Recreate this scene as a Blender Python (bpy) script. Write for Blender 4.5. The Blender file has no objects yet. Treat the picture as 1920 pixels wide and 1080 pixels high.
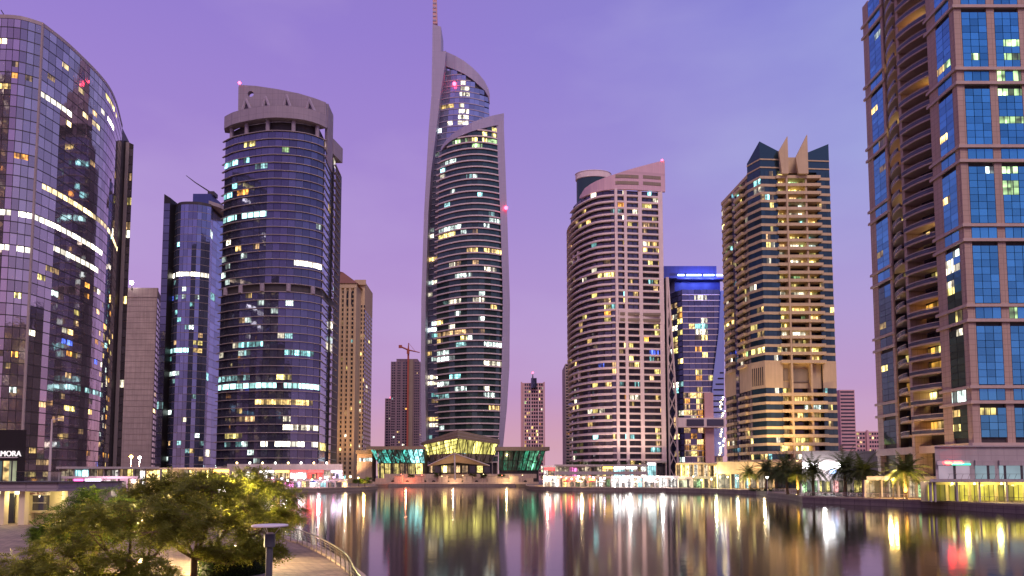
import bpy, bmesh, math, random
from mathutils import Vector, Matrix
from mathutils.geometry import tessellate_polygon
rnd = random.Random(11)
scene = bpy.context.scene
COL = scene.collection
R = math.radians

# ------------------------------------------------------------------ camera
FPX = 1280.0                       # focal length in pixels of a 1920 wide frame (24 mm lens)
PT = 0.07                          # tangent of the upward tilt
PITCH = math.atan(PT)
HZ = 892.0                         # horizon row
CAMZ = 6.2
CY = HZ - FPX * PT
cam = bpy.data.cameras.new('camera')
cam_o = bpy.data.objects.new('camera', cam)
COL.objects.link(cam_o)
cam_o.location = (0, 0, CAMZ)
cam_o.rotation_euler = (math.pi / 2 + PITCH, 0, 0)
cam.sensor_width = 36.0
cam.lens = 36.0 * FPX / 1920.0
cam.shift_y = (CY - 540.0) / 1920.0
cam.clip_start = 0.5
cam.clip_end = 20000
scene.camera = cam_o

# ------------------------------------------------------------------ sky
world = bpy.data.worlds.new('World')
scene.world = world
world.use_nodes = True
nt = world.node_tree
nt.nodes.clear()
SUN_ROT, SUN_EL = R(190), R(26)


def N(tree, typ, **kw):
    n = tree.nodes.new(typ)
    for k, v in kw.items():
        setattr(n, k, v)
    return n


def build_sky():
    L = nt.links.new
    out = N(nt, 'ShaderNodeOutputWorld')
    tc = N(nt, 'ShaderNodeTexCoord')
    sep = N(nt, 'ShaderNodeSeparateXYZ')
    L(tc.outputs['Generated'], sep.inputs[0])
    ramp = N(nt, 'ShaderNodeValToRGB')
    els = ramp.color_ramp.elements
    stops = [(0.0, (.72, .38, .42)), (0.045, (.65, .36, .45)), (0.12, (.52, .31, .57)), (0.22, (.475, .30, .63)),
             (0.36, (.385, .25, .63)), (0.55, (.29, .20, .62)), (0.8, (.22, .17, .52)), (1.0, (.19, .155, .46))]
    els[0].position = stops[0][0]; els[0].color = (*stops[0][1], 1)
    els[1].position = 1.0; els[1].color = (*stops[-1][1], 1)
    for p, c in stops[1:-1]:
        e = els.new(p); e.color = (*c, 1)
    L(sep.outputs[2], ramp.inputs[0])
    # thin high veils of cloud, stretched along the horizon
    mp = N(nt, 'ShaderNodeMapping'); mp.inputs['Scale'].default_value = (1.3, 1.3, 3.2)
    L(tc.outputs['Generated'], mp.inputs[0])
    nz = N(nt, 'ShaderNodeTexNoise'); nz.inputs['Scale'].default_value = 2.2; nz.inputs['Detail'].default_value = 5; nz.inputs['Roughness'].default_value = .5
    L(mp.outputs[0], nz.inputs[0])
    cr = N(nt, 'ShaderNodeMapRange'); cr.inputs[1].default_value = .42; cr.inputs[2].default_value = .75; cr.inputs[3].default_value = 0; cr.inputs[4].default_value = .42
    L(nz.outputs[0], cr.inputs[0])
    mix = N(nt, 'ShaderNodeMix', data_type='RGBA'); mix.blend_type = 'MIX'
    mix.inputs[7].default_value = (.54, .41, .72, 1)
    L(cr.outputs[0], mix.inputs[0]); L(ramp.outputs[0], mix.inputs[6])
    # the sky turns bluer from the afterglow's side (left) round to the right
    az = N(nt, 'ShaderNodeMapRange'); az.inputs[1].default_value = -.1; az.inputs[2].default_value = .45
    L(sep.outputs[0], az.inputs[0])
    hi = N(nt, 'ShaderNodeMapRange'); hi.inputs[1].default_value = .08; hi.inputs[2].default_value = .4
    L(sep.outputs[2], hi.inputs[0])
    am = N(nt, 'ShaderNodeMath', operation='MULTIPLY'); L(az.outputs[0], am.inputs[0]); L(hi.outputs[0], am.inputs[1])
    tint = N(nt, 'ShaderNodeMix', data_type='RGBA'); tint.blend_type = 'MULTIPLY'; tint.inputs[7].default_value = (.80, 1.22, 1.08, 1)
    L(am.outputs[0], tint.inputs[0]); L(mix.outputs[2], tint.inputs[6])
    bg = N(nt, 'ShaderNodeBackground'); bg.inputs[1].default_value = .755
    L(tint.outputs[2], bg.inputs[0])
    sky = N(nt, 'ShaderNodeTexSky', sky_type='NISHITA'); sky.sun_disc = False
    sky.sun_elevation = R(-1.5); sky.sun_rotation = SUN_ROT
    bg2 = N(nt, 'ShaderNodeBackground'); bg2.inputs[1].default_value = .04
    L(sky.outputs[0], bg2.inputs[0])
    add = N(nt, 'ShaderNodeAddShader')
    L(bg.outputs[0], add.inputs[0]); L(bg2.outputs[0], add.inputs[1])
    L(add.outputs[0], out.inputs[0])


build_sky()
# ------------------------------------------------------------------ afterglow: one wide soft sun
sun = bpy.data.lights.new('sun', 'SUN')
sun.energy = 1.5
sun.angle = R(24)
sun.color = (1.0, .76, .68)
sun_o = bpy.data.objects.new('sun', sun)
COL.objects.link(sun_o)
# light comes from behind the camera, a little from the right
sd = Vector((0.30, -1.0, 1.40)).normalized()
sun_o.rotation_euler = sd.to_track_quat('Z', 'Y').to_euler()
vs = scene.view_settings
vs.view_transform = 'Standard'
vs.look = 'None'
vs.exposure = 0.42
vs.gamma = 1.0
scene.cycles.use_denoising = True
scene.cycles.max_bounces = 6
scene.cycles.diffuse_bounces = 2
scene.cycles.glossy_bounces = 4
scene.cycles.transparent_max_bounces = 6
scene.cycles.sample_clamp_indirect = 6.0
scene.cycles.caustics_reflective = False
scene.cycles.caustics_refractive = False
scene.cycles.use_light_tree = True

# ------------------------------------------------------------------ survey of the photograph: rows/columns -> metres
CP, SP = math.cos(PITCH), math.sin(PITCH)


def W(px, py, Y):
    t = (CY - py) / FPX
    z = Y * (t * CP + SP) / (CP - t * SP)
    d = Y * CP + z * SP
    return ((px - 960.0) / FPX * d, Y, z + CAMZ)


def wx(px, Y, z):
    return (px - 960.0) / FPX * (Y * CP + (z - CAMZ) * SP)


def wz(py, Y):
    return W(960, py, Y)[2]


def plan(px, py, H):
    t = (CY - py) / FPX
    Y = (H - CAMZ) * (CP - t * SP) / (t * CP + SP)
    return (W(px, py, Y)[0], Y)


def proj(x, y, z):
    d = y * CP + (z - CAMZ) * SP
    return (960 + x / d * FPX, CY - (-y * SP + (z - CAMZ) * CP) / d * FPX)


def interp(tab, v):
    if v <= tab[0][0]:
        return tab[0][1]
    for (a, fa), (b, fb) in zip(tab, tab[1:]):
        if v <= b:
            return fa + (fb - fa) * (v - a) / (b - a)
    return tab[-1][1]


def smooth_curve(pts, n):
    """Catmull-Rom through pts, resampled to n+1 points of equal spacing."""
    P = [Vector(p) for p in pts]
    P = [P[0] * 2 - P[1]] + P + [P[-1] * 2 - P[-2]]
    dense = []
    for i in range(1, len(P) - 2):
        for k in range(24):
            t = k / 24
            a, b, c, d = P[i - 1], P[i], P[i + 1], P[i + 2]
            dense.append(.5 * ((2 * b) + (c - a) * t + (2 * a - 5 * b + 4 * c - d) * t * t + (3 * b - a - 3 * c + d) * t ** 3))
    dense.append(P[-2])
    acc = [0]
    for a, b in zip(dense, dense[1:]):
        acc.append(acc[-1] + (b - a).length)
    out = []
    j = 0
    for k in range(n + 1):
        s = acc[-1] * k / n
        while j < len(acc) - 2 and acc[j + 1] < s:
            j += 1
        f = (s - acc[j]) / max(1e-9, acc[j + 1] - acc[j])
        out.append(tuple(dense[j].lerp(dense[j + 1], min(1, max(0, f)))))
    return out


# ------------------------------------------------------------------ mesh builder and objects
class MB:
    def __init__(s):
        s.v = []; s.f = []; s.m = []

    def add(s, vs_, fs, m=0):
        o = len(s.v)
        s.v += [tuple(p) for p in vs_]
        s.f += [tuple(i + o for i in f) for f in fs]
        s.m += [m] * len(fs)
        return s

    def box(s, x0, x1, y0, y1, z0, z1, m=0):
        return s.add([(x0, y0, z0), (x1, y0, z0), (x1, y1, z0), (x0, y1, z0), (x0, y0, z1), (x1, y0, z1), (x1, y1, z1), (x0, y1, z1)],
                     [(0, 3, 2, 1), (4, 5, 6, 7), (0, 1, 5, 4), (1, 2, 6, 5), (2, 3, 7, 6), (3, 0, 4, 7)], m)

    def wedge(s, x0, x1, y0, y1, z0, z1, m=0):
        """box whose side walls splay with depth."""
        k = y1 / y0
        return s.prism([(x0, y0), (x1, y0), (max(x1, x1 * k) if x1 > 0 else x1 * k, y1), (x0 * k, y1)], z0, z1, m)

    def prism(s, pts, z0, z1, m=0):
        """pts: plan polygon; z1 may be a list (sloping top)."""
        n = len(pts)
        zt = z1 if isinstance(z1, (list, tuple)) else [z1] * n
        zb = z0 if isinstance(z0, (list, tuple)) else [z0] * n
        area = sum(pts[i][0] * pts[(i + 1) % n][1] - pts[(i + 1) % n][0] * pts[i][1] for i in range(n))
        if area < 0:
            pts = list(pts)[::-1]; zt = list(zt)[::-1]; zb = list(zb)[::-1]
        vs_ = [(p[0], p[1], z) for p, z in zip(pts, zb)] + [(p[0], p[1], z) for p, z in zip(pts, zt)]
        fs = [tuple(range(n - 1, -1, -1)), tuple(range(n, 2 * n))] + [(i, (i + 1) % n, (i + 1) % n + n, i + n) for i in range(n)]
        return s.add(vs_, fs, m)

    def slabxz(s, pts, y0, y1, m=0):
        """outline in the XZ plane, extruded in Y. pts listed in any order round."""
        n = len(pts)
        area = sum(pts[i][0] * pts[(i + 1) % n][1] - pts[(i + 1) % n][0] * pts[i][1] for i in range(n))
        if area < 0:
            pts = list(pts)[::-1]
        vs_ = [(x, y0, z) for x, z in pts] + [(x, y1, z) for x, z in pts]
        fs = [tuple(range(n)), tuple(range(2 * n - 1, n - 1, -1))] + [((i + 1) % n, i, i + n, (i + 1) % n + n) for i in range(n)]
        return s.add(vs_, fs, m)

    def strip(s, poly, o0, o1, z0, z1, m=0):
        """solid strip following a left-to-right polyline; o0<o1 are outward offsets; z0/z1 numbers or per-point lists."""
        n = len(poly)
        nr = normals(poly)
        a = z0 if isinstance(z0, (list, tuple)) else [z0] * n
        b = z1 if isinstance(z1, (list, tuple)) else [z1] * n
        vs_ = []
        for p, q, za, zb in zip(poly, nr, a, b):
            xi, yi = p[0] + q[0] * o0, p[1] + q[1] * o0
            xo, yo = p[0] + q[0] * o1, p[1] + q[1] * o1
            vs_ += [(xi, yi, za), (xo, yo, za), (xo, yo, zb), (xi, yi, zb)]
        fs = [(3, 2, 1, 0)]
        for i in range(n - 1):
            k = 4 * i
            fs += [(k + 1, k + 5, k + 4, k), (k + 2, k + 6, k + 5, k + 1), (k + 3, k + 7, k + 6, k + 2), (k, k + 4, k + 7, k + 3)]
        k = 4 * (n - 1)
        fs += [(k, k + 1, k + 2, k + 3)]
        return s.add(vs_, fs, m)

    def tube(s, pts, r, n=6, m=0, cap=True):
        P = [Vector(p) for p in pts]
        rr = r if isinstance(r, (list, tuple)) else [r] * len(P)
        vs_ = []
        for i, p in enumerate(P):
            t = (P[min(i + 1, len(P) - 1)] - P[max(i - 1, 0)])
            if t.length < 1e-9:
                t = Vector((0, 0, 1))
            t.normalize()
            a = t.cross(Vector((0, 0, 1)))
            if a.length < .05:
                a = t.cross(Vector((1, 0, 0)))
            a.normalize()
            b = t.cross(a)
            for k in range(n):
                th = 2 * math.pi * k / n
                vs_.append(p + (a * math.cos(th) + b * math.sin(th)) * rr[i])
        fs = []
        for i in range(len(P) - 1):
            for k in range(n):
                fs.append((i * n + k, i * n + (k + 1) % n, (i + 1) * n + (k + 1) % n, (i + 1) * n + k))
        if cap:
            fs += [tuple(range(n - 1, -1, -1)), tuple(range((len(P) - 1) * n, len(P) * n))]
        return s.add(vs_, fs, m)

    def lathe(s, prof, c=(0, 0, 0), n=12, m=0, sx=1.0, sy=1.0):
        vs_ = []
        for r, z in prof:
            for k in range(n):
                th = 2 * math.pi * k / n
                vs_.append((c[0] + r * sx * math.cos(th), c[1] + r * sy * math.sin(th), c[2] + z))
        fs = [tuple(range(n - 1, -1, -1)), tuple(range((len(prof) - 1) * n, len(prof) * n))]
        for i in range(len(prof) - 1):
            for k in range(n):
                fs.append((i * n + k, i * n + (k + 1) % n, (i + 1) * n + (k + 1) % n, (i + 1) * n + k))
        return s.add(vs_, fs, m)

    def ball(s, c, r, n=10, m=0, sz=1.0):
        prof = [(max(1e-3, r * math.sin(math.pi * k / 6)), -r * sz * math.cos(math.pi * k / 6)) for k in range(7)]
        return s.lathe(prof, c, n, m)

    def mesh(s, name, mats, shift=(0, 0, 0), smooth=False):
        me = bpy.data.meshes.new(name)
        ox, oy, oz = shift
        me.from_pydata([(x - ox, y - oy, z - oz) for x, y, z in s.v], [], s.f)
        for mt in (mats if isinstance(mats, (list, tuple)) else [mats]):
            me.materials.append(mt)
        if any(s.m):
            me.polygons.foreach_set('material_index', s.m)
        if smooth:
            me.polygons.foreach_set('use_smooth', [True] * len(me.polygons))
        return me


def normals(poly):
    """outward normals (to the right of travel) of a left-to-right polyline."""
    n = len(poly)
    out = []
    for i in range(n):
        a = poly[max(0, i - 1)]; b = poly[min(n - 1, i + 1)]
        tx, ty = b[0] - a[0], b[1] - a[1]
        l = math.hypot(tx, ty) or 1
        out.append((ty / l, -tx / l))
    return out


ORG = {}


def tag(o, label=None, cat=None, group=None, kind=None):
    if label: o['label'] = label
    if cat: o['category'] = cat
    if group: o['group'] = group
    if kind: o['kind'] = kind
    return o


def thing(name, label, cat, loc=(0, 0, 0), group=None):
    o = bpy.data.objects.new(name, None)
    o.empty_display_size = .5
    COL.objects.link(o)
    o.location = loc
    ORG[o.name] = tuple(loc)
    return tag(o, label, cat, group)


def part(name, mb, mats, parent=None, smooth=False, kind=None, label=None):
    org = ORG[parent.name] if parent else (0, 0, 0)
    me = mb if isinstance(mb, bpy.types.Mesh) else mb.mesh(name, mats, org, smooth)
    o = bpy.data.objects.new(name, me)
    COL.objects.link(o)
    if parent:
        o.parent = parent
    ORG[o.name] = org
    if kind: o['kind'] = kind
    if label: o['label'] = label
    return o


def single(name, mb, mats, label, cat, loc=(0, 0, 0), group=None, smooth=False):
    """a thing that is one mesh; mb in world coordinates."""
    o = bpy.data.objects.new(name, mb.mesh(name, mats, loc, smooth))
    COL.objects.link(o)
    o.location = loc
    ORG[o.name] = tuple(loc)
    return tag(o, label, cat, group)


def structure(name, mb, mats, smooth=False):
    o = bpy.data.objects.new(name, mb.mesh(name, mats, (0, 0, 0), smooth))
    COL.objects.link(o)
    ORG[o.name] = (0, 0, 0)
    o['kind'] = 'structure'
    return o


def copy_tree(o, parent=None):
    c = o.copy()
    COL.objects.link(c)
    c.parent = parent
    for ch in o.children:
        copy_tree(ch, c)
    return c


# ------------------------------------------------------------------ materials
MATS = {}


def newmat(name):
    m = bpy.data.materials.new(name)
    m.use_nodes = True
    m.node_tree.nodes.clear()
    MATS[name] = m
    return m, m.node_tree


def m_wall(name, col, rough=.75, var=.18, scale=.25, joints=None, spec=.3, streak=True, jcol=.6):
    """painted or stone wall: slow blotches, vertical streaks, optional panel joints (w, h) metres."""
    m, t = newmat(name)
    L = t.links.new
    out = N(t, 'ShaderNodeOutputMaterial'); b = N(t, 'ShaderNodeBsdfPrincipled')
    L(b.outputs[0], out.inputs[0])
    tc = N(t, 'ShaderNodeTexCoord')
    nz = N(t, 'ShaderNodeTexNoise'); nz.inputs['Scale'].default_value = scale; nz.inputs['Detail'].default_value = 6; nz.inputs['Roughness'].default_value = .65
    L(tc.outputs['Object'], nz.inputs[0])
    mp = N(t, 'ShaderNodeMapping'); mp.inputs['Scale'].default_value = (1.1, 1.1, .06)
    L(tc.outputs['Object'], mp.inputs[0])
    n2 = N(t, 'ShaderNodeTexNoise'); n2.inputs['Scale'].default_value = 1.0; n2.inputs['Detail'].default_value = 4
    L(mp.outputs[0], n2.inputs[0])
    ad = N(t, 'ShaderNodeMath', operation='ADD'); L(nz.outputs[0], ad.inputs[0])
    if streak: L(n2.outputs[0], ad.inputs[1])
    else: ad.inputs[1].default_value = .5
    mr = N(t, 'ShaderNodeMapRange'); mr.inputs[1].default_value = .6; mr.inputs[2].default_value = 1.4
    mr.inputs[3].default_value = 1 - var; mr.inputs[4].default_value = 1 + var
    L(ad.outputs[0], mr.inputs[0])
    hs = N(t, 'ShaderNodeMix', data_type='RGBA'); hs.blend_type = 'MULTIPLY'; hs.inputs[0].default_value = 1
    hs.inputs[6].default_value = (*col, 1)
    L(mr.outputs[0], hs.inputs[7])
    res = hs.outputs[2]
    if joints:
        sp = N(t, 'ShaderNodeSeparateXYZ'); L(tc.outputs['Object'], sp.inputs[0])
        cur = None
        for src, w in (('xy', joints[0]), ('z', joints[1])):
            if src == 'xy':
                s_ = N(t, 'ShaderNodeMath', operation='ADD'); L(sp.outputs[0], s_.inputs[0]); L(sp.outputs[1], s_.inputs[1]); v = s_.outputs[0]
            else:
                v = sp.outputs[2]
            dv = N(t, 'ShaderNodeMath', operation='DIVIDE'); L(v, dv.inputs[0]); dv.inputs[1].default_value = w
            fr = N(t, 'ShaderNodeMath', operation='FRACT'); L(dv.outputs[0], fr.inputs[0])
            lt = N(t, 'ShaderNodeMath', operation='LESS_THAN'); L(fr.outputs[0], lt.inputs[0]); lt.inputs[1].default_value = .07 / w + .03
            if cur is None: cur = lt.outputs[0]
            else:
                mx = N(t, 'ShaderNodeMath', operation='MAXIMUM'); L(cur, mx.inputs[0]); L(lt.outputs[0], mx.inputs[1]); cur = mx.outputs[0]
        jm = N(t, 'ShaderNodeMix', data_type='RGBA'); L(cur, jm.inputs[0]); L(res, jm.inputs[6])
        jm.inputs[7].default_value = (col[0] * jcol, col[1] * jcol, col[2] * jcol, 1)
        res = jm.outputs[2]
    L(res, b.inputs['Base Color'])
    b.inputs['Roughness'].default_value = rough
    b.inputs['Specular IOR Level'].default_value = spec
    return m


def m_glass(name, col, metallic=.75, rough=.05, wave=.02, tint2=None):
    """coated facade glass: reflects the sky and the towers opposite, each pane slightly out of true."""
    m, t = newmat(name)
    L = t.links.new
    out = N(t, 'ShaderNodeOutputMaterial'); b = N(t, 'ShaderNodeBsdfPrincipled')
    L(b.outputs[0], out.inputs[0])
    oi = N(t, 'ShaderNodeObjectInfo'); ge = N(t, 'ShaderNodeNewGeometry')
    ad = N(t, 'ShaderNodeMath', operation='ADD'); L(oi.outputs['Random'], ad.inputs[0]); L(ge.outputs['Random Per Island'], ad.inputs[1])
    fr = N(t, 'ShaderNodeMath', operation='FRACT'); L(ad.outputs[0], fr.inputs[0])
    mr = N(t, 'ShaderNodeMapRange'); mr.inputs[3].default_value = .72; mr.inputs[4].default_value = 1.2
    L(fr.outputs[0], mr.inputs[0])
    mx = N(t, 'ShaderNodeMix', data_type='RGBA'); mx.blend_type = 'MULTIPLY'; mx.inputs[0].default_value = 1
    mx.inputs[6].default_value = (*col, 1); L(mr.outputs[0], mx.inputs[7])
    L(mx.outputs[2], b.inputs['Base Color'])
    b.inputs['Metallic'].default_value = metallic
    b.inputs['Roughness'].default_value = rough
    tc = N(t, 'ShaderNodeTexCoord')
    nz = N(t, 'ShaderNodeTexNoise'); nz.inputs['Scale'].default_value = .35; nz.inputs['Detail'].default_value = 2
    L(tc.outputs['Object'], nz.inputs[0])
    bp = N(t, 'ShaderNodeBump'); bp.inputs['Strength'].default_value = 1.0; bp.inputs['Distance'].default_value = wave
    L(nz.outputs[0], bp.inputs['Height']); L(bp.outputs[0], b.inputs['Normal'])
    return m


def m_lit(name, col, strength, base=(.05, .05, .06), detail=.55, lo=.18, mull=1.15, dark=.08):
    """a lit window: lamp-lit room behind glass, uneven as rooms are."""
    m, t = newmat(name)
    L = t.links.new
    out = N(t, 'ShaderNodeOutputMaterial'); b = N(t, 'ShaderNodeBsdfPrincipled')
    L(b.outputs[0], out.inputs[0])
    b.inputs['Base Color'].default_value = (*base, 1); b.inputs['Roughness'].default_value = .12
    tc = N(t, 'ShaderNodeTexCoord')
    nz = N(t, 'ShaderNodeTexNoise'); nz.inputs['Scale'].default_value = detail; nz.inputs['Detail'].default_value = 1.5; nz.inputs['Roughness'].default_value = .6
    L(tc.outputs['Object'], nz.inputs[0])
    mr = N(t, 'ShaderNodeMapRange'); mr.inputs[1].default_value = .34; mr.inputs[2].default_value = .62; mr.inputs[3].default_value = lo; mr.inputs[4].default_value = 1.25
    L(nz.outputs[0], mr.inputs[0])
    oi = N(t, 'ShaderNodeObjectInfo'); ge = N(t, 'ShaderNodeNewGeometry')
    ad = N(t, 'ShaderNodeMath', operation='ADD'); L(oi.outputs['Random'], ad.inputs[0]); L(ge.outputs['Random Per Island'], ad.inputs[1])
    fr = N(t, 'ShaderNodeMath', operation='FRACT'); L(ad.outputs[0], fr.inputs[0])
    pw_ = N(t, 'ShaderNodeMath', operation='POWER'); L(fr.outputs[0], pw_.inputs[0]); pw_.inputs[1].default_value = 1.7
    m2 = N(t, 'ShaderNodeMapRange'); m2.inputs[3].default_value = .28; m2.inputs[4].default_value = 1.9; L(pw_.outputs[0], m2.inputs[0])
    mu = N(t, 'ShaderNodeMath', operation='MULTIPLY'); L(mr.outputs[0], mu.inputs[0]); L(m2.outputs[0], mu.inputs[1])
    sx = N(t, 'ShaderNodeSeparateXYZ'); L(tc.outputs['Object'], sx.inputs[0])
    s2 = N(t, 'ShaderNodeMath', operation='MULTIPLY_ADD'); L(sx.outputs[1], s2.inputs[0]); s2.inputs[1].default_value = .83; L(sx.outputs[0], s2.inputs[2])
    dv = N(t, 'ShaderNodeMath', operation='DIVIDE'); L(s2.outputs[0], dv.inputs[0]); dv.inputs[1].default_value = mull
    f2 = N(t, 'ShaderNodeMath', operation='FRACT'); L(dv.outputs[0], f2.inputs[0])
    gt_ = N(t, 'ShaderNodeMath', operation='GREATER_THAN'); L(f2.outputs[0], gt_.inputs[0]); gt_.inputs[1].default_value = .16
    fl_ = N(t, 'ShaderNodeMath', operation='FLOOR'); L(dv.outputs[0], fl_.inputs[0])
    zz_ = N(t, 'ShaderNodeMath', operation='MULTIPLY_ADD'); L(fr.outputs[0], zz_.inputs[0]); zz_.inputs[1].default_value = 77.0; L(fl_.outputs[0], zz_.inputs[2])
    wn = N(t, 'ShaderNodeTexWhiteNoise', noise_dimensions='1D'); L(zz_.outputs[0], wn.inputs['W'])
    mw = N(t, 'ShaderNodeMapRange'); mw.inputs[1].default_value = .12; mw.inputs[2].default_value = .6; mw.inputs[3].default_value = dark; mw.inputs[4].default_value = 1.1; L(wn.outputs['Value'], mw.inputs[0])
    g2 = N(t, 'ShaderNodeMath', operation='MULTIPLY'); L(gt_.outputs[0], g2.inputs[0]); L(mw.outputs[0], g2.inputs[1])
    m3 = N(t, 'ShaderNodeMath', operation='MULTIPLY'); L(mu.outputs[0], m3.inputs[0]); L(g2.outputs[0], m3.inputs[1])
    ms = N(t, 'ShaderNodeMath', operation='MULTIPLY'); L(m3.outputs[0], ms.inputs[0]); ms.inputs[1].default_value = strength
    b.inputs['Emission Color'].default_value = (*col, 1)
    L(ms.outputs[0], b.inputs['Emission Strength'])
    m.cycles.emission_sampling = 'NONE'
    return m


def m_emit(name, col, strength, sample=False):
    m, t = newmat(name)
    out = N(t, 'ShaderNodeOutputMaterial'); b = N(t, 'ShaderNodeBsdfPrincipled')
    t.links.new(b.outputs[0], out.inputs[0])
    b.inputs['Base Color'].default_value = (*[c * .6 for c in col], 1)
    b.inputs['Emission Color'].default_value = (*col, 1)
    b.inputs['Emission Strength'].default_value = strength
    if not sample:
        m.cycles.emission_sampling = 'NONE'
    return m


def m_plain(name, col, rough=.6, metallic=0.0, spec=.4, var=.12, scale=2.0, bump=0.0):
    m, t = newmat(name)
    L = t.links.new
    out = N(t, 'ShaderNodeOutputMaterial'); b = N(t, 'ShaderNodeBsdfPrincipled')
    L(b.outputs[0], out.inputs[0])
    tc = N(t, 'ShaderNodeTexCoord')
    nz = N(t, 'ShaderNodeTexNoise'); nz.inputs['Scale'].default_value = scale; nz.inputs['Detail'].default_value = 5
    L(tc.outputs['Object'], nz.inputs[0])
    mr = N(t, 'ShaderNodeMapRange'); mr.inputs[1].default_value = .3; mr.inputs[2].default_value = .7; mr.inputs[3].default_value = 1 - var; mr.inputs[4].default_value = 1 + var
    L(nz.outputs[0], mr.inputs[0])
    mx = N(t, 'ShaderNodeMix', data_type='RGBA'); mx.blend_type = 'MULTIPLY'; mx.inputs[0].default_value = 1
    mx.inputs[6].default_value = (*col, 1); L(mr.outputs[0], mx.inputs[7]); L(mx.outputs[2], b.inputs['Base Color'])
    b.inputs['Roughness'].default_value = rough; b.inputs['Metallic'].default_value = metallic
    b.inputs['Specular IOR Level'].default_value = spec
    if bump:
        bp = N(t, 'ShaderNodeBump'); bp.inputs['Distance'].default_value = bump; L(nz.outputs[0], bp.inputs['Height']); L(bp.outputs[0], b.inputs['Normal'])
    return m


def m_leaf(name, col, col2):
    m, t = newmat(name)
    L = t.links.new
    out = N(t, 'ShaderNodeOutputMaterial')
    ge = N(t, 'ShaderNodeNewGeometry')
    mx = N(t, 'ShaderNodeMix', data_type='RGBA'); mx.inputs[6].default_value = (*col, 1); mx.inputs[7].default_value = (*col2, 1)
    L(ge.outputs['Random Per Island'], mx.inputs[0])
    d = N(t, 'ShaderNodeBsdfPrincipled'); d.inputs['Roughness'].default_value = .55; d.inputs['Specular IOR Level'].default_value = .25
    L(mx.outputs[2], d.inputs['Base Color'])
    tr = N(t, 'ShaderNodeBsdfTranslucent'); L(mx.outputs[2], tr.inputs[0])
    ms = N(t, 'ShaderNodeMixShader'); ms.inputs[0].default_value = .48
    L(d.outputs[0], ms.inputs[1]); L(tr.outputs[0], ms.inputs[2]); L(ms.outputs[0], out.inputs[0])
    return m


def m_paving():
    m, t = newmat('paving')
    L = t.links.new
    out = N(t, 'ShaderNodeOutputMaterial'); b = N(t, 'ShaderNodeBsdfPrincipled'); L(b.outputs[0], out.inputs[0])
    tc = N(t, 'ShaderNodeTexCoord')
    mp = N(t, 'ShaderNodeMapping'); mp.inputs['Rotation'].default_value = (0, 0, R(18)); L(tc.outputs['Object'], mp.inputs[0])
    br = N(t, 'ShaderNodeTexBrick'); br.inputs['Scale'].default_value = 1.0
    br.inputs['Brick Width'].default_value = .6; br.inputs['Row Height'].default_value = .3; br.inputs['Mortar Size'].default_value = .022
    br.inputs['Color1'].default_value = (.32, .22, .18, 1); br.inputs['Color2'].default_value = (.20, .14, .12, 1); br.inputs['Mortar'].default_value = (.085, .06, .055, 1)
    L(mp.outputs[0], br.inputs[0])
    nz = N(t, 'ShaderNodeTexNoise'); nz.inputs['Scale'].default_value = .35; nz.inputs['Detail'].default_value = 7; nz.inputs['Roughness'].default_value = .65
    L(tc.outputs['Object'], nz.inputs[0])
    mr = N(t, 'ShaderNodeMapRange'); mr.inputs[1].default_value = .3; mr.inputs[2].default_value = .7; mr.inputs[3].default_value = .6; mr.inputs[4].default_value = 1.15
    L(nz.outputs[0], mr.inputs[0])
    mx = N(t, 'ShaderNodeMix', data_type='RGBA'); mx.blend_type = 'MULTIPLY'; mx.inputs[0].default_value = 1
    L(br.outputs[0], mx.inputs[6]); L(mr.outputs[0], mx.inputs[7]); L(mx.outputs[2], b.inputs['Base Color'])
    b.inputs['Roughness'].default_value = .7
    bp = N(t, 'ShaderNodeBump'); bp.inputs['Distance'].default_value = .006; bp.invert = True; L(br.outputs['Fac'], bp.inputs['Height']); L(bp.outputs[0], b.inputs['Normal'])
    return m


def m_water():
    m, t = newmat('lake_water')
    L = t.links.new
    out = N(t, 'ShaderNodeOutputMaterial'); b = N(t, 'ShaderNodeBsdfPrincipled'); L(b.outputs[0], out.inputs[0])
    b.inputs['Base Color'].default_value = (.010, .009, .009, 1)
    b.inputs['Roughness'].default_value = .085
    b.inputs['IOR'].default_value = 1.33
    tc = N(t, 'ShaderNodeTexCoord')
    mp = N(t, 'ShaderNodeMapping'); mp.inputs['Scale'].default_value = (.55, 1.0, 1.0); L(tc.outputs['Object'], mp.inputs[0])
    n1 = N(t, 'ShaderNodeTexNoise'); n1.inputs['Scale'].default_value = 1.1; n1.inputs['Detail'].default_value = 3
    L(mp.outputs[0], n1.inputs[0])
    n2 = N(t, 'ShaderNodeTexNoise'); n2.inputs['Scale'].default_value = .05; n2.inputs['Detail'].default_value = 3
    L(tc.outputs['Object'], n2.inputs[0])
    mr = N(t, 'ShaderNodeMapRange'); mr.inputs[1].default_value = .35; mr.inputs[2].default_value = .7; mr.inputs[3].default_value = .25; mr.inputs[4].default_value = 1.0
    L(n2.outputs[0], mr.inputs[0])
    mu = N(t, 'ShaderNodeMath', operation='MULTIPLY'); L(n1.outputs[0], mu.inputs[0]); L(mr.outputs[0], mu.inputs[1])
    bp = N(t, 'ShaderNodeBump'); bp.inputs['Distance'].default_value = .015; bp.inputs['Strength'].default_value = 1
    L(mu.outputs[0], bp.inputs['Height']); L(bp.outputs[0], b.inputs['Normal'])
    return m


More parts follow.
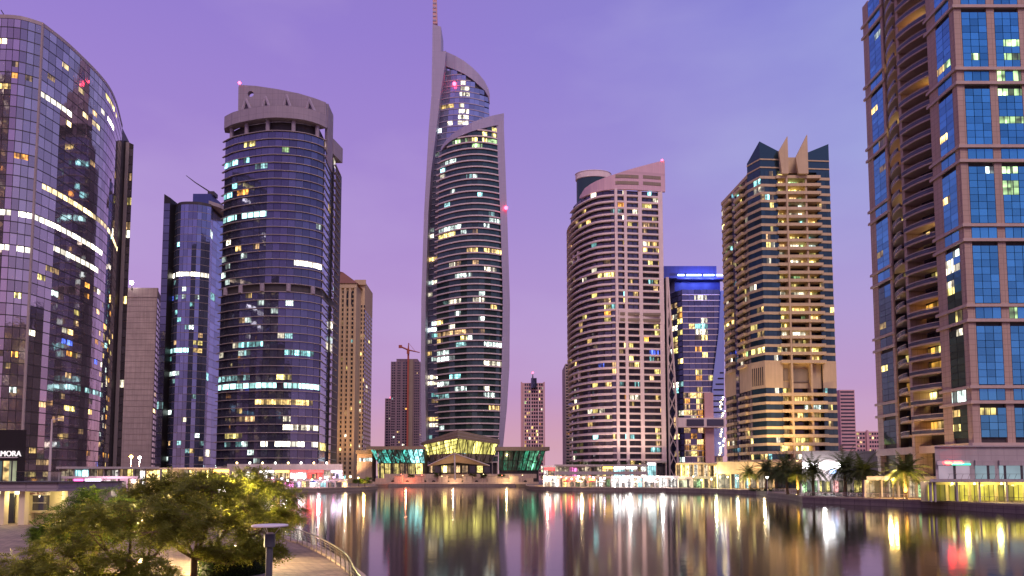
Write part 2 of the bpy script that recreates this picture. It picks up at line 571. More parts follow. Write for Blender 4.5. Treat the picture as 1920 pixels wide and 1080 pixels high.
# lit windows
m_lit('warm', (1.0, .66, .22), 1.9)
m_lit('yellow', (1.0, .80, .24), 2.0)
m_lit('white', (1.0, .90, .66), 2.2)
m_lit('cool', (.80, 1.0, .92), 2.0)
m_lit('cyan', (.36, .95, .95), 1.6)
m_lit('green', (.62, 1.0, .42), 1.5)
m_lit('blue', (.10, .18, 1.0), 1.4)
m_lit('orange', (1.0, .42, .07), 1.6)
m_lit('strip_white', (1.0, .92, .74), 3.0, detail=.3, lo=.6, dark=.75, mull=2.6)
m_lit('strip_gold', (1.0, .74, .36), 2.6, detail=.25, lo=.35, dark=.7, mull=2.6)
m_lit('strip_cyan', (.50, 1.0, .95), 2.2, detail=.3, lo=.5, dark=.7, mull=2.6)
m_lit('dimwarm', (1.0, .62, .28), .75)
m_lit('dimcool', (.45, .9, .9), .6)
# glass
m_glass('glass_violet', (.52, .43, .47), .85)
m_glass('glass_night', (.14, .14, .23), .75)
m_glass('glass_blue', (.22, .24, .40), .75)
m_glass('glass_teal', (.045, .085, .105), .55)
m_glass('glass_green', (.05, .09, .09), .5)
m_glass('glass_azure', (.09, .38, .66), .68)
m_glass('glass_pale', (.30, .36, .62), .6, .12)
m_glass('glass_dark', (.06, .06, .09), .5)
# walls
m_wall('frame_dark', (.055, .045, .05), .5)
m_wall('mauve_concrete', (.30, .245, .30), .7, .12, joints=(3.0, 3.4), jcol=.75)
m_wall('fin_metal', (.36, .29, .30), .45, .1)
m_wall('bare_concrete', (.42, .33, .30), .85, .3, .12, joints=(6.0, 3.6), jcol=.8)
m_wall('beige_stone', (.55, .40, .26), .8, .15)
m_wall('rose_plaster', (.78, .62, .60), .75, .12)
m_wall('sand_plaster', (.62, .46, .28), .75, .14)
m_wall('brown_stone', (.47, .325, .265), .6, .14, joints=(1.3, 1.1), jcol=.72)
m_wall('brown_band', (.52, .385, .335), .6, .12)
m_wall('white_metal', (.62, .55, .57), .5, .1)
m_wall('almas_fin', (.37, .32, .45), .5, .08, joints=(5.0, 4.3), jcol=.88)
m_wall('slab_edge', (.62, .50, .50), .6, .1)
m_wall('red_tile', (.20, .085, .06), .8, .2)
m_wall('far_rose', (.62, .36, .36), .8, .1)
m_wall('site_concrete', (.22, .15, .17), .85, .2)
m_wall('roof_bronze', (.26, .20, .15), .5, .15)
m_wall('terrace_stone', (.46, .34, .28), .8, .2, .6, joints=(1.6, .8), jcol=.75)
m_wall('quay_stone', (.25, .19, .18), .75, .25, .5, joints=(1.5, .7), jcol=.7)
m_wall('coping', (.33, .25, .215), .7, .15, .8)
m_wall('podium_grey', (.40, .34, .35), .75, .12, joints=(2.4, 1.2), jcol=.85)
m_wall('cream_plaster', (.72, .60, .44), .8, .12, .6)
m_wall('black_panel', (.018, .014, .016), .5)
m_wall('blue_panel', (.05, .06, .22), .45)
m_wall('rail_metal', (.11, .085, .075), .45)
m_wall('lamp_post', (.075, .075, .095), .4, .1)
m_wall('lamp_disc', (.60, .52, .58), .5, .08)
m_wall('crane_red', (.34, .08, .05), .6)
m_paving(); m_water()
m_emit('lamp_warm', (1.0, .74, .30), 10)
m_emit('lamp_white', (1.0, .95, .86), 11)
m_emit('lamp_red', (1.0, .04, .08), 12)
m_emit('sign_white', (1.0, .98, .95), 4)
m_emit('neon_blue', (.42, .60, 1.0), 5)
m_emit('neon_red', (1.0, .03, .03), 6)
m_emit('neon_green', (.05, .85, .42), 2.0)
m_emit('neon_yellow', (1.0, .55, .10), 4)
m_emit('neon_magenta', (1.0, .10, .55), 4)
M = MATS

GZ = 1.5          # quay and city level above the water
# ------------------------------------------------------------------ ground, lake, quay
SHORE = [(-30, 70), (-24.5, 66), (-21.5, 61), (-18.7, 55.9), (-17.5, 53.2), (-16.2, 50.4), (-15.2, 48.9), (-14.2, 47.5),
         (-12.9, 45.1), (-11.7, 42.8), (-10.5, 40.4), (-9.4, 38), (-8.1, 35), (-6.9, 32), (-5.8, 28.6), (-4.8, 25.3), (-2.4, 20), (4, 14), (14, 10), (40, 6), (80, 10), (108, 30), (100, 70),
         (90, 96), (84, 104), (81, 115), (79.3, 130), (72, 144), (66, 156), (68.5, 164), (71, 176), (72, 186), (73, 196), (77, 206), (79, 222), (70, 243), (58, 258),
         (40, 266), (24, 272), (14, 282), (8, 300), (6.5, 330), (8, 372), (2, 388), (-20, 392), (-50, 392), (-70, 388), (-73, 366), (-67, 334), (-61, 311),
         (-62.6, 283), (-67, 270), (-73, 257), (-84, 248), (-92, 236), (-98, 212), (-92, 180), (-74, 140), (-50, 100), (-36, 78)]


def build_ground():
    outer = [(-6000, -3000), (6000, -3000), (6000, 9000), (-6000, 9000)]
    inner = SHORE
    pts = [Vector((x, y, 0)) for x, y in outer] + [Vector((x, y, 0)) for x, y in inner]
    tris = tessellate_polygon([[Vector((x, y, 0)) for x, y in outer], [Vector((x, y, 0)) for x, y in inner]])
    mb = MB()
    fs = []
    for t in tris:
        a, b, c = (pts[i] for i in t)
        fs.append(t if (b - a).cross(c - a).z > 0 else t[::-1])
    mb.add([(p.x, p.y, GZ) for p in pts], fs)
    structure('ground', mb, M['paving'])
    w = MB()
    w.add([(-200, -20, 0), (200, -20, 0), (200, 480, 0), (-200, 480, 0)], [(0, 1, 2, 3)])
    structure('lake_water', w, M['lake_water'])
    q = MB()
    n = len(SHORE)
    vs_ = []
    for x, y in SHORE:
        vs_ += [(x, y, -1.0), (x, y, GZ + .004)]
    q.add(vs_, [(2 * i, 2 * ((i + 1) % n), 2 * ((i + 1) % n) + 1, 2 * i + 1) for i in range(n)])
    structure('quay_wall', q, M['quay_stone'])
    # coping stones along the visible edges, one by one near the camera, joined farther off
    kerb = structure('quay_kerb', strip_kerb(SHORE), M['coping'])


def strip_kerb(loop):
    mb = MB()
    n = len(loop)
    for i in range(n):
        a, b = Vector(loop[i]), Vector(loop[(i + 1) % n])
        t = (b - a).normalized()
        # land lies to the right of the shoreline's direction of travel
        nr = Vector((t.y, -t.x))
        if i == 0:
            pass
        s = -1 if SHORE_CCW else 1
        nr = nr * s * -1
        p = [a - nr * .12, b - nr * .12, b + nr * .42, a + nr * .42]
        mb.prism([(v.x, v.y) for v in p], GZ - .25, GZ + .12)
    return mb


SHORE_CCW = sum(SHORE[i][0] * SHORE[(i + 1) % len(SHORE)][1] - SHORE[(i + 1) % len(SHORE)][0] * SHORE[i][1] for i in range(len(SHORE))) > 0
build_ground()

# ------------------------------------------------------------------ facades
PAL_MIX = [('warm', 5), ('yellow', 4), ('white', 4), ('cool', 2), ('cyan', 1), ('orange', 1.5), ('dimwarm', 4), ('dimcool', 2)]
PAL_HOME = [('warm', 5), ('yellow', 6), ('white', 4), ('cyan', 1), ('green', 1), ('dimwarm', 4), ('blue', .3), ('orange', 2)]
PAL_OFFICE = [('cool', 5), ('white', 5), ('cyan', 2), ('warm', 2), ('dimcool', 5), ('dimwarm', 3)]


def pick(pal):
    tot = sum(w for _, w in pal)
    r = rnd.random() * tot
    for k, w in pal:
        r -= w
        if r <= 0:
            return k
    return pal[-1][0]


def lit_rows(rows, p=0.0, pal=PAL_MIX, tol=6, pfn=None):
    """rows: (row, px0, px1, kind) of floors seen alight in the photograph; p: chance for the rest."""
    def f(px, yr):
        for y, a, b, k in rows:
            if abs(yr - y) <= tol and a <= px <= b:
                return k if rnd.random() < .9 else None
        q = p if pfn is None else pfn(px, yr)
        if rnd.random() < q:
            return pick(pal)
        return None
    return f


def pane_box(a, b, nr0, nr1, h, gap, o0, o1):
    """thin box standing on z=0 between plan points a and b."""
    ax, ay = a; bx, by = b
    l = math.hypot(bx - ax, by - ay)
    g = min(gap, l * .3) / l / 2
    p = (ax + (bx - ax) * g, ay + (by - ay) * g); q = (bx - (bx - ax) * g, by - (by - ay) * g)
    nx, ny = (by - ay) / l, -(bx - ax) / l
    vs_ = []
    for z in (0, h):
        vs_ += [(p[0] + nx * o0, p[1] + ny * o0, z), (p[0] + nx * o1, p[1] + ny * o1, z), (q[0] + nx * o1, q[1] + ny * o1, z), (q[0] + nx * o0, q[1] + ny * o0, z)]
    fs = [(0, 1, 2, 3), (7, 6, 5, 4), (0, 4, 5, 1), (1, 5, 6, 2), (2, 6, 7, 3), (3, 7, 4, 0)]
    return vs_, [f[::-1] for f in fs]


REST = {}


def flush_rest():
    for rn, (mb, mats) in REST.items():
        if mb.v:
            part('small_window', mb, [M[k] for k in mats], bpy.data.objects[rn], kind='stuff')


def facade(root, poly, rows, lit, glass, cap=300, gap=.14, o0=-.05, o1=.10, ref=None, name='window', keep=None, gfn=None, sp=0.0):
    """rows: list of (z0, z1) or (z0, z1, poly) ; every pane a part until cap, the rest joined as one part of kind stuff."""
    org = ORG[root.name]
    jobs = []
    for r, row in enumerate(rows):
        z0, z1 = row[0], row[1]
        pl = row[2] if len(row) > 2 else poly
        for i in range(len(pl) - 1):
            a, b = pl[i], pl[i + 1]
            cx, cy, cz = (a[0] + b[0]) / 2, (a[1] + b[1]) / 2, (z0 + z1) / 2
            px, py = proj(cx, cy, cz)
            if keep and not keep(px, py, r, i):
                continue
            yr = proj(ref[0], ref[1], cz)[1] if ref else py
            k = lit(px, yr) if lit else None
            l = math.hypot(b[0] - a[0], b[1] - a[1])
            nx, ny = (b[1] - a[1]) / l, -(b[0] - a[0]) / l
            d2 = cx * cx + cy * cy
            face = max(0.0, -(nx * cx + ny * cy)) / math.sqrt(d2)
            inview = 1 if -20 < px < 1940 and -20 < py < 1100 else 0
            score = inview * l * (z1 - z0) * face / d2
            g_ = gfn(px, py) if gfn else glass
            jobs.append((score, i, a, b, z0, z1 - z0, k or g_, len(row) > 2, g_))
    jobs.sort(key=lambda j: -j[0])
    cache = {}
    rest, rmats = REST.setdefault(root.name, (MB(), []))
    for n, (sc_, i, a, b, z0, h, k, uniq, g_) in enumerate(jobs):
        split = sp > 0 and k != g_
        if n < cap and sc_ > 0:
            key = (i, round(h, 3), k)
            me = None if uniq else cache.get(key)
            if me is None:
                if split:
                    v1, f1 = pane_box(a, b, 0, 0, h * sp, gap, o0, o1)
                    v2, f2 = pane_box(a, b, 0, 0, h * (1 - sp) - .03, gap, o0, o1)
                    mb = MB().add(v1, f1, 0).add([(x, y, z + h * sp + .03) for x, y, z in v2], f2, 1)
                    me = mb.mesh(name, [M[g_], M[k]], (org[0], org[1], 0))
                else:
                    mb = MB().add(*pane_box(a, b, 0, 0, h, gap, o0, o1))
                    me = mb.mesh(name, M[k], (org[0], org[1], 0))
                if not uniq:
                    cache[key] = me
            o = bpy.data.objects.new(name, me)
            COL.objects.link(o)
            o.parent = root
            o.location = (0, 0, z0 - org[2])
        else:
            if k not in rmats:
                rmats.append(k)
            if split:
                if g_ not in rmats:
                    rmats.append(g_)
                vs_, fs = pane_box(a, b, 0, 0, h * sp, gap, o0, o1)
                rest.add([(x, y, z + z0) for x, y, z in vs_], fs, rmats.index(g_))
                vs_, fs = pane_box(a, b, 0, 0, h * (1 - sp) - .03, gap, o0, o1)
                rest.add([(x, y, z + z0 + h * sp + .03) for x, y, z in vs_], fs, rmats.index(k))
            else:
                vs_, fs = pane_box(a, b, 0, 0, h, gap, o0, o1)
                rest.add([(x, y, z + z0) for x, y, z in vs_], fs, rmats.index(k))


def bands(root, poly, zs, h, o0, o1, mat, name='floor_band', flare=0.0):
    """one slab edge per floor, sharing a mesh."""
    org = ORG[root.name]
    me = MB().strip(poly, o0, o1, 0, h).mesh(name, M[mat], (org[0], org[1], 0))
    for z in zs:
        o = bpy.data.objects.new(name, me)
        COL.objects.link(o)
        o.parent = root
        o.location = (0, 0, z - org[2])


def closed(poly, depth):
    """close a facade polyline into a footprint by going back `depth` metres in Y."""
    ym = max(p[1] for p in poly) + depth
    return list(poly) + [(poly[-1][0], ym), (poly[0][0], ym)]


def inset(poly, d):
    return [(p[0] - q[0] * d, p[1] - q[1] * d) for p, q in zip(poly, normals(poly))]


def lin(a, b, n):
    return [(a[0] + (b[0] - a[0]) * k / n, a[1] + (b[1] - a[1]) * k / n) for k in range(n + 1)]


def beacon(root, p, r=.55):
    part('beacon', MB().ball(p, r, 8), M['lamp_red'], root)


# ================================================================== A: big curved glass tower, left
def tower_a():
    H = W(80, 45, 250)[2]
    fr_px = [(-110, 44), (-60, 35), (-20, 31), (0, 30), (40, 33), (80, 45)]
    front = smooth_curve([plan(x, y, H) for x, y in fr_px], 18)
    side_c = [plan(x, y, H) for x, y in [(80, 45), (130, 85), (190, 145), (215, 185), (229, 236)]]
    side = smooth_curve(side_c, 24)
    poly = front + side[1:]
    corner = front[-1]
    back = [(side[-1][0] - 6, side[-1][1] + 18), (front[0][0], side[-1][1] + 18)]
    c = (corner[0] - 20, corner[1] + 30, GZ)
    t = thing('glass_tower', 'huge violet mirror-glass tower with curved roofline at the left edge, white lit floors', 'tower', c)
    part('wall', MB().prism(inset(front, .25)[:-1] + inset(side, .25) + back, GZ, H - .3), M['frame_dark'], t)
    part('parapet', MB().strip(poly, -.5, .25, H - .9, H + .5), M['fin_metal'], t)
    nf = 40
    fh = (H - GZ - 2) / nf
    rows = []
    for k in range(nf):
        z = GZ + 2 + k * fh
        rows += [(z + .32, z + fh - .06)]
    L_ = [(88, -100, 17, 'strip_gold'), (128, -100, 35, 'strip_gold'), (128, 35, 54, 'orange'), (168, -100, 72, 'strip_gold'), (187, -60, 20, 'warm'), (230, 22, 50, 'warm'),
          (313, 20, 52, 'orange'), (370, -30, 12, 'warm'), (412, -80, 200, 'strip_white'), (467, -80, 58, 'strip_white'), (100, 111, 131, 'strip_gold'), (143, 80, 100, 'dimwarm'),
          (115, 138, 156, 'strip_gold'), (172, 80, 135, 'strip_white'), (165, 142, 187, 'strip_gold'), (198, 95, 138, 'strip_gold'), (137, 162, 180, 'dimwarm'), (72, 195, 218, 'yellow'),
          (112, 188, 215, 'strip_white'), (340, 80, 222, 'strip_gold'), (457, 70, 180, 'strip_white'), (560, 20, 40, 'yellow'), (640, 130, 165, 'warm'), (718, 145, 190, 'dimcool'),
          (640, 0, 14, 'yellow'), (620, 118, 134, 'blue'), (795, 20, 45, 'white')]
    PA = [('warm', 5), ('orange', 5), ('dimwarm', 8), ('yellow', 4), ('white', 2), ('cool', 1), ('blue', .4)]
    f = lit_rows(L_, 0, PA, 9, pfn=lambda px, y: .012 if y < 480 else .15)  # random glowing panes on the lower floors imitate lights reflected in the glass
    facade(t, poly, rows, f, 'glass_violet', cap=300, gap=.16, ref=corner, sp=.5)
    bands(t, poly, [GZ + 2 + k * fh for k in range(nf)], .26, .02, .16, 'frame_dark', 'floor_line')
    part('corner_post', MB().prism([(corner[0] - .35, corner[1] - .3), (corner[0] + .45, corner[1] - .3), (corner[0] + .45, corner[1] + .35), (corner[0] - .35, corner[1] + .35)], GZ, H + .3), M['fin_metal'], t)
    # narrow slab standing at the far end of the curve
    Y = 334
    zt = wz(262, Y)
    x0, x1, x2, x3 = wx(231, Y, zt), wx(237, Y, zt), wx(243, Y, zt), wx(251, Y, zt)
    kb = (Y + 9) / Y
    part('end_slab', MB().prism([(x0, Y), (x3, Y), (x3 * kb, Y + 9), (x0 * kb, Y + 9)], GZ, [zt, zt - 2.5, zt - 2.5, zt]), M['frame_dark'], t)
    part('end_slab_strip', MB().box(x1, x2, Y - .35, Y - .002, GZ, zt - 1.5), M['fin_metal'], t)
    nfl = 40
    zz = (zt - 8) / nfl
    facade(t, [(x2 + .1, Y), (x3, Y)], [(GZ + 2 + k * zz, GZ + 2 + k * zz + zz - .5) for k in range(nfl)], lit_rows([], .12), 'glass_violet', cap=60, gap=.3)
    aerial = W(6, 31, 247)
    part('antenna', MB().tube([(aerial[0], aerial[1] + 6, aerial[2] - 2), W(2, 19, 253)], .18, 5), M['frame_dark'], t)


tower_a()


# ================================================================== B: bare concrete tower
def tower_b():
    Y = 450
    zt = wz(541, Y)
    xl, xr = wx(236, Y, zt), wx(295, Y, zt)
    xs = wx(303, Y + 22, zt)
    t = thing('concrete_tower', 'unfinished bare concrete slab tower with a single column of openings', 'tower', ((xl + xr) / 2, Y + 10, GZ))
    pl = [(xl, Y), (xr, Y), (xs, Y + 22), (xl, Y + 26)]
    part('wall', MB().prism(pl, GZ, [zt - 1, zt, zt - .5, zt - 1]), M['bare_concrete'], t)
    part('parapet', MB().prism([(xl - .3, Y - .3), (xr + .3, Y - .3), (xr + .3, Y + 1), (xl - .3, Y + 1)], zt - 6, zt + .4), M['bare_concrete'], t)
    n = 33
    fh = (zt - 8) / n
    a = lin((xr, Y), (xs, Y + 22), 2)
    facade(t, a, [(GZ + 2 + k * fh, GZ + 2 + k * fh + fh * .62) for k in range(n)], lit_rows([], .03), 'glass_dark', cap=66, gap=3.0)
    bands(t, [(xl, Y), (xr - .1, Y)], [GZ + 2 + k * fh for k in range(n)], .22, .0, .12, 'bare_concrete', 'floor_joint')


tower_b()


# ================================================================== C: dark blue tower with stepped top
def tower_c():
    Y = 425
    zt = wz(378, Y)
    X = lambda px, dy=0: wx(px, Y + dy, zt)
    t = thing('dark_blue_tower', 'dark blue glass tower with stepped roof and a maintenance crane', 'tower', (X(355), Y + 20, GZ))
    poly = smooth_curve([(X(322), Y + 5), (X(340), Y), (X(372), Y), (X(391), Y + 4)], 10)
    poly2 = smooth_curve([(X(391), Y + 4), (X(400, 12), Y + 14), (X(420, 28), Y + 34)], 4)
    body = poly + poly2[1:] + [(poly2[-1][0], Y + 60), (poly[0][0], Y + 60)]
    part('wall', MB().prism(inset(poly, .25) + inset(poly2, .25)[1:] + body[-2:], GZ, zt), M['frame_dark'], t)
    # side slab
    zl = wz(366, Y)
    xa, xb = wx(311, Y, zl), wx(323, Y, zl)
    part('side_slab', MB().prism([(xa, Y - 2), (xb, Y - 2), (xb, Y + 30), (xa, Y + 30)], GZ, [zl, zl - 2.6, zl - 2.6, zl]), M['black_panel'], t)
    # upper box
    zu = wz(356, Y)
    part('plant_room', MB().box(X(353), X(387), Y + 6, Y + 32, zt + .01, zu), M['blue_panel'], t)
    part('roof_edge', MB().prism([(X(386), Y + 4), (X(400), Y + 10), (X(418), Y + 30), (X(418), Y + 34), (X(386), Y + 34)], zt + .01, zt + 2.4), M['fin_metal'], t)
    p0 = (X(383), Y + 10, zu + 2.2); p1 = W(349, 329, Y + 6)
    cr = part('crane_boom', MB().tube([p0, W(366, 342, Y + 8), p1], [.5, .35, .2], 5), M['frame_dark'], t)
    part('crane_base', MB().box(X(378), X(390), Y + 8, Y + 14, zu + .01, zu + 2.6), M['frame_dark'], t)
    n = 36
    fh = (zt - GZ - 4) / n
    rows = [(GZ + 2 + k * fh + .3, GZ + 2 + (k + 1) * fh - .05) for k in range(n)]
    L_ = [(482, 335, 400, 'strip_gold'), (511, 320, 388, 'strip_white'), (662, 300, 355, 'strip_cyan'), (651, 360, 392, 'yellow'), (664, 362, 400, 'warm'), (705, 302, 335, 'cool'), (768, 300, 330, 'dimcool'), (771, 290, 320, 'cool'), (520, 300, 322, 'blue'), (563, 318, 328, 'blue')]
    facade(t, poly, rows, lit_rows(L_, .0, PAL_OFFICE, 6, pfn=lambda px, y: .02 if y < 540 else .10), 'glass_blue', cap=240, gap=.15, ref=(X(355), Y), sp=.4)
    facade(t, poly2, rows, lit_rows([], .04, PAL_OFFICE), 'glass_pale', cap=60, gap=.15)
    facade(t, [(xa, Y - 2), (xb, Y - 2)], rows, lit_rows([(452, 300, 330, 'cyan')], .05, PAL_OFFICE), 'glass_night', cap=36, gap=.4)
    bands(t, poly + poly2[1:], [GZ + 2 + k * fh for k in range(0, n)], .22, .02, .16, 'fin_metal', 'floor_line')


tower_c()


# ================================================================== D: drum tower with crown ring and pierced screen wall
def tower_d():
    Yc = 326
    zr = wz(246, Yc)                                     # top of the glazed shaft at the centre of the front
    X = lambda px, Y: wx(px, Y, zr)
    poly = smooth_curve([(X(421, 335), 336.5), (X(440, 331), 332), (X(480, 327.5), 327.8), (X(515, 326), 326), (X(560, 327.5), 327.5), (X(590, 331), 331), (X(607, 335), 335)], 16)
    side = lin((X(609, 336), 336.2), (X(621, 352), 352), 3)
    side2 = lin((X(624, 352), 354), (X(632, 366), 366), 2)
    cx, cy = X(515, 326), 350
    t = thing('drum_tower', 'round-fronted office tower with finned floors, crown ring and pierced screen wall with a round hole', 'tower', (cx, cy, GZ))
    foot = inset(poly, .3) + [(side[0][0], side[0][1] + .4), (side[-1][0] - .4, side[-1][1]), (side2[0][0] - .3, side2[0][1] + 1), (side2[-1][0] - .4, 378), (poly[0][0] + 1, 378)]
    nf = 41
    fh = (zr - GZ - 9) / nf
    z0 = GZ + 9
    part('wall', MB().prism(foot, GZ, zr), M['frame_dark'], t)
    mech = lambda z: abs(proj(cx, Yc, z)[1] - 541) < 14
    rows, bz = [], []
    for k in range(nf):
        z = z0 + k * fh
        bz.append(z)
        if not mech(z + fh / 2):
            rows.append((z + .25, z + fh - .05))
    L_ = [(268, 458, 484, 'yellow'), (281, 528, 550, 'green'), (299, 420, 464, 'cyan'), (318, 484, 504, 'dimcool'), (322, 485, 502, 'cyan'), (352, 440, 462, 'orange'), (356, 420, 434, 'cyan'),
          (381, 456, 524, 'strip_cyan'), (397, 420, 500, 'strip_cyan'), (488, 555, 604, 'strip_white'), (487, 500, 555, 'dimwarm'), (652, 448, 492, 'cyan'), (654, 410, 430, 'yellow'), (667, 534, 582, 'cyan'), (713, 408, 466, 'dimcool'), (713, 515, 550, 'yellow'),
          (729, 405, 600, 'strip_cyan'), (759, 478, 590, 'warm'), (790, 440, 480, 'dimwarm'), (806, 530, 600, 'white'), (820, 424, 455, 'yellow'), (834, 484, 625, 'strip_white')]
    lit = lit_rows(L_, 0, PAL_OFFICE, 6.5, pfn=lambda px, y: .012 if y < 420 else (.09 if px < 500 else .045))
    facade(t, poly, rows, lit, 'glass_night', cap=300, gap=.12, ref=(cx, Yc), sp=.35)
    facade(t, side, rows, lit_rows([(834, 600, 630, 'yellow')], .03, PAL_OFFICE), 'glass_pale', cap=0, gap=.1, name='side_window')
    facade(t, side2, rows, lit_rows([], .08, PAL_OFFICE), 'glass_blue', cap=0, gap=.1, name='end_window')
    # finned floor edges: thin ledges standing out past the glass, overshooting at both ends
    pe = [(poly[0][0] - 1.6, poly[0][1] + 1.5)] + list(poly) + [(poly[-1][0] + 1.0, poly[-1][1] + .6)]
    bands(t, pe, bz + [zr], .28, -.2, .75, 'fin_metal', 'floor_ledge')
    sp = [(side2[0][0] + .3, side2[0][1])] + [(side2[-1][0] + 1.2, side2[-1][1] + .5)]
    bands(t, side, bz[::1], .2, -.1, .5, 'fin_metal', 'side_ledge')
    bands(t, sp, bz[::1], .25, -.1, .9, 'fin_metal', 'end_ledge')
    # columns at mid-height, at the foot and under the crown
    pin = inset(poly, 1.2)
    def cols(za, zb, off, r):
        for u in (.075, .26, .48, .71, .92):
            k = int(u * 16); f = u * 16 - k
            p = (poly[k][0] * (1 - f) + poly[k + 1][0] * f, poly[k][1] * (1 - f) + poly[k + 1][1] * f - off)
            part('column', MB().lathe([(r, za), (r, zb)], (p[0], p[1], 0), 10), M['mauve_concrete'], t, smooth=False)
    zm = [z for z in bz if mech(z + fh / 2)]
    cols(min(zm) + .29, max(zm) + fh - .01, .35, 1.15)
    cols(GZ, z0 - .02, .5, 1.3)
    zc0, zc1 = wz(222, Yc), wz(199, Yc)
    part('crown_core', MB().prism(inset(poly, 3.5) + [(poly[-1][0] - 4, 372), (poly[0][0] + 6, 372)], zr + .28, zc0), M['frame_dark'], t)
    cols(zr + .29, zc0 - .01, -1.6, 1.05)
    ring = [(poly[0][0] - 1.2, poly[0][1] + 4)] + list(poly) + [(poly[-1][0] + .3, poly[-1][1] + 1)]
    part('crown_ring', MB().strip(ring, -3.2, 1.0, zc0, zc1), M['mauve_concrete'], t)
    # screen wall with round hole, falling in a curve to the right
    Ys = 338
    def WX(px, py): 
        p = W(px, py, Ys); return (p[0], p[2])
    prof = [(447, 163), (449, 159), (480, 161), (520, 167), (560, 175), (590, 184), (611, 192)]
    me = screen_wall([WX(*p) for p in prof], WX(446, 236), WX(612, 236), WX(470, 176), 1.55, Ys, Ys + 2.4)
    part('screen_wall', me, M['mauve_concrete'], t)
    part('screen_return', MB().prism([(WX(612, 200)[0] - 1.2, Ys + 2.41), (WX(612, 200)[0] + .3, Ys + 2.41), (wx(624, Ys + 14, 180), Ys + 14), (wx(620, Ys + 14, 180), Ys + 14)], wz(300, Ys), wz(209, Ys + 10)), M['mauve_concrete'], t)
    xb = wx(627, Ys + 18, 165)
    part('roof_block', MB().prism([(xb - 3, Ys + 15), (xb, Ys + 15), (xb + 2.2, Ys + 26), (xb - 3, Ys + 26)], wz(290, Ys + 16), wz(262, Ys + 16)), M['mauve_concrete'], t)
    for px, h in ((458, 186), (495, 182), (534, 179), (577, 187)):
        a = W(px + 3, h, Ys - .2); b = W(px + 14, 201, Ys - 7); c = W(px - 2, 201, Ys - 1)
        part('strut', MB().tube([a, (b[0], Ys - 6.5, zc1 - .3)], .75, 6), M['mauve_concrete'], t)
        part('strut', MB().tube([a, (c[0], Ys - 3.5, zc1 - .3)], .75, 6), M['mauve_concrete'], t)
    q = W(449, 157, Ys)
    part('beacon', MB().ball((q[0], q[1], q[2] + .5), .7, 8), M['lamp_red'], t)


def screen_wall(top, bl, br, hole, r, y0, y1):
    """wall in the XZ plane with a round hole; built as one polygon with a slit-free ring of quads round the hole."""
    bm = bmesh.new()
    outline = [bl] + top + [br]
    hx, hz = hole
    n = 24
    circ = [(hx + r * math.cos(2 * math.pi * k / n), hz + r * math.sin(2 * math.pi * k / n)) for k in range(n)]
    polys = [[Vector((x, z, 0)) for x, z in outline], [Vector((x, z, 0)) for x, z in circ]]
    pts = outline + circ
    tris = tessellate_polygon(polys)
    mb = MB()
    k = len(pts)
    vs_ = [(x, y0, z) for x, z in pts] + [(x, y1, z) for x, z in pts]
    fs = [tuple(t) for t in tris] + [tuple(i + k for i in t)[::-1] for t in tris]
    no = len(outline)
    fs += [(i, (i + 1) % no, (i + 1) % no + k, i + k) for i in range(no)]
    fs += [(no + i, no + (i + 1) % n, no + (i + 1) % n + k, no + i + k) for i in range(n)]
    mb.add(vs_, fs)
    bm.free()
    return mb


tower_d()


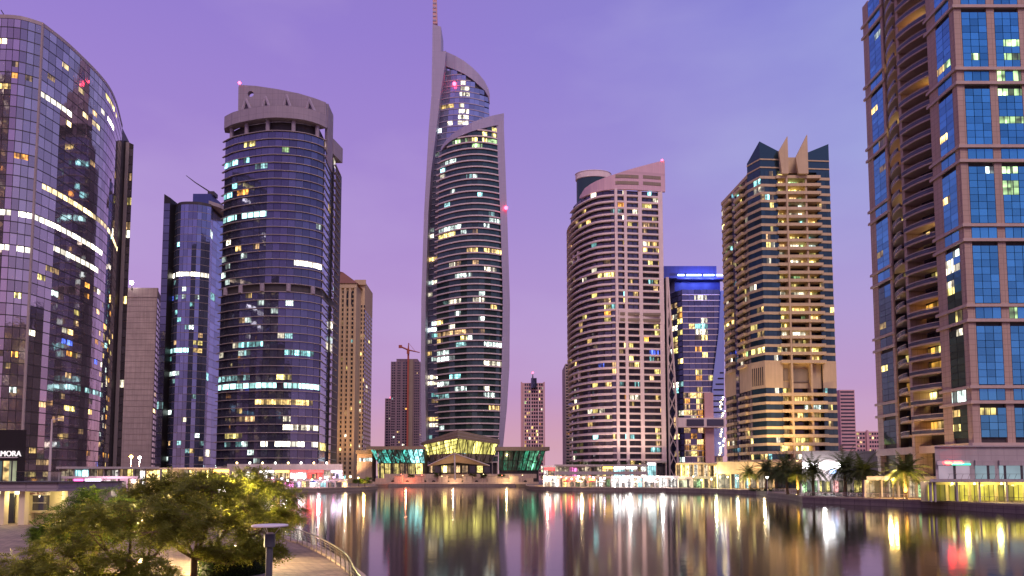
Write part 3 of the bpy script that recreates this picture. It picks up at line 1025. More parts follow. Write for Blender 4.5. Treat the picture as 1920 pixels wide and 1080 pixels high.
# ================================================================== E: beige tower with tiled roof
def tower_e():
    Y = 440
    zt = wz(532, Y)
    X = lambda px, dy=0: wx(px, Y + dy, zt)
    t = thing('beige_tower', 'warm beige stone tower with arched windows and a red tiled roof behind the drum tower', 'tower', (X(640), Y + 20, GZ))
    xl, xm, xr = X(610), X(667), X(691, 30)
    part('wall', MB().prism([(xl, Y), (xm, Y), (xm + .5, Y + 14), (xl, Y + 40)], GZ, zt), M['beige_stone'], t)
    zt2 = wz(528, Y + 14)
    part('side_wing', MB().prism([(X(664, 14), Y + 14.2), (X(684, 14), Y + 14.2), (xr, Y + 44), (X(664, 14), Y + 50)], GZ, zt2), M['beige_stone'], t)
    # hipped roof
    zp = wz(509, Y + 14)
    e = 1.6
    mb = MB().add([(xl - e, Y - e, zt), (xm + e, Y - e, zt), (xm + e, Y + 34, zt), (xl - e, Y + 34, zt), (X(632, 12), Y + 12, zp), (X(643, 16), Y + 16, zp)],
                  [(0, 3, 2, 1), (0, 1, 5, 4), (1, 2, 5), (2, 3, 4, 5), (3, 0, 4)])
    part('roof', mb, M['red_tile'], t)
    part('cornice', MB().box(xl - 1, xm + 1.0, Y - 1.0, Y - .002, zt - 3.0, zt - .01), M['beige_stone'], t)
    part('cornice', MB().box(X(665, 14), X(686, 14), Y + 13, Y + 14.1, zt2 - 2.4, zt2 + 1), M['beige_stone'], t)
    n = 42
    fh = (zt - 8) / n
    # piers and window columns
    cols = [612, 622, 630, 639, 648, 657, 667]
    for px in cols:
        part('pier', MB().box(X(px) - .75, X(px) + .75, Y - .9, Y - .003, GZ, zt - 3.1), M['beige_stone'], t)
    rows = [(GZ + 3 + k * fh, GZ + 3 + k * fh + fh * .58) for k in range(n)]
    for i, (a, b) in enumerate(zip(cols, cols[1:])):
        g = 1.4 if i != 3 else .4
        facade(t, [(X(a) + .9, Y), (X(b) - .9, Y)], rows, lit_rows([], .32 if i == 0 else .07, PAL_HOME), 'glass_dark', cap=0, gap=g, name='window')
    for px in (672, 677, 682):
        facade(t, [(X(px, 14), Y + 14.2), (X(px + 3.4, 14), Y + 14.2)], rows[:-2], lit_rows([], .06, PAL_HOME), 'glass_dark', cap=0, gap=.4)
    side = lin((X(684, 14), Y + 14.2), (xr, Y + 44), 4)
    facade(t, side, rows[:-3], lit_rows([], .03, PAL_HOME), 'glass_dark', cap=0, gap=3.5)
    for k in range(4, n, 6):
        part('string_course', MB().box(xl, xm + .3, Y - .4, Y - .002, GZ + 2 + k * fh, GZ + 2.5 + k * fh), M['beige_stone'], t)
    for px in (652, 660):
        part('arched_window', MB().slabxz([(X(px - 1.6), zt - 14), (X(px + 1.6), zt - 14), (X(px + 1.6), zt - 7), (X(px + .9), zt - 5.8), (X(px), zt - 5.4), (X(px - .9), zt - 5.8), (X(px - 1.6), zt - 7)], Y - .25, Y - .004), M['glass_dark'], t)


tower_e()


# ================================================================== F, H, L: distant towers
def grid_tower(name, label, px0, px1, ytop, Y, wall, cols, nf, p, pal, depth=30, glass='glass_dark', wfrac=.6, hfrac=.55, ybase=None, pier=None, side=None):
    zt = wz(ytop, Y)
    x0, x1 = wx(px0, Y, zt), wx(px1, Y, zt)
    t = thing(name, label, 'tower', ((x0 + x1) / 2, Y + depth / 2, GZ))
    part('wall', MB().box(x0, x1, Y, Y + depth, GZ, zt), M[wall], t)
    fh = (zt - GZ) / nf
    rows = [(GZ + k * fh + fh * .2, GZ + k * fh + fh * (.2 + hfrac)) for k in range(1, nf)]
    w = (x1 - x0)
    for a, b, n in cols:
        pl = lin((x0 + w * a, Y), (x0 + w * b, Y), n)
        facade(t, pl, rows, lit_rows([], p, pal), glass, cap=0, gap=(w * (b - a) / n) * (1 - wfrac), o1=.15)
    if pier:
        for a in pier:
            part('pier', MB().box(x0 + w * a - .8, x0 + w * a + .8, Y - 1.2, Y - .003, GZ, zt + 1.0), M[wall], t)
    if side:
        pl = lin((x0, Y + depth), (x0, Y), 4) if side < 0 else lin((x1, Y), (x1, Y + depth), 4)
        facade(t, pl, rows, lit_rows([], p, pal), glass, cap=0, gap=depth / 4 * .4, o1=.15)
    return t, x0, x1, zt


def distant():
    t, x0, x1, zt = grid_tower('unfinished_tower', 'dark unfinished tower under a tower crane beside the tallest tower', 733, 788, 678, 820, 'site_concrete', [(.03, .16, 2), (.22, .34, 2), (.40, .58, 2), (.80, .98, 3)], 46, .02, PAL_MIX, side=1)
    part('core', MB().box(x0 + (x1 - x0) * .6, x0 + (x1 - x0) * .77, 816, 819.9, GZ, zt + 2), M['roof_bronze'], t)
    part('formwork', MB().box(x0 + 6, x1 - 4, 824, 840, zt + .01, zt + 4), M['site_concrete'], t)
    for k in range(0, 44):
        pass
    # tower crane
    b = W(765.5, 678, 815)
    zc = wz(657, 815)
    c = thing('tower_crane', 'red tower crane rising over the dark unfinished tower', 'crane', (b[0], 815, GZ))
    part('mast', MB().box(b[0] - 1.0, b[0] + 1.0, 814, 815.9, GZ, zc), M['crane_red'], c)
    part('cab', MB().box(b[0] - 1.6, b[0] + 1.6, 812.5, 813.9, zc - 4.5, zc - .5), M['crane_red'], c)
    tip = W(766, 643, 815)
    part('peak', MB().tube([(b[0], 815, zc), tip], [1.1, .4], 4), M['crane_red'], c)
    j0, j1 = W(749, 649, 815), W(787, 661, 815)
    part('jib', MB().tube([(b[0], 815, zc + .5), j1], [.9, .5], 4), M['crane_red'], c)
    part('counter_jib', MB().tube([(b[0], 815, zc + .5), j0], [1.0, .9], 4), M['crane_red'], c)
    part('counterweight', MB().box(j0[0] - .8, j0[0] + 3, 813.6, 816.4, j0[2] - 2.2, j0[2] + 1.2), M['crane_red'], c)
    part('tie', MB().tube([tip, (j1[0] * .6 + b[0] * .4, 815, (j1[2] * .6 + zc * .4) + .6)], .18, 4), M['crane_red'], c)
    t, x0, x1, zt = grid_tower('narrow_dark_tower', 'narrow dark brown block with a red roof light left of the unfinished tower', 722, 736, 747, 900, 'site_concrete', [(.1, .9, 2)], 30, .02, PAL_MIX)
    beacon(t, (x1 - 2, 899, zt + 1), 1.1)
    t, x0, x1, zt = grid_tower('white_grid_tower', 'slim distant tower with a white grid facade and red-tipped mast', 977, 1021, 718, 760, 'far_rose', [(.14, .40, 3), (.43, .72, 3), (.75, .93, 2)], 27, .17, PAL_HOME, wfrac=.72, hfrac=.62, pier=(.02, .98))
    w = x1 - x0
    for a in (.12, .415, .735, .94):
        part('grid_pier', MB().box(x0 + w * a - .3, x0 + w * a + .3, 759, 759.99, GZ, zt - 4), M['rose_plaster'], t)
    part('roof_core', MB().box(x0 + w * .42, x0 + w * .66, 756, 775, zt - 6, zt + 5), M['glass_night'], t)
    part('mast', MB().tube([(x0 + w * .5, 760, zt + 5), (x0 + w * .5, 760, wz(701, 760))], [.9, .4], 5), M['frame_dark'], t)
    beacon(t, (x0 + w * .5, 760, wz(699, 760)), .9)
    grid_tower('striped_pink_tower', 'pink block with dark horizontal stripes behind the beige balcony tower', 1574, 1602, 731, 520, 'far_rose', [(.03, .97, 1)], 26, .03, PAL_HOME, wfrac=.97, hfrac=.42)
    grid_tower('pink_apartment_block', 'low peach apartment block beside the brown stone tower, far behind palms', 1603, 1650, 809, 560, 'far_rose', [(.05, .4, 3), (.55, .95, 4)], 12, .12, PAL_HOME, wfrac=.5, hfrac=.5, pier=(.47,))
    grid_tower('ribbed_brown_tower', 'thin ribbed brown tower half hidden behind the pink curved tower', 1060, 1074, 682, 470, 'brown_band', [(.05, .95, 2)], 40, .03, PAL_HOME, wfrac=.9, hfrac=.5)


distant()


m_glass('glass_lav', (.36, .38, .55), .7)


# ================================================================== G: the tallest tower: two lens-shaped shafts with fins
def tower_g():
    Yb, Yf = 478, 452
    # ---- back shaft
    cx, _, _ = W(870, 400, Yb)
    t = thing('spire_tower', 'tallest tower, back shaft with violet fin, blue glass and a tall spire', 'tower', (W(860, 840, Yb)[0], Yb + 15, GZ))
    lft = [(45, 811), (95, 810.5), (180, 809), (240, 804), (400, 795), (560, 790), (700, 789), (845, 791)]
    gl = [(95, 836), (122, 834), (175, 826), (244, 818), (326, 808), (400, 803), (560, 798), (700, 797), (845, 799)]
    P = lambda px, py, Y: (W(px, py, Y)[0], W(px, py, Y)[2])
    fin = [P(x, y, Yb - 6) for y, x in lft] + [P(x, y, Yb - 6) for y, x in gl[::-1]] + [P(827.5, 97, Yb - 6), P(827, 50, Yb - 6)]
    part('fin', MB().slabxz(fin, Yb - 6, Yb + 10), M['almas_fin'], t)
    sp = [P(811.3, 44, Yb - 3), P(811.3, -60, Yb - 3), P(816.5, -60, Yb - 3), P(820, 44, Yb - 3)]
    part('spire', MB().slabxz(sp, Yb - 3, Yb), M['far_rose'], t)
    for k in range(12):
        y = -50 + k * 8
        zc = W(815, y, Yb - 3)[2]
        x0 = W(811, y, Yb - 3)[0]; x1 = W(818.5, y, Yb - 3)[0]
        part('spire_rung', MB().box(x0 + .15, x1 - .15, Yb - 3.3, Yb - 3.01, zc - .5, zc + .5), M['almas_fin'], t)
    roof = [(827, 95), (840, 99), (855, 106), (870, 115), (885, 127), (897, 139), (908, 153), (915, 167), (917.5, 178)]
    gtop = [(834, 122), (846, 126), (858, 132), (870, 139), (884, 149), (897, 160), (906, 170), (913, 182), (916.5, 196)]
    sag = lambda px: 9 * ((px - 862) / 60.0) ** 2
    pl, zb, zt = [], [], []
    for (a, b), (c, d) in zip(roof, gtop):
        Y = Yb + sag(a)
        p = W(a, b, Y); pl.append((p[0], Y)); zt.append(p[2]); zb.append(W(c, d, Y)[2])
    part('crown_wall', MB().strip(pl, -3, .6, zb, zt), M['almas_fin'], t)
    fh = 4.3
    zbase = GZ + 12
    ztop = wz(122, Yb)
    nf = int((ztop - zbase) / fh)
    rows, bodyl = [], []
    cl = [(y, x) for y, x in gl]
    for k in range(nf):
        z = zbase + k * fh
        py = proj(cx, Yb, z + 2)[1]
        xl = interp(cl, py)
        lev = []
        n = 10
        for i in range(n + 1):
            px = xl + (917 - xl) * i / n
            Y = Yb + sag(px)
            lev.append((wx(px, Y, z), Y))
        rows.append((z + .75, z + fh - .1, lev))
        bodyl.append((z, lev))
    # roof curve decides which panes exist
    rc = [(a, b) for a, b in gtop]
    def keep(px, py, r, i):
        if py < interp(rc, px) + 4: return False
        return py < 330 or px < 832
    L_ = [(y, 863, 877, 'white') for y in (155, 165, 176, 194, 204, 214, 224, 233)] + [(202, 822, 848, 'warm'), (244, 815, 832, 'cool'), (232, 838, 844, 'white'), (283, 806, 826, 'blue'), (294, 806, 826, 'cool'), (344, 800, 818, 'white'), (175, 905, 912, 'warm'), (447, 795, 815, 'white'), (490, 790, 820, 'warm'), (616, 790, 825, 'cool'), (670, 790, 822, 'cool'), (712, 790, 825, 'white'), (722, 790, 825, 'white'), (796, 795, 825, 'white'), (786, 795, 825, 'warm')]
    facade(t, None, rows, lit_rows(L_, .0, PAL_OFFICE, 5, pfn=lambda px, y: .01 if y < 420 else .16), 'glass_lav', cap=170, gap=.1, keep=keep, sp=.2)
    for z, lev in bodyl:
        py = proj(cx, Yb, z)[1]
        if py < 330:
            ll = [p for p in lev if py > interp(rc, proj(p[0], p[1], z)[0]) + 2]
        else:
            ll = lev[:4]
        if len(ll) > 1:
            part('floor_band', MB().strip(ll, -.2, .35, z, z + .7), M['almas_fin'], t)
    # core behind the glass, stepped under the roof curve
    mb = MB()
    for j in range(8):
        k0 = int(nf * j / 8); k1 = int(nf * (j + 1) / 8)
        lv = bodyl[(k0 + k1) // 2][1]
        zz0 = zbase - 12 if j == 0 else bodyl[k0][0]
        tops = []
        for p in lv:
            px = proj(p[0], p[1], 300)[0]
            lim = W(px, interp(rc, px) + 3, p[1])[2]
            tops.append(min(bodyl[k1 - 1][0] + fh, lim))
        tops = [max(a, zz0 + .1) for a in tops]
        q = inset(lv, .35)
        mb.prism(q + [(q[-1][0], Yb + 26), (q[0][0] + 1, Yb + 26)], zz0, tops + [tops[-1], tops[0]])
    part('core', mb, M['frame_dark'], t)
    p = W(852, 157, Yb - 2); part('beacon', MB().ball(p, 1.3, 8), M['lamp_red'], t)

    # ---- front shaft
    t2 = thing('crescent_tower', 'front shaft of the tallest tower with pale balcony rings and slanted violet fin', 'tower', (W(885, 840, Yf)[0], Yf + 8, GZ))
    L2 = [(250, 832), (300, 825), (400, 822), (560, 819), (700, 820), (845, 824)]
    R2 = [(240, 931), (400, 938), (560, 943), (700, 940), (780, 937), (845, 933)]
    F2 = [(213, 944), (400, 951), (560, 956), (680, 955), (760, 950), (850, 941)]
    finp = [P(944, 213, Yf - 4)] + [P(x, y, Yf - 4) for y, x in F2[1:]] + [P(x, y, Yf - 4) for y, x in R2[::-1]] + [P(929, 218.5, Yf - 4)]
    part('fin', MB().slabxz(finp, Yf + 4, Yf + 16), M['almas_fin'], t2)
    outer = [(944, 213), (925, 217), (905, 222.5), (885, 230.5), (865, 241), (848, 253), (835, 267), (828, 278)]
    inner = [(931, 234), (915, 236.5), (897, 241.5), (880, 247), (862, 255), (848, 263.5), (837, 274), (829, 284)]
    sag2 = lambda px: 10 * ((px - 893) / 62.0) ** 2
    pl, zb, zt = [], [], []
    for (a, b), (c, d) in list(zip(outer, inner))[::-1]:
        Y = Yf + sag2(a)
        p = W(a, b, Y); pl.append((p[0], Y)); zt.append(p[2]); zb.append(W(c, d, Y)[2])
    part('slanted_roof_beam', MB().strip(pl, -3, .7, zb, zt), M['almas_fin'], t2)
    zbase, ztop = GZ + 13, wz(236, Yf)
    fh = 4.28
    nf = int((ztop - zbase) / fh)
    rows, lv_all = [], []
    rc2 = [(a, b) for a, b in inner[::-1]]
    for k in range(nf + 1):
        z = zbase + k * fh
        py = proj(W(885, 500, Yf)[0], Yf, z + 2)[1]
        xl, xr = interp(L2, py), interp(R2, py)
        lev = []
        n = 11
        for i in range(n + 1):
            px = xl + (xr - xl) * i / n
            Y = Yf + sag2(px)
            lev.append((wx(px, Y, z), Y))
        lv_all.append((z, lev))
        rows.append((z + 1.25, z + fh - .12, lev))
    keep2 = lambda px, py, r, i: py > interp(rc2, px) + 2
    L_ = [(247, 903, 932, 'yellow'), (258, 862, 932, 'yellow'), (268, 846, 932, 'green'), (268, 895, 915, 'yellow'), (305, 826, 852, 'cool'), (330, 884, 893, 'cool'), (355, 836, 858, 'cool'), (418, 908, 947, 'cool'), (430, 826, 874, 'cool'),
          (441, 824, 852, 'yellow'), (470, 876, 945, 'warm'), (503, 904, 934, 'white'), (514, 848, 886, 'cool'), (557, 882, 908, 'white'), (568, 846, 864, 'white'), (580, 916, 934, 'warm'), (592, 850, 880, 'cool'), (600, 882, 907, 'cool'), (624, 822, 905, 'dimwarm'), (634, 858, 876, 'yellow'),
          (647, 904, 948, 'cool'), (646, 850, 880, 'dimcool'), (660, 818, 842, 'cool'), (680, 905, 948, 'white'), (672, 818, 850, 'cool'), (702, 826, 878, 'cyan'), (724, 824, 884, 'cool'), (736, 903, 948, 'cool'), (748, 820, 840, 'dimcool'), (770, 882, 948, 'warm'), (805, 824, 840, 'cool')]
    facade(t2, None, rows, lit_rows(L_, .06, PAL_OFFICE, 5.5), 'glass_green', cap=300, gap=.12, keep=keep2)
    for z, lev in lv_all:
        ll = [p for p in lev if proj(p[0], p[1], z)[1] > interp(rc2, proj(p[0], p[1], z)[0]) + 2]
        if len(ll) > 1:
            part('floor_ring', MB().strip(ll, -.3, .9, z + .35, z + 1.2), M['slab_edge'], t2)
            part('spandrel', MB().strip(ll, -.2, .3, z - .1, z + .34), M['frame_dark'], t2)
    # pointed ledges at the left end of every floor
    for z, lev in lv_all[:-3]:
        a = lev[0]
        part('ledge_tip', MB().prism([(a[0] - 2.6, a[1] + 1.5), (a[0] + .2, a[1] - .9), (a[0] + .2, a[1] + 3)], z + .3, z + 1.1), M['slab_edge'], t2)
    mb = MB()
    for j in range(10):
        k0 = int(nf * j / 10); k1 = int(nf * (j + 1) / 10) if j < 9 else nf
        lv = lv_all[(k0 + k1) // 2][1]
        zz0 = GZ if j == 0 else lv_all[k0][0]
        tops = []
        for p in lv:
            px = proj(p[0], p[1], 200)[0]
            tops.append(max(zz0 + .1, min(lv_all[k1][0] + (fh if j == 9 else 0), W(px, interp(rc2, px) + 2, p[1])[2])))
        q = inset(lv, .4)
        mb.prism(q + [(q[-1][0], Yf + 24), (q[0][0] + 1, Yf + 24)], zz0, tops + [tops[-1], tops[0]])
    part('core', mb, M['frame_dark'], t2)
    q = W(948.5, 381, Yf - 5)
    part('beacon', MB().ball((q[0], Yf + 3, q[2]), 1.2, 8), M['lamp_red'], t2)
    for i in range(12):
        k, f = divmod(i * 11 / 11.0, 1)
        p = lv_all[0][1][min(11, i)]
        part('column', MB().box(p[0] - .4, p[0] + .4, p[1] - 1.0, p[1] - .3, GZ, zbase + .3), M['slab_edge'], t2)


tower_g()


# ================================================================== podium of the tallest tower
def conference_hall():
    t = thing('conference_hall', 'prow-shaped hall with bronze roof and slanting yellow-lit glass at the foot of the tallest tower', 'hall', (W(862, 890, 420)[0], 425, GZ))
    Yp, Ye = 396, 424
    A, B, C = W(789, 830, Ye), W(858, 806, Yp), W(937, 824, Ye + 4)
    a2, b2, c2 = W(789, 834, Ye), W(858, 822, Yp), W(937, 833, Ye + 4)
    top = [(A[0], A[1], A[2]), (B[0], B[1], B[2]), (C[0], C[1], C[2]), (C[0] - 6, Ye + 34, C[2] + 1), (A[0] + 6, Ye + 34, A[2] + 2)]
    bot = [(a2[0], a2[1], a2[2]), (b2[0], b2[1], b2[2]), (c2[0], c2[1], c2[2]), (C[0] - 6, Ye + 34, c2[2]), (A[0] + 6, Ye + 34, a2[2])]
    mb = MB().add(top + bot, [(0, 1, 2, 3, 4), (9, 8, 7, 6, 5), (0, 5, 6, 1), (1, 6, 7, 2), (2, 7, 8, 3), (3, 8, 9, 4), (4, 9, 5, 0)])
    part('roof', mb, M['roof_bronze'], t)
    for f0, f1 in ((.2, .26), (.62, .68)):
        pts_t = [tuple(top[i][k] * (1 - f0) + bot[i][k] * f0 for k in range(3)) for i in range(3)]
        pts_b = [tuple(top[i][k] * (1 - f1) + bot[i][k] * f1 for k in range(3)) for i in range(3)]
        v = [(p[0], p[1] - .25, p[2]) for p in pts_t + pts_b]
        part('roof_trim', MB().add(v + [(p[0], p[1] + .3, p[2]) for p in pts_t + pts_b], [(0, 1, 4, 3), (1, 2, 5, 4), (0, 6, 7, 1), (1, 7, 8, 2), (3, 4, 10, 9), (4, 5, 11, 10)]), M['fin_metal'], t)
    # slanting glass, 2 faces, panes one by one
    low = [W(800, 866, Ye + 4), W(858, 868, Yp + 10), W(924, 866, Ye + 8)]
    hi = [(a2[0] + 1.2, a2[1] + 1.5, a2[2] - .05), (b2[0], b2[1] + 1.5, b2[2] - .05), (c2[0] - 1.2, c2[1] + 1.5, c2[2] - .05)]
    def lerp(p, q, f): return tuple(p[k] + (q[k] - p[k]) * f for k in range(3))
    for s in (0, 1):
        n = 8
        for i in range(n):
            for r_, (g0, g1, mat) in enumerate(((.0, .58, 'hall_glow'), (.6, .98, 'podium_grey'))):
                u0, u1 = i / n + .008, (i + 1) / n - .008
                q = [lerp(lerp(hi[s], hi[s + 1], u), lerp(low[s], low[s + 1], u), g) for u, g in ((u0, g0), (u1, g0), (u1, g1), (u0, g1))]
                vs_ = q + [(x, y + .25, z) for x, y, z in q]
                part('glass_pane' if r_ == 0 else 'lower_panel', MB().add(vs_, [(3, 2, 1, 0), (4, 5, 6, 7), (0, 1, 5, 4), (1, 2, 6, 5), (2, 3, 7, 6), (3, 0, 4, 7)]), M[mat], t)
        for i in range(5):
            ua, ub = (i + .1) / 5, (i + .55) / 5
            for (u, g) in ((ua, 0), (min(1, ua + .19), 0)):
                p = lerp(hi[s], hi[s + 1], u); q = lerp(low[s], low[s + 1], ub)
                part('strut', MB().tube([(p[0], p[1] - .9, p[2]), (q[0], q[1] - .7, q[2])], .26, 5), M['rail_metal'], t)
    # body behind and below
    part('wall', MB().prism([(low[0][0] + 1, Ye + 8), (low[1][0], Yp + 14), (low[2][0] - 1, Ye + 12), (low[2][0] - 1, Ye + 30), (low[0][0] + 1, Ye + 30)], GZ + 2.5, wz(868, Ye)), M['frame_dark'], t)
    x0, x1 = W(804, 880, Ye)[0], W(920, 880, Ye)[0]
    n = 9
    for i in range(n):
        xa = x0 + (x1 - x0) * i / n + .4; xb = x0 + (x1 - x0) * (i + 1) / n - .4
        part('lobby_window', MB().box(xa, xb, Yp + 8 + abs(i - 4) * 4.5, Yp + 8.3 + abs(i - 4) * 4.5, wz(886, Yp + 10), wz(873, Yp + 10)), M['dimwarm' if i in (0, 3, 4, 5) else ('yellow' if i in (2, 7) else 'glass_dark')], t)
    # tent canopy in front
    c = thing('tent_canopy', 'pale peaked tent canopy on a single white mast before the prow-shaped hall', 'canopy', (W(854, 898, 388)[0], 388, GZ))
    ap = W(852, 850, 388); l_ = W(802, 873, 392); r_ = W(918, 873, 392); bk = W(856, 866, 402)
    d = .35
    vs_ = [ap, l_, r_, bk] + [(p[0], p[1] + .05, p[2] - d) for p in (ap, l_, r_, bk)]
    part('fabric', MB().add(vs_, [(0, 1, 3), (0, 3, 2), (4, 7, 5), (4, 6, 7), (0, 4, 5, 1), (2, 6, 4, 0), (1, 5, 7, 3), (3, 7, 6, 2)]), M['terrace_stone'], c)
    part('mast', MB().tube([(ap[0] + .4, 388.5, GZ + 2.5), (ap[0], 388.5, ap[2])], .42, 8), M['white_metal'], c)
    part('edge_tube', MB().tube([l_, ap, r_], .3, 6), M['slab_edge'], c)
    # wings
    def wing(name, label, px0, px1, pxb0, pxb1, Y, yt0, yt1, yb, mats, n, cat='wing'):
        w = thing(name, label, 'hall', (W((px0 + px1) / 2, 890, Y)[0], Y + 8, GZ))
        xa, xb = W(px0, yt1, Y)[0], W(px1, yt1, Y)[0]
        za, zb = wz(yt0, Y), wz(yt1, Y)
        part('roof', MB().prism([(xa - 2, Y - 2), (xb + 2, Y - 2), (xb - 1, Y + 22), (xa - 1, Y + 22)], zb, za), M['roof_bronze'], w)
        ba, bb = W(pxb0, yb, Y + 4)[0], W(pxb1, yb, Y + 4)[0]
        zl = wz(yb, Y + 4)
        for r_ in range(2):
            for i in range(n):
                def pt(u, v):
                    x = (xa + (xb - xa) * u) * (1 - v) + (ba + (bb - ba) * u) * v
                    return (x, Y + 5 * v, zb * (1 - v) + zl * v)
                e = .012
                q = [pt(i / n + e, r_ / 2 + .01), pt((i + 1) / n - e, r_ / 2 + .01), pt((i + 1) / n - e, (r_ + 1) / 2 - .01), pt(i / n + e, (r_ + 1) / 2 - .01)]
                vs_ = q + [(x, y + .3, z) for x, y, z in q]
                part('glass_pane', MB().add(vs_, [(3, 2, 1, 0), (4, 5, 6, 7), (0, 1, 5, 4), (1, 2, 6, 5), (2, 3, 7, 6), (3, 0, 4, 7)]), M[mats(i / n, r_)], w)
        part('wall', MB().prism([(ba + .5, Y + 6), (bb - .5, Y + 6), (bb - .5, Y + 20), (ba + .5, Y + 20)], GZ, zb - .05), M['frame_dark'], w)
        return w, ba, bb, zl
    tealf = lambda u, r_: 'hall_teal_hot' if u > .62 else 'hall_teal'
    w, ba, bb, zl = wing('teal_hall_wing', 'wing with teal glittering glass under a bronze roof, left of the yellow prow hall', 694, 793, 707, 797, 404, 837, 843, 868, tealf, 10)
    for i in range(6):
        xa = ba + (bb - ba) * (i + .12) / 6.2; xb = ba + (bb - ba) * (i + .86) / 6.2
        part('archway', MB().slabxz([(xa, GZ + 3.2), (xb, GZ + 3.2), (xb - .4, zl - .4), (xa - .8, zl - .4)], 409.2, 409.7), M['yellow' if i not in (3,) else 'dimwarm'], w)
    greenf = lambda u, r_: 'hall_green_hot' if (.62 < u < .85) else 'hall_green'
    wing('green_hall_wing', 'wing with dark emerald glass under a bronze roof, right of the yellow prow hall', 934, 1024, 934, 1012, 404, 838, 845, 882, greenf, 9)
    s = thing('side_pavilion', 'small teal-lit flat-roofed pavilion at the far left end of the teal wing', 'hall', (W(682, 890, 410)[0], 414, GZ))
    xa, xb = W(669, 850, 410)[0], W(697, 850, 410)[0]
    part('wall', MB().box(xa, xb, 411, 424, GZ, wz(851, 410)), M['terrace_stone'], s)
    part('roof', MB().box(xa - .6, xb + .6, 409.6, 425, wz(851, 410) + .01, wz(844, 410)), M['roof_bronze'], s)
    for i in range(4):
        part('window', MB().box(xa + 1.2 + i * 2.0, xa + 2.9 + i * 2.0, 410.8, 410.99, wz(865, 410), wz(859, 410)), M['cool'], s)
    # terraces: stepped stone, planter pillars
    tr = thing('stone_terrace', 'stepped pink stone terrace with round openings along the water before the hall', 'terrace', (W(845, 905, 396)[0], 396, GZ))
    xl, xr = W(690, 900, 396)[0], W(1010, 900, 396)[0]
    part('lower_step', MB().box(xl, xr, 394.5, 412, GZ, GZ + 1.1), M['terrace_stone'], tr)
    part('upper_step', MB().box(xl + 4, xr - 3, 397.5, 411.9, GZ + 1.11, GZ + 3.2), M['terrace_stone'], tr)
    part('back_wall', MB().box(xl + 8, xr - 1, 403, 403.8, GZ + 3.21, GZ + 5.8), M['terrace_stone'], tr)
    for px in (735, 762, 795, 812, 838, 868, 893, 928, 962, 985):
        p = W(px, 903, 394.3)
        v = [(p[0] + 1.0 * math.cos(a) * 1.0, p[2] + .75 * math.sin(a)) for a in [2 * math.pi * k / 14 for k in range(14)]]
        part('round_opening', MB().slabxz(v, 397.2, 397.49), M['black_panel'], tr)
    for px, l in ((748, 'with a red glow'), (787, 'second'), (831, 'left of the mast'), (877, 'right of the mast'), (923, 'fifth'), (964, 'last')):
        p = W(px, 896, 395.8)
        lab = {748: 'rose stone planter block on the terrace nearest the teal wing', 787: 'rose stone planter block under the left corner of the prow hall', 831: 'rose stone planter block just left of the tent mast',
               877: 'rose stone planter block just right of the tent mast', 923: 'rose stone planter block under the right corner of the prow hall', 964: 'rose stone planter block before the emerald wing'}[px]
        single('planter_block', MB().prism([(p[0] - 2.6, 395), (p[0] + 2.6, 395), (p[0] + 2.6, 397), (p[0] - 2.6, 397)], GZ + 1.1, [GZ + 4.3, GZ + 4.3, GZ + 4.4, GZ + 4.4]).box(p[0] - 2.8, p[0] + 2.8, 394.8, 397.2, GZ + 4.41, GZ + 4.7),
               M['terrace_stone'], lab, 'planter', (p[0], 396, GZ + 1.1), 'planter blocks along the terrace')


m_lit('hall_glow', (1.0, .88, .22), 1.9, detail=.3, lo=.6, mull=1.0, dark=.5)
m_lit('hall_teal', (.10, .75, .62), .85, detail=.8, lo=.02)
m_lit('hall_teal_hot', (.35, 1.0, .98), 1.7, detail=.5, lo=.2)
m_lit('hall_green', (.03, .30, .16), .5, detail=.5, lo=.1)
m_lit('hall_green_hot', (.25, 1.0, .55), 1.0, detail=.3, lo=.05)
conference_hall()


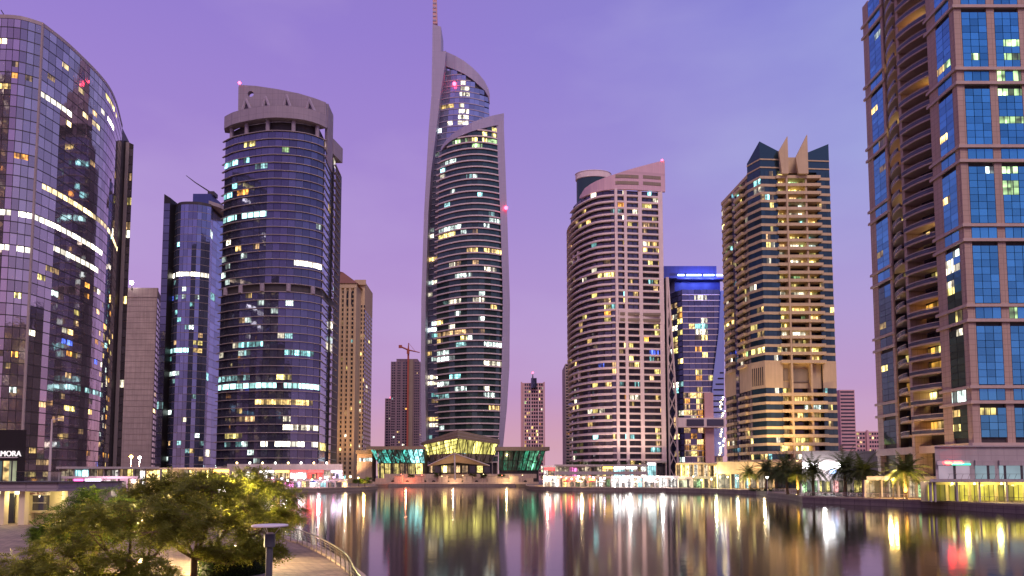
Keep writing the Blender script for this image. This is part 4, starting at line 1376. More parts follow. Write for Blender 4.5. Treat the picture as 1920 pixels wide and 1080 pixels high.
# ================================================================== I: pink tower with rounded balcony end
def tower_i():
    Yr = 345
    zs = wz(352, Yr)
    X = lambda px, Y: wx(px, Y, 75)
    right = lin((X(1161, 342), 342), (X(1246, 345), 345), 9)
    curve = smooth_curve([(X(1069, 385), 388), (X(1070, 368), 372), (X(1083, 356), 358), (X(1110, 347), 347), (X(1135, 343), 343), (X(1161, 342), 342)], 15)
    poly = curve + right[1:]
    t = thing('curved_pink_tower', 'pink residential tower with rounded balcony end and a wedge-shaped roof screen', 'tower', (X(1160, 360), 362, GZ))
    z0 = GZ + 9
    nf = 43
    zroof = wz(357, 343)
    fh = (zroof - z0) / nf
    nlow = nf - 3                                     # the rounded end stops three floors lower
    foot = inset(poly, 1.0) + [(poly[-1][0], 385), (poly[0][0] + 2, 392)]
    part('wall', MB().prism(foot, GZ, z0 + nlow * fh), M['frame_dark'], t)
    part('upper_wall', MB().prism(inset(poly, 1.0)[6:] + [(poly[-1][0], 383), (poly[6][0] + 1, 383)], z0 + nlow * fh + .01, zroof), M['frame_dark'], t)
    yof = lambda z: proj(X(1160, 342), 342, z)[1]
    L_ = [(363, 1172, 1185, 'yellow'), (363, 1216, 1235, 'cyan'), (375, 1218, 1242, 'white'), (384, 1203, 1230, 'yellow'), (384, 1155, 1172, 'orange'), (397, 1150, 1173, 'dimcool'), (397, 1187, 1200, 'white'), (421, 1175, 1201, 'yellow'), (421, 1205, 1242, 'dimwarm'), (433, 1228, 1242, 'dimwarm'),
          (437, 1110, 1125, 'yellow'), (459, 1112, 1122, 'cyan'), (461, 1122, 1135, 'white'), (461, 1160, 1175, 'yellow'), (458, 1213, 1225, 'warm'), (458, 1228, 1236, 'warm'), (471, 1178, 1190, 'warm'), (471, 1228, 1240, 'warm'), (484, 1178, 1192, 'cool'), (494, 1216, 1226, 'yellow'), (490, 1232, 1242, 'warm'), (500, 1110, 1135, 'white'), (512, 1125, 1140, 'yellow'), (550, 1165, 1177, 'cyan'), (550, 1112, 1125, 'yellow'), (550, 1130, 1137, 'white'), (547, 1178, 1195, 'warm'), (561, 1165, 1175, 'yellow'), (561, 1125, 1150, 'dimwarm'), (561, 1232, 1242, 'cyan'), (610, 1228, 1246, 'yellow'), (622, 1228, 1246, 'yellow'), (641, 1090, 1130, 'white'), (647, 1170, 1190, 'yellow'), (660, 1215, 1232, 'blue'), (664, 1120, 1132, 'cyan'), (674, 1220, 1230, 'cyan'), (688, 1150, 1165, 'dimwarm'), (700, 1230, 1246, 'yellow'), (717, 1105, 1122, 'yellow'), (715, 1190, 1202, 'cyan'), (715, 1160, 1175, 'cyan'), (727, 1215, 1230, 'warm'), (742, 1178, 1188, 'white'), (766, 1120, 1132, 'white'), (766, 1135, 1148, 'yellow'), (779, 1136, 1148, 'yellow'), (805, 1228, 1246, 'warm'), (818, 1176, 1188, 'cyan'), (844, 1222, 1246, 'cyan')]
    rows, bz = [], []
    for k in range(nf):
        z = z0 + k * fh
        bz.append(z)
        rows.append((z + .95, z + fh - .05))
    lit = lit_rows(L_, .075, PAL_HOME, 5)
    mech1 = lambda y: 584 < y < 601
    mech2 = lambda px, y: px < 1098 and (478 < y < 492 or 700 < y < 714)
    keep = lambda px, py, r, i: not (r >= nlow and i < 6) and not (mech1(yof(rows[r][0] + 1)) and px > 1155) and not mech2(px, py)
    facade(t, inset(poly, .9), rows, lit, 'glass_lilac', cap=300, gap=.5, ref=(X(1160, 342), 342), keep=keep)
    # balcony rings, one per floor: slab plus parapet
    for k, z in enumerate(bz):
        y = yof(z)
        part('balcony_ring', MB().strip(poly if k <= nlow else poly[6:], -1.2, .35, z, z + .85), M['rose_plaster'], t)
    ring2 = inset(poly[:15], -1.0)
    for k, z in enumerate(bz):
        part('balcony_slab', MB().strip(ring2 if k <= nlow else ring2[6:], -1.0, .25, z - .35, z - .05), M['rose_plaster'], t)
    # rounded end runs down in shorter stages: the top of the curve stops below the roof screen
    for px in (1157, 1175, 1203.5, 1243.5):
        p = (X(px, 342.8), 342.2 + (px - 1161) / 85 * 3)
        w_ = {1157: .7, 1175: .75, 1203.5: .95, 1243.5: 1.1}[px]
        part('pier', MB().box(p[0] - w_, p[0] + w_, p[1] - .75, p[1] + 1.2, GZ + 5, zroof + .3), M['rose_plaster'], t)
    # service-floor wall with louvres
    zz = [z for z in bz if mech1(yof(z + 2))]
    if zz:
        za, zb = min(zz), max(zz) + fh
        part('service_wall', MB().strip(right, -.8, .55, za, zb), M['rose_plaster'], t)
        for j, (a, b) in enumerate(((1163, 1172), (1178, 1200), (1207, 1240))):
            for s in (0, 1):
                zl = za + (zb - za) * (.18 + .45 * s)
                part('louvre', MB().box(X(a, 342), X(b, 342), 341.2 + (a - 1161) / 30, 342.4 + (a - 1161) / 30, zl, zl + 1.3), M['roof_bronze'], t)
    for ylev in (488, 709):
        z = wz(ylev + 5, 362)
        for px, Y in ((1078, 362), (1086, 356)):
            part('column', MB().lathe([(.9, z - 1), (.9, z + 4.2)], (X(px, Y), Y, 0), 8), M['rose_plaster'], t)
    # wedge roof screen
    prof = [(1086, 372), (1090, 362), (1096, 354), (1112, 342), (1140, 331), (1180, 318), (1215, 308.5), (1243, 301.5)]
    sc_poly = smooth_curve([(wx(1088, 352, zroof), 353.5), (wx(1110, 347, zroof), 346.5), (wx(1140, 342, zroof), 342.4), (wx(1180, 342, zroof), 342), (wx(1247, 345, zroof), 345)], 12)
    zt = []
    for p in sc_poly:
        px = proj(p[0], p[1], zroof + 10)[0]
        zt.append(W(px, interp([(a, b) for a, b in prof], px), p[1])[2])
    part('roof_screen', MB().strip(sc_poly, -.9, .3, zroof + .02, [max(z, zroof + .6) for z in zt]), M['rose_panel'], t)
    for (a, b, y0, y1) in ((1152, 1198, 329, 335), (1204, 1240, 328, 334), (1152, 1198, 341, 347), (1204, 1240, 340, 346)):
        sub = [p for p in smooth_curve(sc_poly, 60) if a <= proj(p[0], p[1], zroof + 6)[0] <= b]
        part('louvre', MB().strip(sub, .28, .45, wz(y1, 342.5), wz(y0, 342.5)), M['roof_bronze'], t)
    # stair drum behind
    zc = wz(319, 362)
    c0 = (wx(1113, 365, zc), 367)
    r = (wx(1147, 365, zc) - wx(1080, 365, zc)) / 2
    part('stair_drum', MB().lathe([(r * .94, zroof - 8), (r * .94, zc - 3.2), (r * .8, zc - 3.2), (r * .8, zc - .8)], (c0[0], c0[1], 0), 32, sy=.6), M['glass_green'], t)
    part('drum_cap', MB().lathe([(r * .9, zc - 4.0), (r, zc - 3.6), (r, zc - .6), (r * 1.03, zc - .3), (r * .98, zc)], (c0[0], c0[1], 0), 32, sy=.6), M['rose_plaster'], t)
    q = W(1242, 300, 343.5)
    part('beacon', MB().ball((q[0], q[1] + .8, q[2] + .3), .45, 8), M['lamp_red'], t)
    # lattice brace on the right flank
    Yl = 351
    za, zb = GZ, wz(520, Yl)
    xa0, xa1 = X(1249, Yl), X(1252, Yl)
    def brace(zz): return (X(1251, Yl) + .2, X(1262, Yl) + (1 - zz / zb) * 1.6)
    part('brace_post', MB().tube([(brace(za)[0], Yl, za), (brace(zb)[0], Yl, zb)], .55, 6), M['rose_plaster'], t)
    part('brace_post', MB().tube([(brace(za)[1], Yl, za), (brace(zb * .45)[1], Yl, zb * .45), (brace(zb)[0] + .6, Yl, zb)], .55, 6), M['rose_plaster'], t)
    n = 11
    for i in range(n):
        z1, z2 = za + (zb - za) * i / n * .95, za + (zb - za) * (i + 1) / n * .95
        w1, w2 = brace(z1), brace(z2)
        f = lambda zz: max(0, (zz - zb * .45) / (zb * .55))
        r1 = w1[1] * (1 - f(z1)) + (w1[0] + .6) * f(z1); r2 = w2[1] * (1 - f(z2)) + (w2[0] + .6) * f(z2)
        part('brace_diagonal', MB().tube([(w1[0], Yl, z1), (r2, Yl, z2)], .3, 5), M['rose_plaster'], t)
        part('brace_diagonal', MB().tube([(r1, Yl + .6, z1), (w2[0], Yl + .6, z2)], .3, 5), M['rose_plaster'], t)
    part('flank_wall', MB().box(X(1248, 346), X(1257, 352), 352.5, 386, GZ, wz(525, 352)), M['glass_dark'], t)


m_glass('glass_lilac', (.13, .12, .17), .6)
m_wall('rose_panel', (.66, .42, .48), .6, .08, joints=(1.2, 40.0), jcol=.85)
tower_i()


# ================================================================== J: blue-crowned tower
def tower_j():
    Y = 425
    X = lambda px, z=70, dy=0: wx(px, Y + dy, z)
    zt = wz(543, Y)
    t = thing('blue_crown_tower', 'tower with blue-lit crown and sail-shaped glass edge between pink and beige towers', 'tower', (X(1305), Y + 20, GZ))
    poly = lin((X(1281), Y), (X(1352), Y), 6)
    chamf = lin((X(1262), Y + 12), (X(1281), Y), 3)
    part('wall', MB().prism(inset(chamf, .3)[:-1] + [(p[0], p[1] + .3) for p in poly] + [(poly[-1][0], Y + 40), (chamf[0][0], Y + 40)], GZ, zt), M['frame_dark'], t)
    zc0, zc1 = wz(541, Y), wz(497, Y)
    zcr = wz(520, Y)
    part('crown', MB().prism([(wx(1246, Y, zc1), Y + 2), (wx(1345, Y, zc1), Y + 2), (wx(1345, Y, zc1), Y + 36), (wx(1246, Y, zc1), Y + 36)], zcr, zc1), M['blue_panel'], t)
    part('crown_recess', MB().prism([(wx(1268, Y, zc0), Y + 4), (wx(1354, Y, zc0), Y + 4), (wx(1354, Y, zc0), Y + 34), (wx(1268, Y, zc0), Y + 34)], zt + .01, zcr - .01), M['blue_panel'], t)
    for a, b in ((1271, 1283), (1287, 1315), (1319, 1339), (1343, 1357)):
        p, q = W(a, 517, Y - 1), W(b, 515, Y - 1)
        part('light_bar', MB().box(p[0], q[0], Y - 1.2, Y - .6, p[2], q[2] + .2), M['neon_blue'], t)
    part('light_shelf', MB().box(wx(1268, Y, zcr), wx(1358, Y, zcr), Y - 1.4, Y + 3.9, zcr - 1.6, zcr - .6), M['blue_panel'], t)
    for px in (1290, 1312, 1335):
        l = bpy.data.lights.new('crown_light', 'POINT'); l.energy = 5500; l.color = (.20, .28, 1.0); l.shadow_soft_size = .6
        lo = bpy.data.objects.new('crown_light', l); COL.objects.link(lo); lo.location = (wx(px, Y, zcr), Y - 6, zcr - 1)
    n = 31
    fh = (zt - GZ - 9) / n
    bz = [GZ + 9 + k * fh for k in range(n)]
    rows = [(z + .55, z + fh - .05) for z in bz]
    L_ = [(557, 1300, 1320, 'white'), (568, 1342, 1356, 'yellow'), (600, 1308, 1322, 'white'), (612, 1300, 1328, 'cyan'), (622, 1308, 1322, 'white'), (697, 1308, 1320, 'yellow'), (665, 1318, 1324, 'yellow')]
    warm_low = lambda px, y: .75 if (y > 725 and px < 1322 and px > 1280) else (.10 if y > 690 else .07)
    PW = [('orange', 4), ('warm', 4), ('dimwarm', 5), ('yellow', 2), ('white', 1)]
    def lit(px, y):
        k = lit_rows(L_, 0, PAL_HOME, 5)(px, y)
        if k: return k
        if rnd.random() < warm_low(px, y): return pick(PW if y > 700 else PAL_HOME)
    facade(t, poly, rows, lit, 'glass_night', cap=150, gap=.2)
    facade(t, chamf, rows, lit_rows([], .22, PAL_MIX), 'glass_blue', cap=90, gap=.2)
    bands(t, poly, bz, .5, .0, .45, 'rose_plaster', 'floor_band')
    # sail edge on the right
    left = [(545, 1352), (620, 1348), (700, 1338), (740, 1335), (790, 1333), (855, 1332)]
    ol = [(W(x, y, Y - 2)[0], W(x, y, Y - 2)[2]) for y, x in left]
    orr = [(W(1358, y, Y - 2)[0], W(1358, y, Y - 2)[2]) for y in (545, 700, 855)]
    part('sail_wall', MB().slabxz(ol + orr[::-1], Y - 2, Y + 18), M['glass_pale'], t)
    for k in range(8):
        y = 699 + k * 10.6
        x0, x1 = W(1356 - (6 + 4 * k if k < 5 else 24), y, Y - 2.3)[0], W(1357, y, Y - 2.3)[0]
        z = wz(y, Y - 2.3)
        part('slot_window', MB().box(x0, x1, Y - 2.25, Y - 2.01, z - .4, z + .45), M['black_panel'], t)
    # projecting glass box
    p, q = W(1272, 801, Y - 8), W(1361, 783, Y - 8)
    part('bridge_frame', MB().box(p[0], q[0], Y - 7.5, Y - 2.6, p[2], q[2]), M['rose_plaster'], t)
    for a, b in ((1288, 1320), (1326, 1357)):
        pa, pb = W(a, 798, Y - 8), W(b, 786, Y - 8)
        part('bridge_window', MB().box(pa[0], pb[0], Y - 7.9, Y - 7.51, pa[2], pb[2]), M['glass_dark'], t)
    for px, w_ in ((1324, 2.2), (1332, 2.0)):
        part('pink_column', MB().box(X(px, 20) - w_ / 2 * 1.3, X(px, 20) + w_ / 2 * 1.3, Y - 4, Y - 2.02, GZ, wz(738, Y)), M['far_rose'], t)
    r = rnd
    for k in range(26):  # glowing balls stand in for the sparkle of reflections on the corner
        y = 745 + k * 4.3
        p = W(1354 + r.uniform(-5, 5), y, Y - 2.4)
        part('corner_glint', MB().ball((p[0], Y - 2.55, p[2]), r.uniform(.28, .5), 6), M['lamp_warm' if r.random() < .7 else 'lamp_white'], t)


tower_j()


# ================================================================== K: beige balcony tower with blade fins
def tower_k():
    X = lambda px, Y, z=130: wx(px, Y, z)
    A = (96.4, 306); B = (98.2, 277); C = (101.2, 270.5); D = (130.4, 272.5)
    t = thing('blade_roof_tower', 'beige balcony tower with dark teal glass and two blade fins on its roof', 'tower', (114, 290, GZ))
    fh = 3.3
    nf = 36
    z0 = GZ + 10
    zroof = z0 + nf * fh
    FX = lambda px: C[0] + (px - 1425) * (D[0] - C[0]) / (1556 - 1425)
    FY = lambda x: C[1] + (x - C[0]) / (D[0] - C[0]) * 2.0
    x1, x2, x3, x4 = FX(1457), FX(1472), FX(1508), FX(1531)
    P = lambda x, d=0: (x, FY(x) + d)
    part('wall', MB().prism([(A[0] + .4, A[1]), (B[0] + .4, B[1]), (C[0] + .3, C[1] + .5), P(x1, .5), P(x1, 2.6), P(x4, 2.6), P(x4, .5), (D[0], D[1] + .5), (D[0] - 1, 306)], GZ, zroof), M['frame_dark'], t)
    bz = [z0 + k * fh for k in range(nf)]
    yof = lambda z: proj(C[0], C[1], z)[1]
    mech = lambda z: 684 < yof(z + fh / 2) < 720
    rows = [(z + 1.15, z + fh - .03) for z in bz if not mech(z)]
    chamf = lin(B, C, 2)
    fl = lin(C, P(x1), 4)
    frr = lin(P(x4), D, 3)
    PK = [('yellow', 5), ('warm', 4), ('white', 3), ('dimwarm', 3), ('cyan', 1), ('green', 1)]
    facade(t, chamf + fl[1:], rows, lit_rows([(423, 1405, 1430, 'yellow'), (424, 1444, 1450, 'yellow')], .12, PK), 'glass_teal', cap=200, gap=.1)
    facade(t, frr, rows, lit_rows([], .075, PK), 'glass_teal', cap=100, gap=.1)
    allz = [z for z in bz if not mech(z)]
    bands(t, chamf + fl[1:], allz, 1.1, -.1, .28, 'sand_plaster', 'spandrel_band')
    bands(t, frr, allz, 1.1, -.1, .28, 'sand_plaster', 'spandrel_band')
    # recessed balcony bay
    rec = [P(x1, 2.4), P(x2, 2.4), P((x2 + x3) / 2 - 2, 2.4), P((x2 + x3) / 2 + 2, 2.4), P(x3, 2.4), P(x4, 2.4)]
    L_ = [(347, 1474, 1492, 'green'), (347, 1490, 1508, 'yellow'), (362, 1474, 1508, 'yellow'), (319, 1474, 1495, 'cool'), (393, 1475, 1508, 'cool'), (409, 1475, 1508, 'white'), (423, 1455, 1470, 'yellow'), (454, 1455, 1490, 'yellow'), (470, 1515, 1535, 'cool'), (483, 1475, 1515, 'yellow'), (501, 1490, 1515, 'white'), (515, 1460, 1515, 'yellow'), (548, 1460, 1515, 'white'), (584, 1500, 1540, 'yellow'), (626, 1480, 1515, 'white'), (660, 1490, 1520, 'yellow'), (748, 1470, 1520, 'warm'), (762, 1500, 1530, 'cool'), (782, 1500, 1516, 'cool'), (829, 1470, 1520, 'yellow'), (845, 1500, 1520, 'yellow')]
    facade(t, rec, rows, lit_rows(L_, .42, PK, 6), 'glass_dark', cap=0, gap=.3)
    for k, z in enumerate(bz):
        if mech(z): continue
        w0, w1 = x1 - .8, x4 + .8
        part('balcony', MB().box(w0, w1, FY(w0) - 1.0, FY(w1) + 2.4, z, z + .3).box(w0, w1, FY(w0) - 1.0, FY(w0) - .72, z + .3, z + 1.25), M['sand_plaster'], t)
    for x in (x2, x3):
        part('pier', MB().box(x - .35, x + .35, FY(x) - 1.45, FY(x) + 2.4, GZ + 4, zroof + 4), M['sand_plaster'], t)
    # service floors
    zm = [z for z in bz if mech(z)]
    za, zb = min(zm), max(zm) + fh
    part('service_wall', MB().strip(lin(B, C, 1) + [P(x1)], -.1, .3, za + .02, zb - .02), M['sand_plaster'], t)
    part('service_wall', MB().strip([P(x4), D], -.1, .3, za + .02, zb - .02), M['sand_plaster'], t)
    part('service_wall', MB().strip([P(x1 + .1), P(x4 - .1)], -2.3, -.9, za + .02, zb - .02), M['sand_plaster'], t)
    part('service_louvre', MB().strip([P(x2 + .6), P(x3 - .6)], -.88, -.6, za + 2.4, zb - 2.0), M['roof_bronze'], t)
    part('service_louvre', MB().strip([P(x1 + .6), P(x2 - .6)], -.88, -.7, za + 3.0, zb - 2.2), M['roof_bronze'], t)
    for k in range(6):
        u = .06 + k * .15
        a = (B[0] + (C[0] - B[0]) * u, B[1] + (C[1] - B[1]) * u)
        part('slot_window', MB().strip([a, (a[0] + (C[0] - B[0]) * .06, a[1] + (C[1] - B[1]) * .06)], .28, .36, za + 1.2, zb - 1.4), M['black_panel'], t)
    # left flank: floors, balconies in two stacks, dark glass strip
    flank = lin(A, B, 10)
    facade(t, flank, rows, lit_rows([], .13, PK), 'glass_dark', cap=0, gap=.8)
    bands(t, flank, allz, 1.15, -.1, .25, 'sand_plaster', 'flank_band')
    part('flank_service_wall', MB().strip([A, B], -.1, .3, za + .02, zb - .02), M['sand_plaster'], t)
    me_cache = {}
    for (u0, u1) in ((.18, .42), (.62, .88)):
        a = (A[0] + (B[0] - A[0]) * u0, A[1] + (B[1] - A[1]) * u0); b = (A[0] + (B[0] - A[0]) * u1, A[1] + (B[1] - A[1]) * u1)
        bands(t, [a, b], [z for z in allz], 1.2, .26, 1.7, 'sand_plaster', 'flank_balcony')
    part('flank_strip', MB().strip([(A[0] + (B[0] - A[0]) * .46, A[1] + (B[1] - A[1]) * .46), (A[0] + (B[0] - A[0]) * .58, A[1] + (B[1] - A[1]) * .58)], .1, .55, GZ + 6, zroof - .5), M['glass_night'], t)
    # roof: glass peaks and blades
    zp = wz(265, 270.5); zq = wz(284, 271)
    part('glass_peak', MB().prism([B, C, P(x1 + 1), P(x1 + 1, 4), (B[0] + 3, B[1] + 4)], zroof + .01, [wz(307, 277), zp, zq, zq, wz(307, 277)]), M['glass_teal'], t)
    part('glass_peak', MB().prism([P(x3 + .8), D, (D[0], D[1] + 6), P(x3 + .8, 5)], zroof + .01, [wz(288, 272), wz(270, 272.5), wz(270, 272.5), wz(288, 272)]), M['glass_teal'], t)
    for z in (zroof + 1.2, zroof + 4.6):
        part('peak_band', MB().strip(chamf + [P(x1 + 1)], .02, .25, z, z + .5), M['sand_plaster'], t)
        part('peak_band', MB().strip([P(x3 + .8), D], .02, .25, z, z + .5), M['sand_plaster'], t)
    for px_tip, py_tip, pxl, side in ((1470, 257, 1458, -1), (1506.5, 254, 1489, -1)):
        xr = FX(1472 if px_tip < 1480 else 1508)
        xt = wx(px_tip, 270, wz(py_tip, 270)); xl = wx(pxl, 270, wz(285, 270))
        part('blade_fin', MB().slabxz([(xr + .4, zroof - 2), (xr + .35, wz(py_tip, 269.5)), (xl, wz(285 if px_tip < 1480 else 297, 269.5)), (xl + 1.0, zroof - 2)], 268.6, 269.7), M['sand_plaster'], t)
    part('roof_block', MB().box(x2 + .5, x3 - .5, 272.5, 290, zroof + .01, wz(294, 272)), M['sand_plaster'], t)
    part('flank_parapet', MB().strip([A, B], -.6, .3, zroof - .2, zroof + 1.2), M['sand_plaster'], t)


tower_k()


# ================================================================== M: brown stone tower at the right edge
def tower_m():
    XC, Y0, Y1 = 91.4, 135.0, 170.0
    t = thing('brown_stone_tower', 'brown stone tower with tall blue glass panels and curved balconies at the right edge', 'tower', (110, 150, GZ))
    zmax = 128
    module = 16.45
    zb0 = wz(757, 135)                                # lower edge of the lowest band pair
    mods = [zb0 + module * k for k in range(-1, 10)]
    part('wall', MB().prism([(XC + .35, Y0 + .35), (150, Y0 + .35), (150, Y1 - .3), (XC + .35, Y1 - .3), (XC + .35, 161), (XC + 2.2, 161), (XC + 2.2, 144), (XC + .35, 144)], GZ, zmax), M['frame_dark'], t)
    # piers on the front face
    glass_x = [(92.95, 98.1), (99.75, 104.7), (106.4, 111.4), (113, 118)]
    px_ = [(XC, 92.9)] + [(a[1] + .04, b[0] - .04) for a, b in zip(glass_x, glass_x[1:])] + [(118.04, 150)]
    for a, b in px_:
        part('pier', MB().box(a, b, Y0 - .05, Y0 + .349, GZ + 8, zmax), M['brown_stone'], t)
    # piers on the flank
    for a, b in ((135.36, 136.4), (141.0, 144.0), (161.0, 162.0), (167.4, 170.0)):
        part('pier', MB().box(XC - .05, XC + .349, a, b, GZ + 8, zmax), M['brown_stone'], t)
    fl = module / 5
    L_ = [(y, 1876, 1912, 'green') for y in (77, 108, 137, 168, 228, 320, 352, 580)] + [(108, 1818, 1835, 'green'), (120, 1772, 1790, 'green'), (180, 1755, 1770, 'dimwarm'), (130, 1752, 1765, 'warm'), (262, 1755, 1775, 'warm'), (380, 1765, 1782, 'warm'), (606, 1840, 1870, 'yellow'), (772, 1845, 1875, 'yellow'), (772, 1792, 1828, 'warm'), (618, 1780, 1815, 'white'), (500, 1770, 1800, 'white'), (532, 1770, 1795, 'white'), (702, 1875, 1890, 'yellow')]
    # facing strips: (polyline of column edges)
    strips = [lin((a, Y0), (b, Y0), 3) for a, b in glass_x]
    fstrips = [lin((XC, 167.4), (XC, 162.0), 2), lin((XC, 141.0), (XC, 136.4), 2)]
    for si, pl in enumerate(strips + fstrips):
        rows = []
        for zb in mods:
            z = zb + 3.9
            for k in range(4):
                rows.append((z + k * 2.95, z + k * 2.95 + 1.42))
                rows.append((z + k * 2.95 + 1.5, z + k * 2.95 + 2.87))
            rows.append((zb + .75, zb + 2.95))
        f_is = si >= 4
        lit = lit_rows(L_, .012 if not f_is else .05, [('warm', 3), ('yellow', 3), ('dimwarm', 3), ('cool', 2)], 9)
        rows = [r for r in rows if r[0] > GZ + 12 and r[1] < zmax]
        lowg = lambda px, py: 'glass_azure' if not f_is or py < 480 else 'glass_teal'
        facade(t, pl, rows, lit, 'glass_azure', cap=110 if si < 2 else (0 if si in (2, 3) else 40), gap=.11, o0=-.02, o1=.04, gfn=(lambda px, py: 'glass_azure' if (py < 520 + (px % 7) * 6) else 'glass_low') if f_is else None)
    # stone string courses, in pairs per module
    for zb in mods:
        for z in (zb, zb + 3.05):
            if z < GZ + 8: continue
            part('string_course', MB().box(XC - .45, 150, Y0 - .45, Y0 - .06, z, z + .62), M['brown_band'], t)
            for a, b in ((135.0 - .05, 144.6), (160.6, 170.4)):
                part('string_course', MB().box(XC - .45, XC - .06, a, b, z, z + .62), M['brown_band'], t)
    # curved balconies in two stacks
    def arc(y0, y1, bulge_c, n=10):
        out = []
        for k in range(n + 1):
            y = y1 + (y0 - y1) * k / n
            u = (y - 152.5) / 8.5
            out.append((XC + .5 - 2.7 * (1 - u * u) , y))
        return out
    stacks = [arc(144.15, 151.9, 0), arc(153.1, 160.9, 0)]
    org = ORG[t.name]
    zf0 = GZ + 13.5
    slabs = []
    for pl in stacks:
        sl = MB().strip(pl, -3.4 + 0, 0.0, 0, .34)
        sl2 = MB().strip(pl, -.22, .06, .34, 1.0)
        rl = MB().strip(pl, -.16, .10, 1.12, 1.24)
        slabs.append((sl.mesh('balcony', M['brown_band'], (org[0], org[1], 0)), sl2.mesh('parapet', M['balcony_glass'], (org[0], org[1], 0)), rl.mesh('handrail', M['slab_edge'], (org[0], org[1], 0))))
    nfl = int((zmax - zf0) / fl)
    lit_b = {(0, k) for k in ()}
    for k in range(nfl):
        z = zf0 + k * fl
        for s in (0, 1):
            o = bpy.data.objects.new('balcony', slabs[s][0]); COL.objects.link(o); o.parent = t; o.location = (0, 0, z - org[2])
            for nm, me in (('parapet', slabs[s][1]), ('handrail', slabs[s][2])):
                c = bpy.data.objects.new(nm, me); COL.objects.link(c); c.parent = o
            ya, yb = ((144.3, 151.8), (153.2, 160.8))[s]
            px, py = proj(XC, (ya + yb) / 2, z + 1.5)
            pl_ = .75 if py > 480 else .34
            lit = rnd.random() < pl_
            n = 3
            for j in range(n):
                y0_, y1_ = ya + (yb - ya) * j / n + .1, ya + (yb - ya) * (j + 1) / n - .1
                mat = (rnd.choice(['balc_amber', 'balc_amber', 'warm', 'yellow']) if lit and rnd.random() < .8 else 'glass_dark')
                part('balcony_door', MB().box(XC + 2.0, XC + 2.19, y0_, y1_, z + .34, z + fl - .25), M[mat], t)
    part('balcony_pier', MB().box(XC - 1.6, XC + 2.18, 151.95, 153.05, GZ, zmax), M['brown_stone'], t)
    # base: columns and fascia over the arcade
    part('base_fascia', MB().box(XC - .8, 150, Y0 - .8, Y0 + .3, GZ + 9.6, GZ + 11.2), M['brown_band'], t)
    part('base_fascia', MB().box(XC - .8, XC + .3, Y0 + .31, Y1, GZ + 9.6, GZ + 11.2), M['brown_band'], t)
    for y in (136, 144, 152.5, 161, 169):
        part('base_column', MB().box(XC - .6, XC + .8, y - .7, y + .7, GZ, GZ + 9.59), M['brown_stone'], t)


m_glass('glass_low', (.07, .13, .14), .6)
m_lit('balc_amber', (1.0, .50, .08), 1.3, detail=.3, lo=.35)
m_plain('balcony_glass', (.06, .06, .10), .2, 0, .6)
tower_m()


# ================================================================== low buildings along the water
def text_mesh(txt, size, depth=.03, bold=0.0):
    cu = bpy.data.curves.new('lettering', 'FONT')
    cu.body = txt; cu.size = size; cu.extrude = depth; cu.align_x = 'LEFT'; cu.offset = bold
    o = bpy.data.objects.new('lettering', cu)
    COL.objects.link(o)
    dg = bpy.context.evaluated_depsgraph_get()
    me = bpy.data.meshes.new_from_object(o.evaluated_get(dg))
    bpy.data.objects.remove(o)
    bpy.data.curves.remove(cu)
    return me


def lettering(root, txt, size, loc, mat, width=None, depth=.04, bold=0.0):
    """letters standing upright, facing the lake (-Y)."""
    me = text_mesh(txt, size, depth, bold)
    me.name = 'lettering'
    me.materials.clear(); me.materials.append(M[mat])
    w = max(v.co.x for v in me.vertices) - min(v.co.x for v in me.vertices)
    s = width / w if width else 1
    org = ORG[root.name]
    for v in me.vertices:
        x, y, z = v.co
        v.co = (loc[0] + x * s - org[0], loc[1] - z - org[1], loc[2] + y - org[2])
    o = bpy.data.objects.new('lettering', me)
    COL.objects.link(o); o.parent = root
    return o


def arcade(name, label, px0, px1, Y, ztop, units, depth=14, wall='podium_grey', kind='building', roof_over=1.2, colw=.35, sill=.15, fascia=.9, ref_z=None, z0=GZ):
    """low building: fascia, columns, one window (with sign) per unit. units: list of (material, sign material or None, width weight)."""
    rz = ref_z if ref_z else GZ + 2
    x0, x1 = wx(px0, Y, rz), wx(px1, Y, rz)
    t = thing(name, label, kind, ((x0 + x1) / 2, Y + depth / 2, z0))
    part('wall', MB().wedge(x0, x1, Y + .6, Y + depth, z0, ztop - fascia), M[wall], t)
    part('fascia', MB().wedge(x0 - .2, x1 + .2, Y - roof_over, Y + depth, ztop - fascia + .01, ztop), M[wall], t)
    tot = sum(u[2] for u in units)
    x = x0
    for i, (mat, sign, w) in enumerate(units):
        xe = x + (x1 - x0) * w / tot
        part('column', MB().box(x - colw / 2, x + colw / 2, Y - .1, Y + .59, z0, ztop - fascia), M[wall], t)
        zt_ = ztop - fascia - .15
        if sign:
            part('sign', MB().box(x + colw, xe - colw, Y - .25, Y + .1, zt_ - .9, zt_), M[sign], t)
            zt_ -= 1.0
        n = max(1, int((xe - x) / 1.5))
        alt = [mat, mat, mat, 'shop_dim', 'dimwarm'] if mat.startswith('shop') else [mat]
        for k in range(n):
            a = x + colw / 2 + .06 + (xe - x - colw - .12) * k / n
            b = x + colw / 2 + .06 + (xe - x - colw - .12) * (k + 1) / n - .08
            part('shop_window', MB().box(a, b, Y + .35, Y + .58, z0 + sill, zt_ - rnd.choice((0, 0, .25, .5))), M[rnd.choice(alt)], t)
        x = xe
    part('column', MB().box(x - colw / 2, x + colw / 2, Y - .1, Y + .59, z0, ztop - fascia), M[wall], t)
    return t, x0, x1


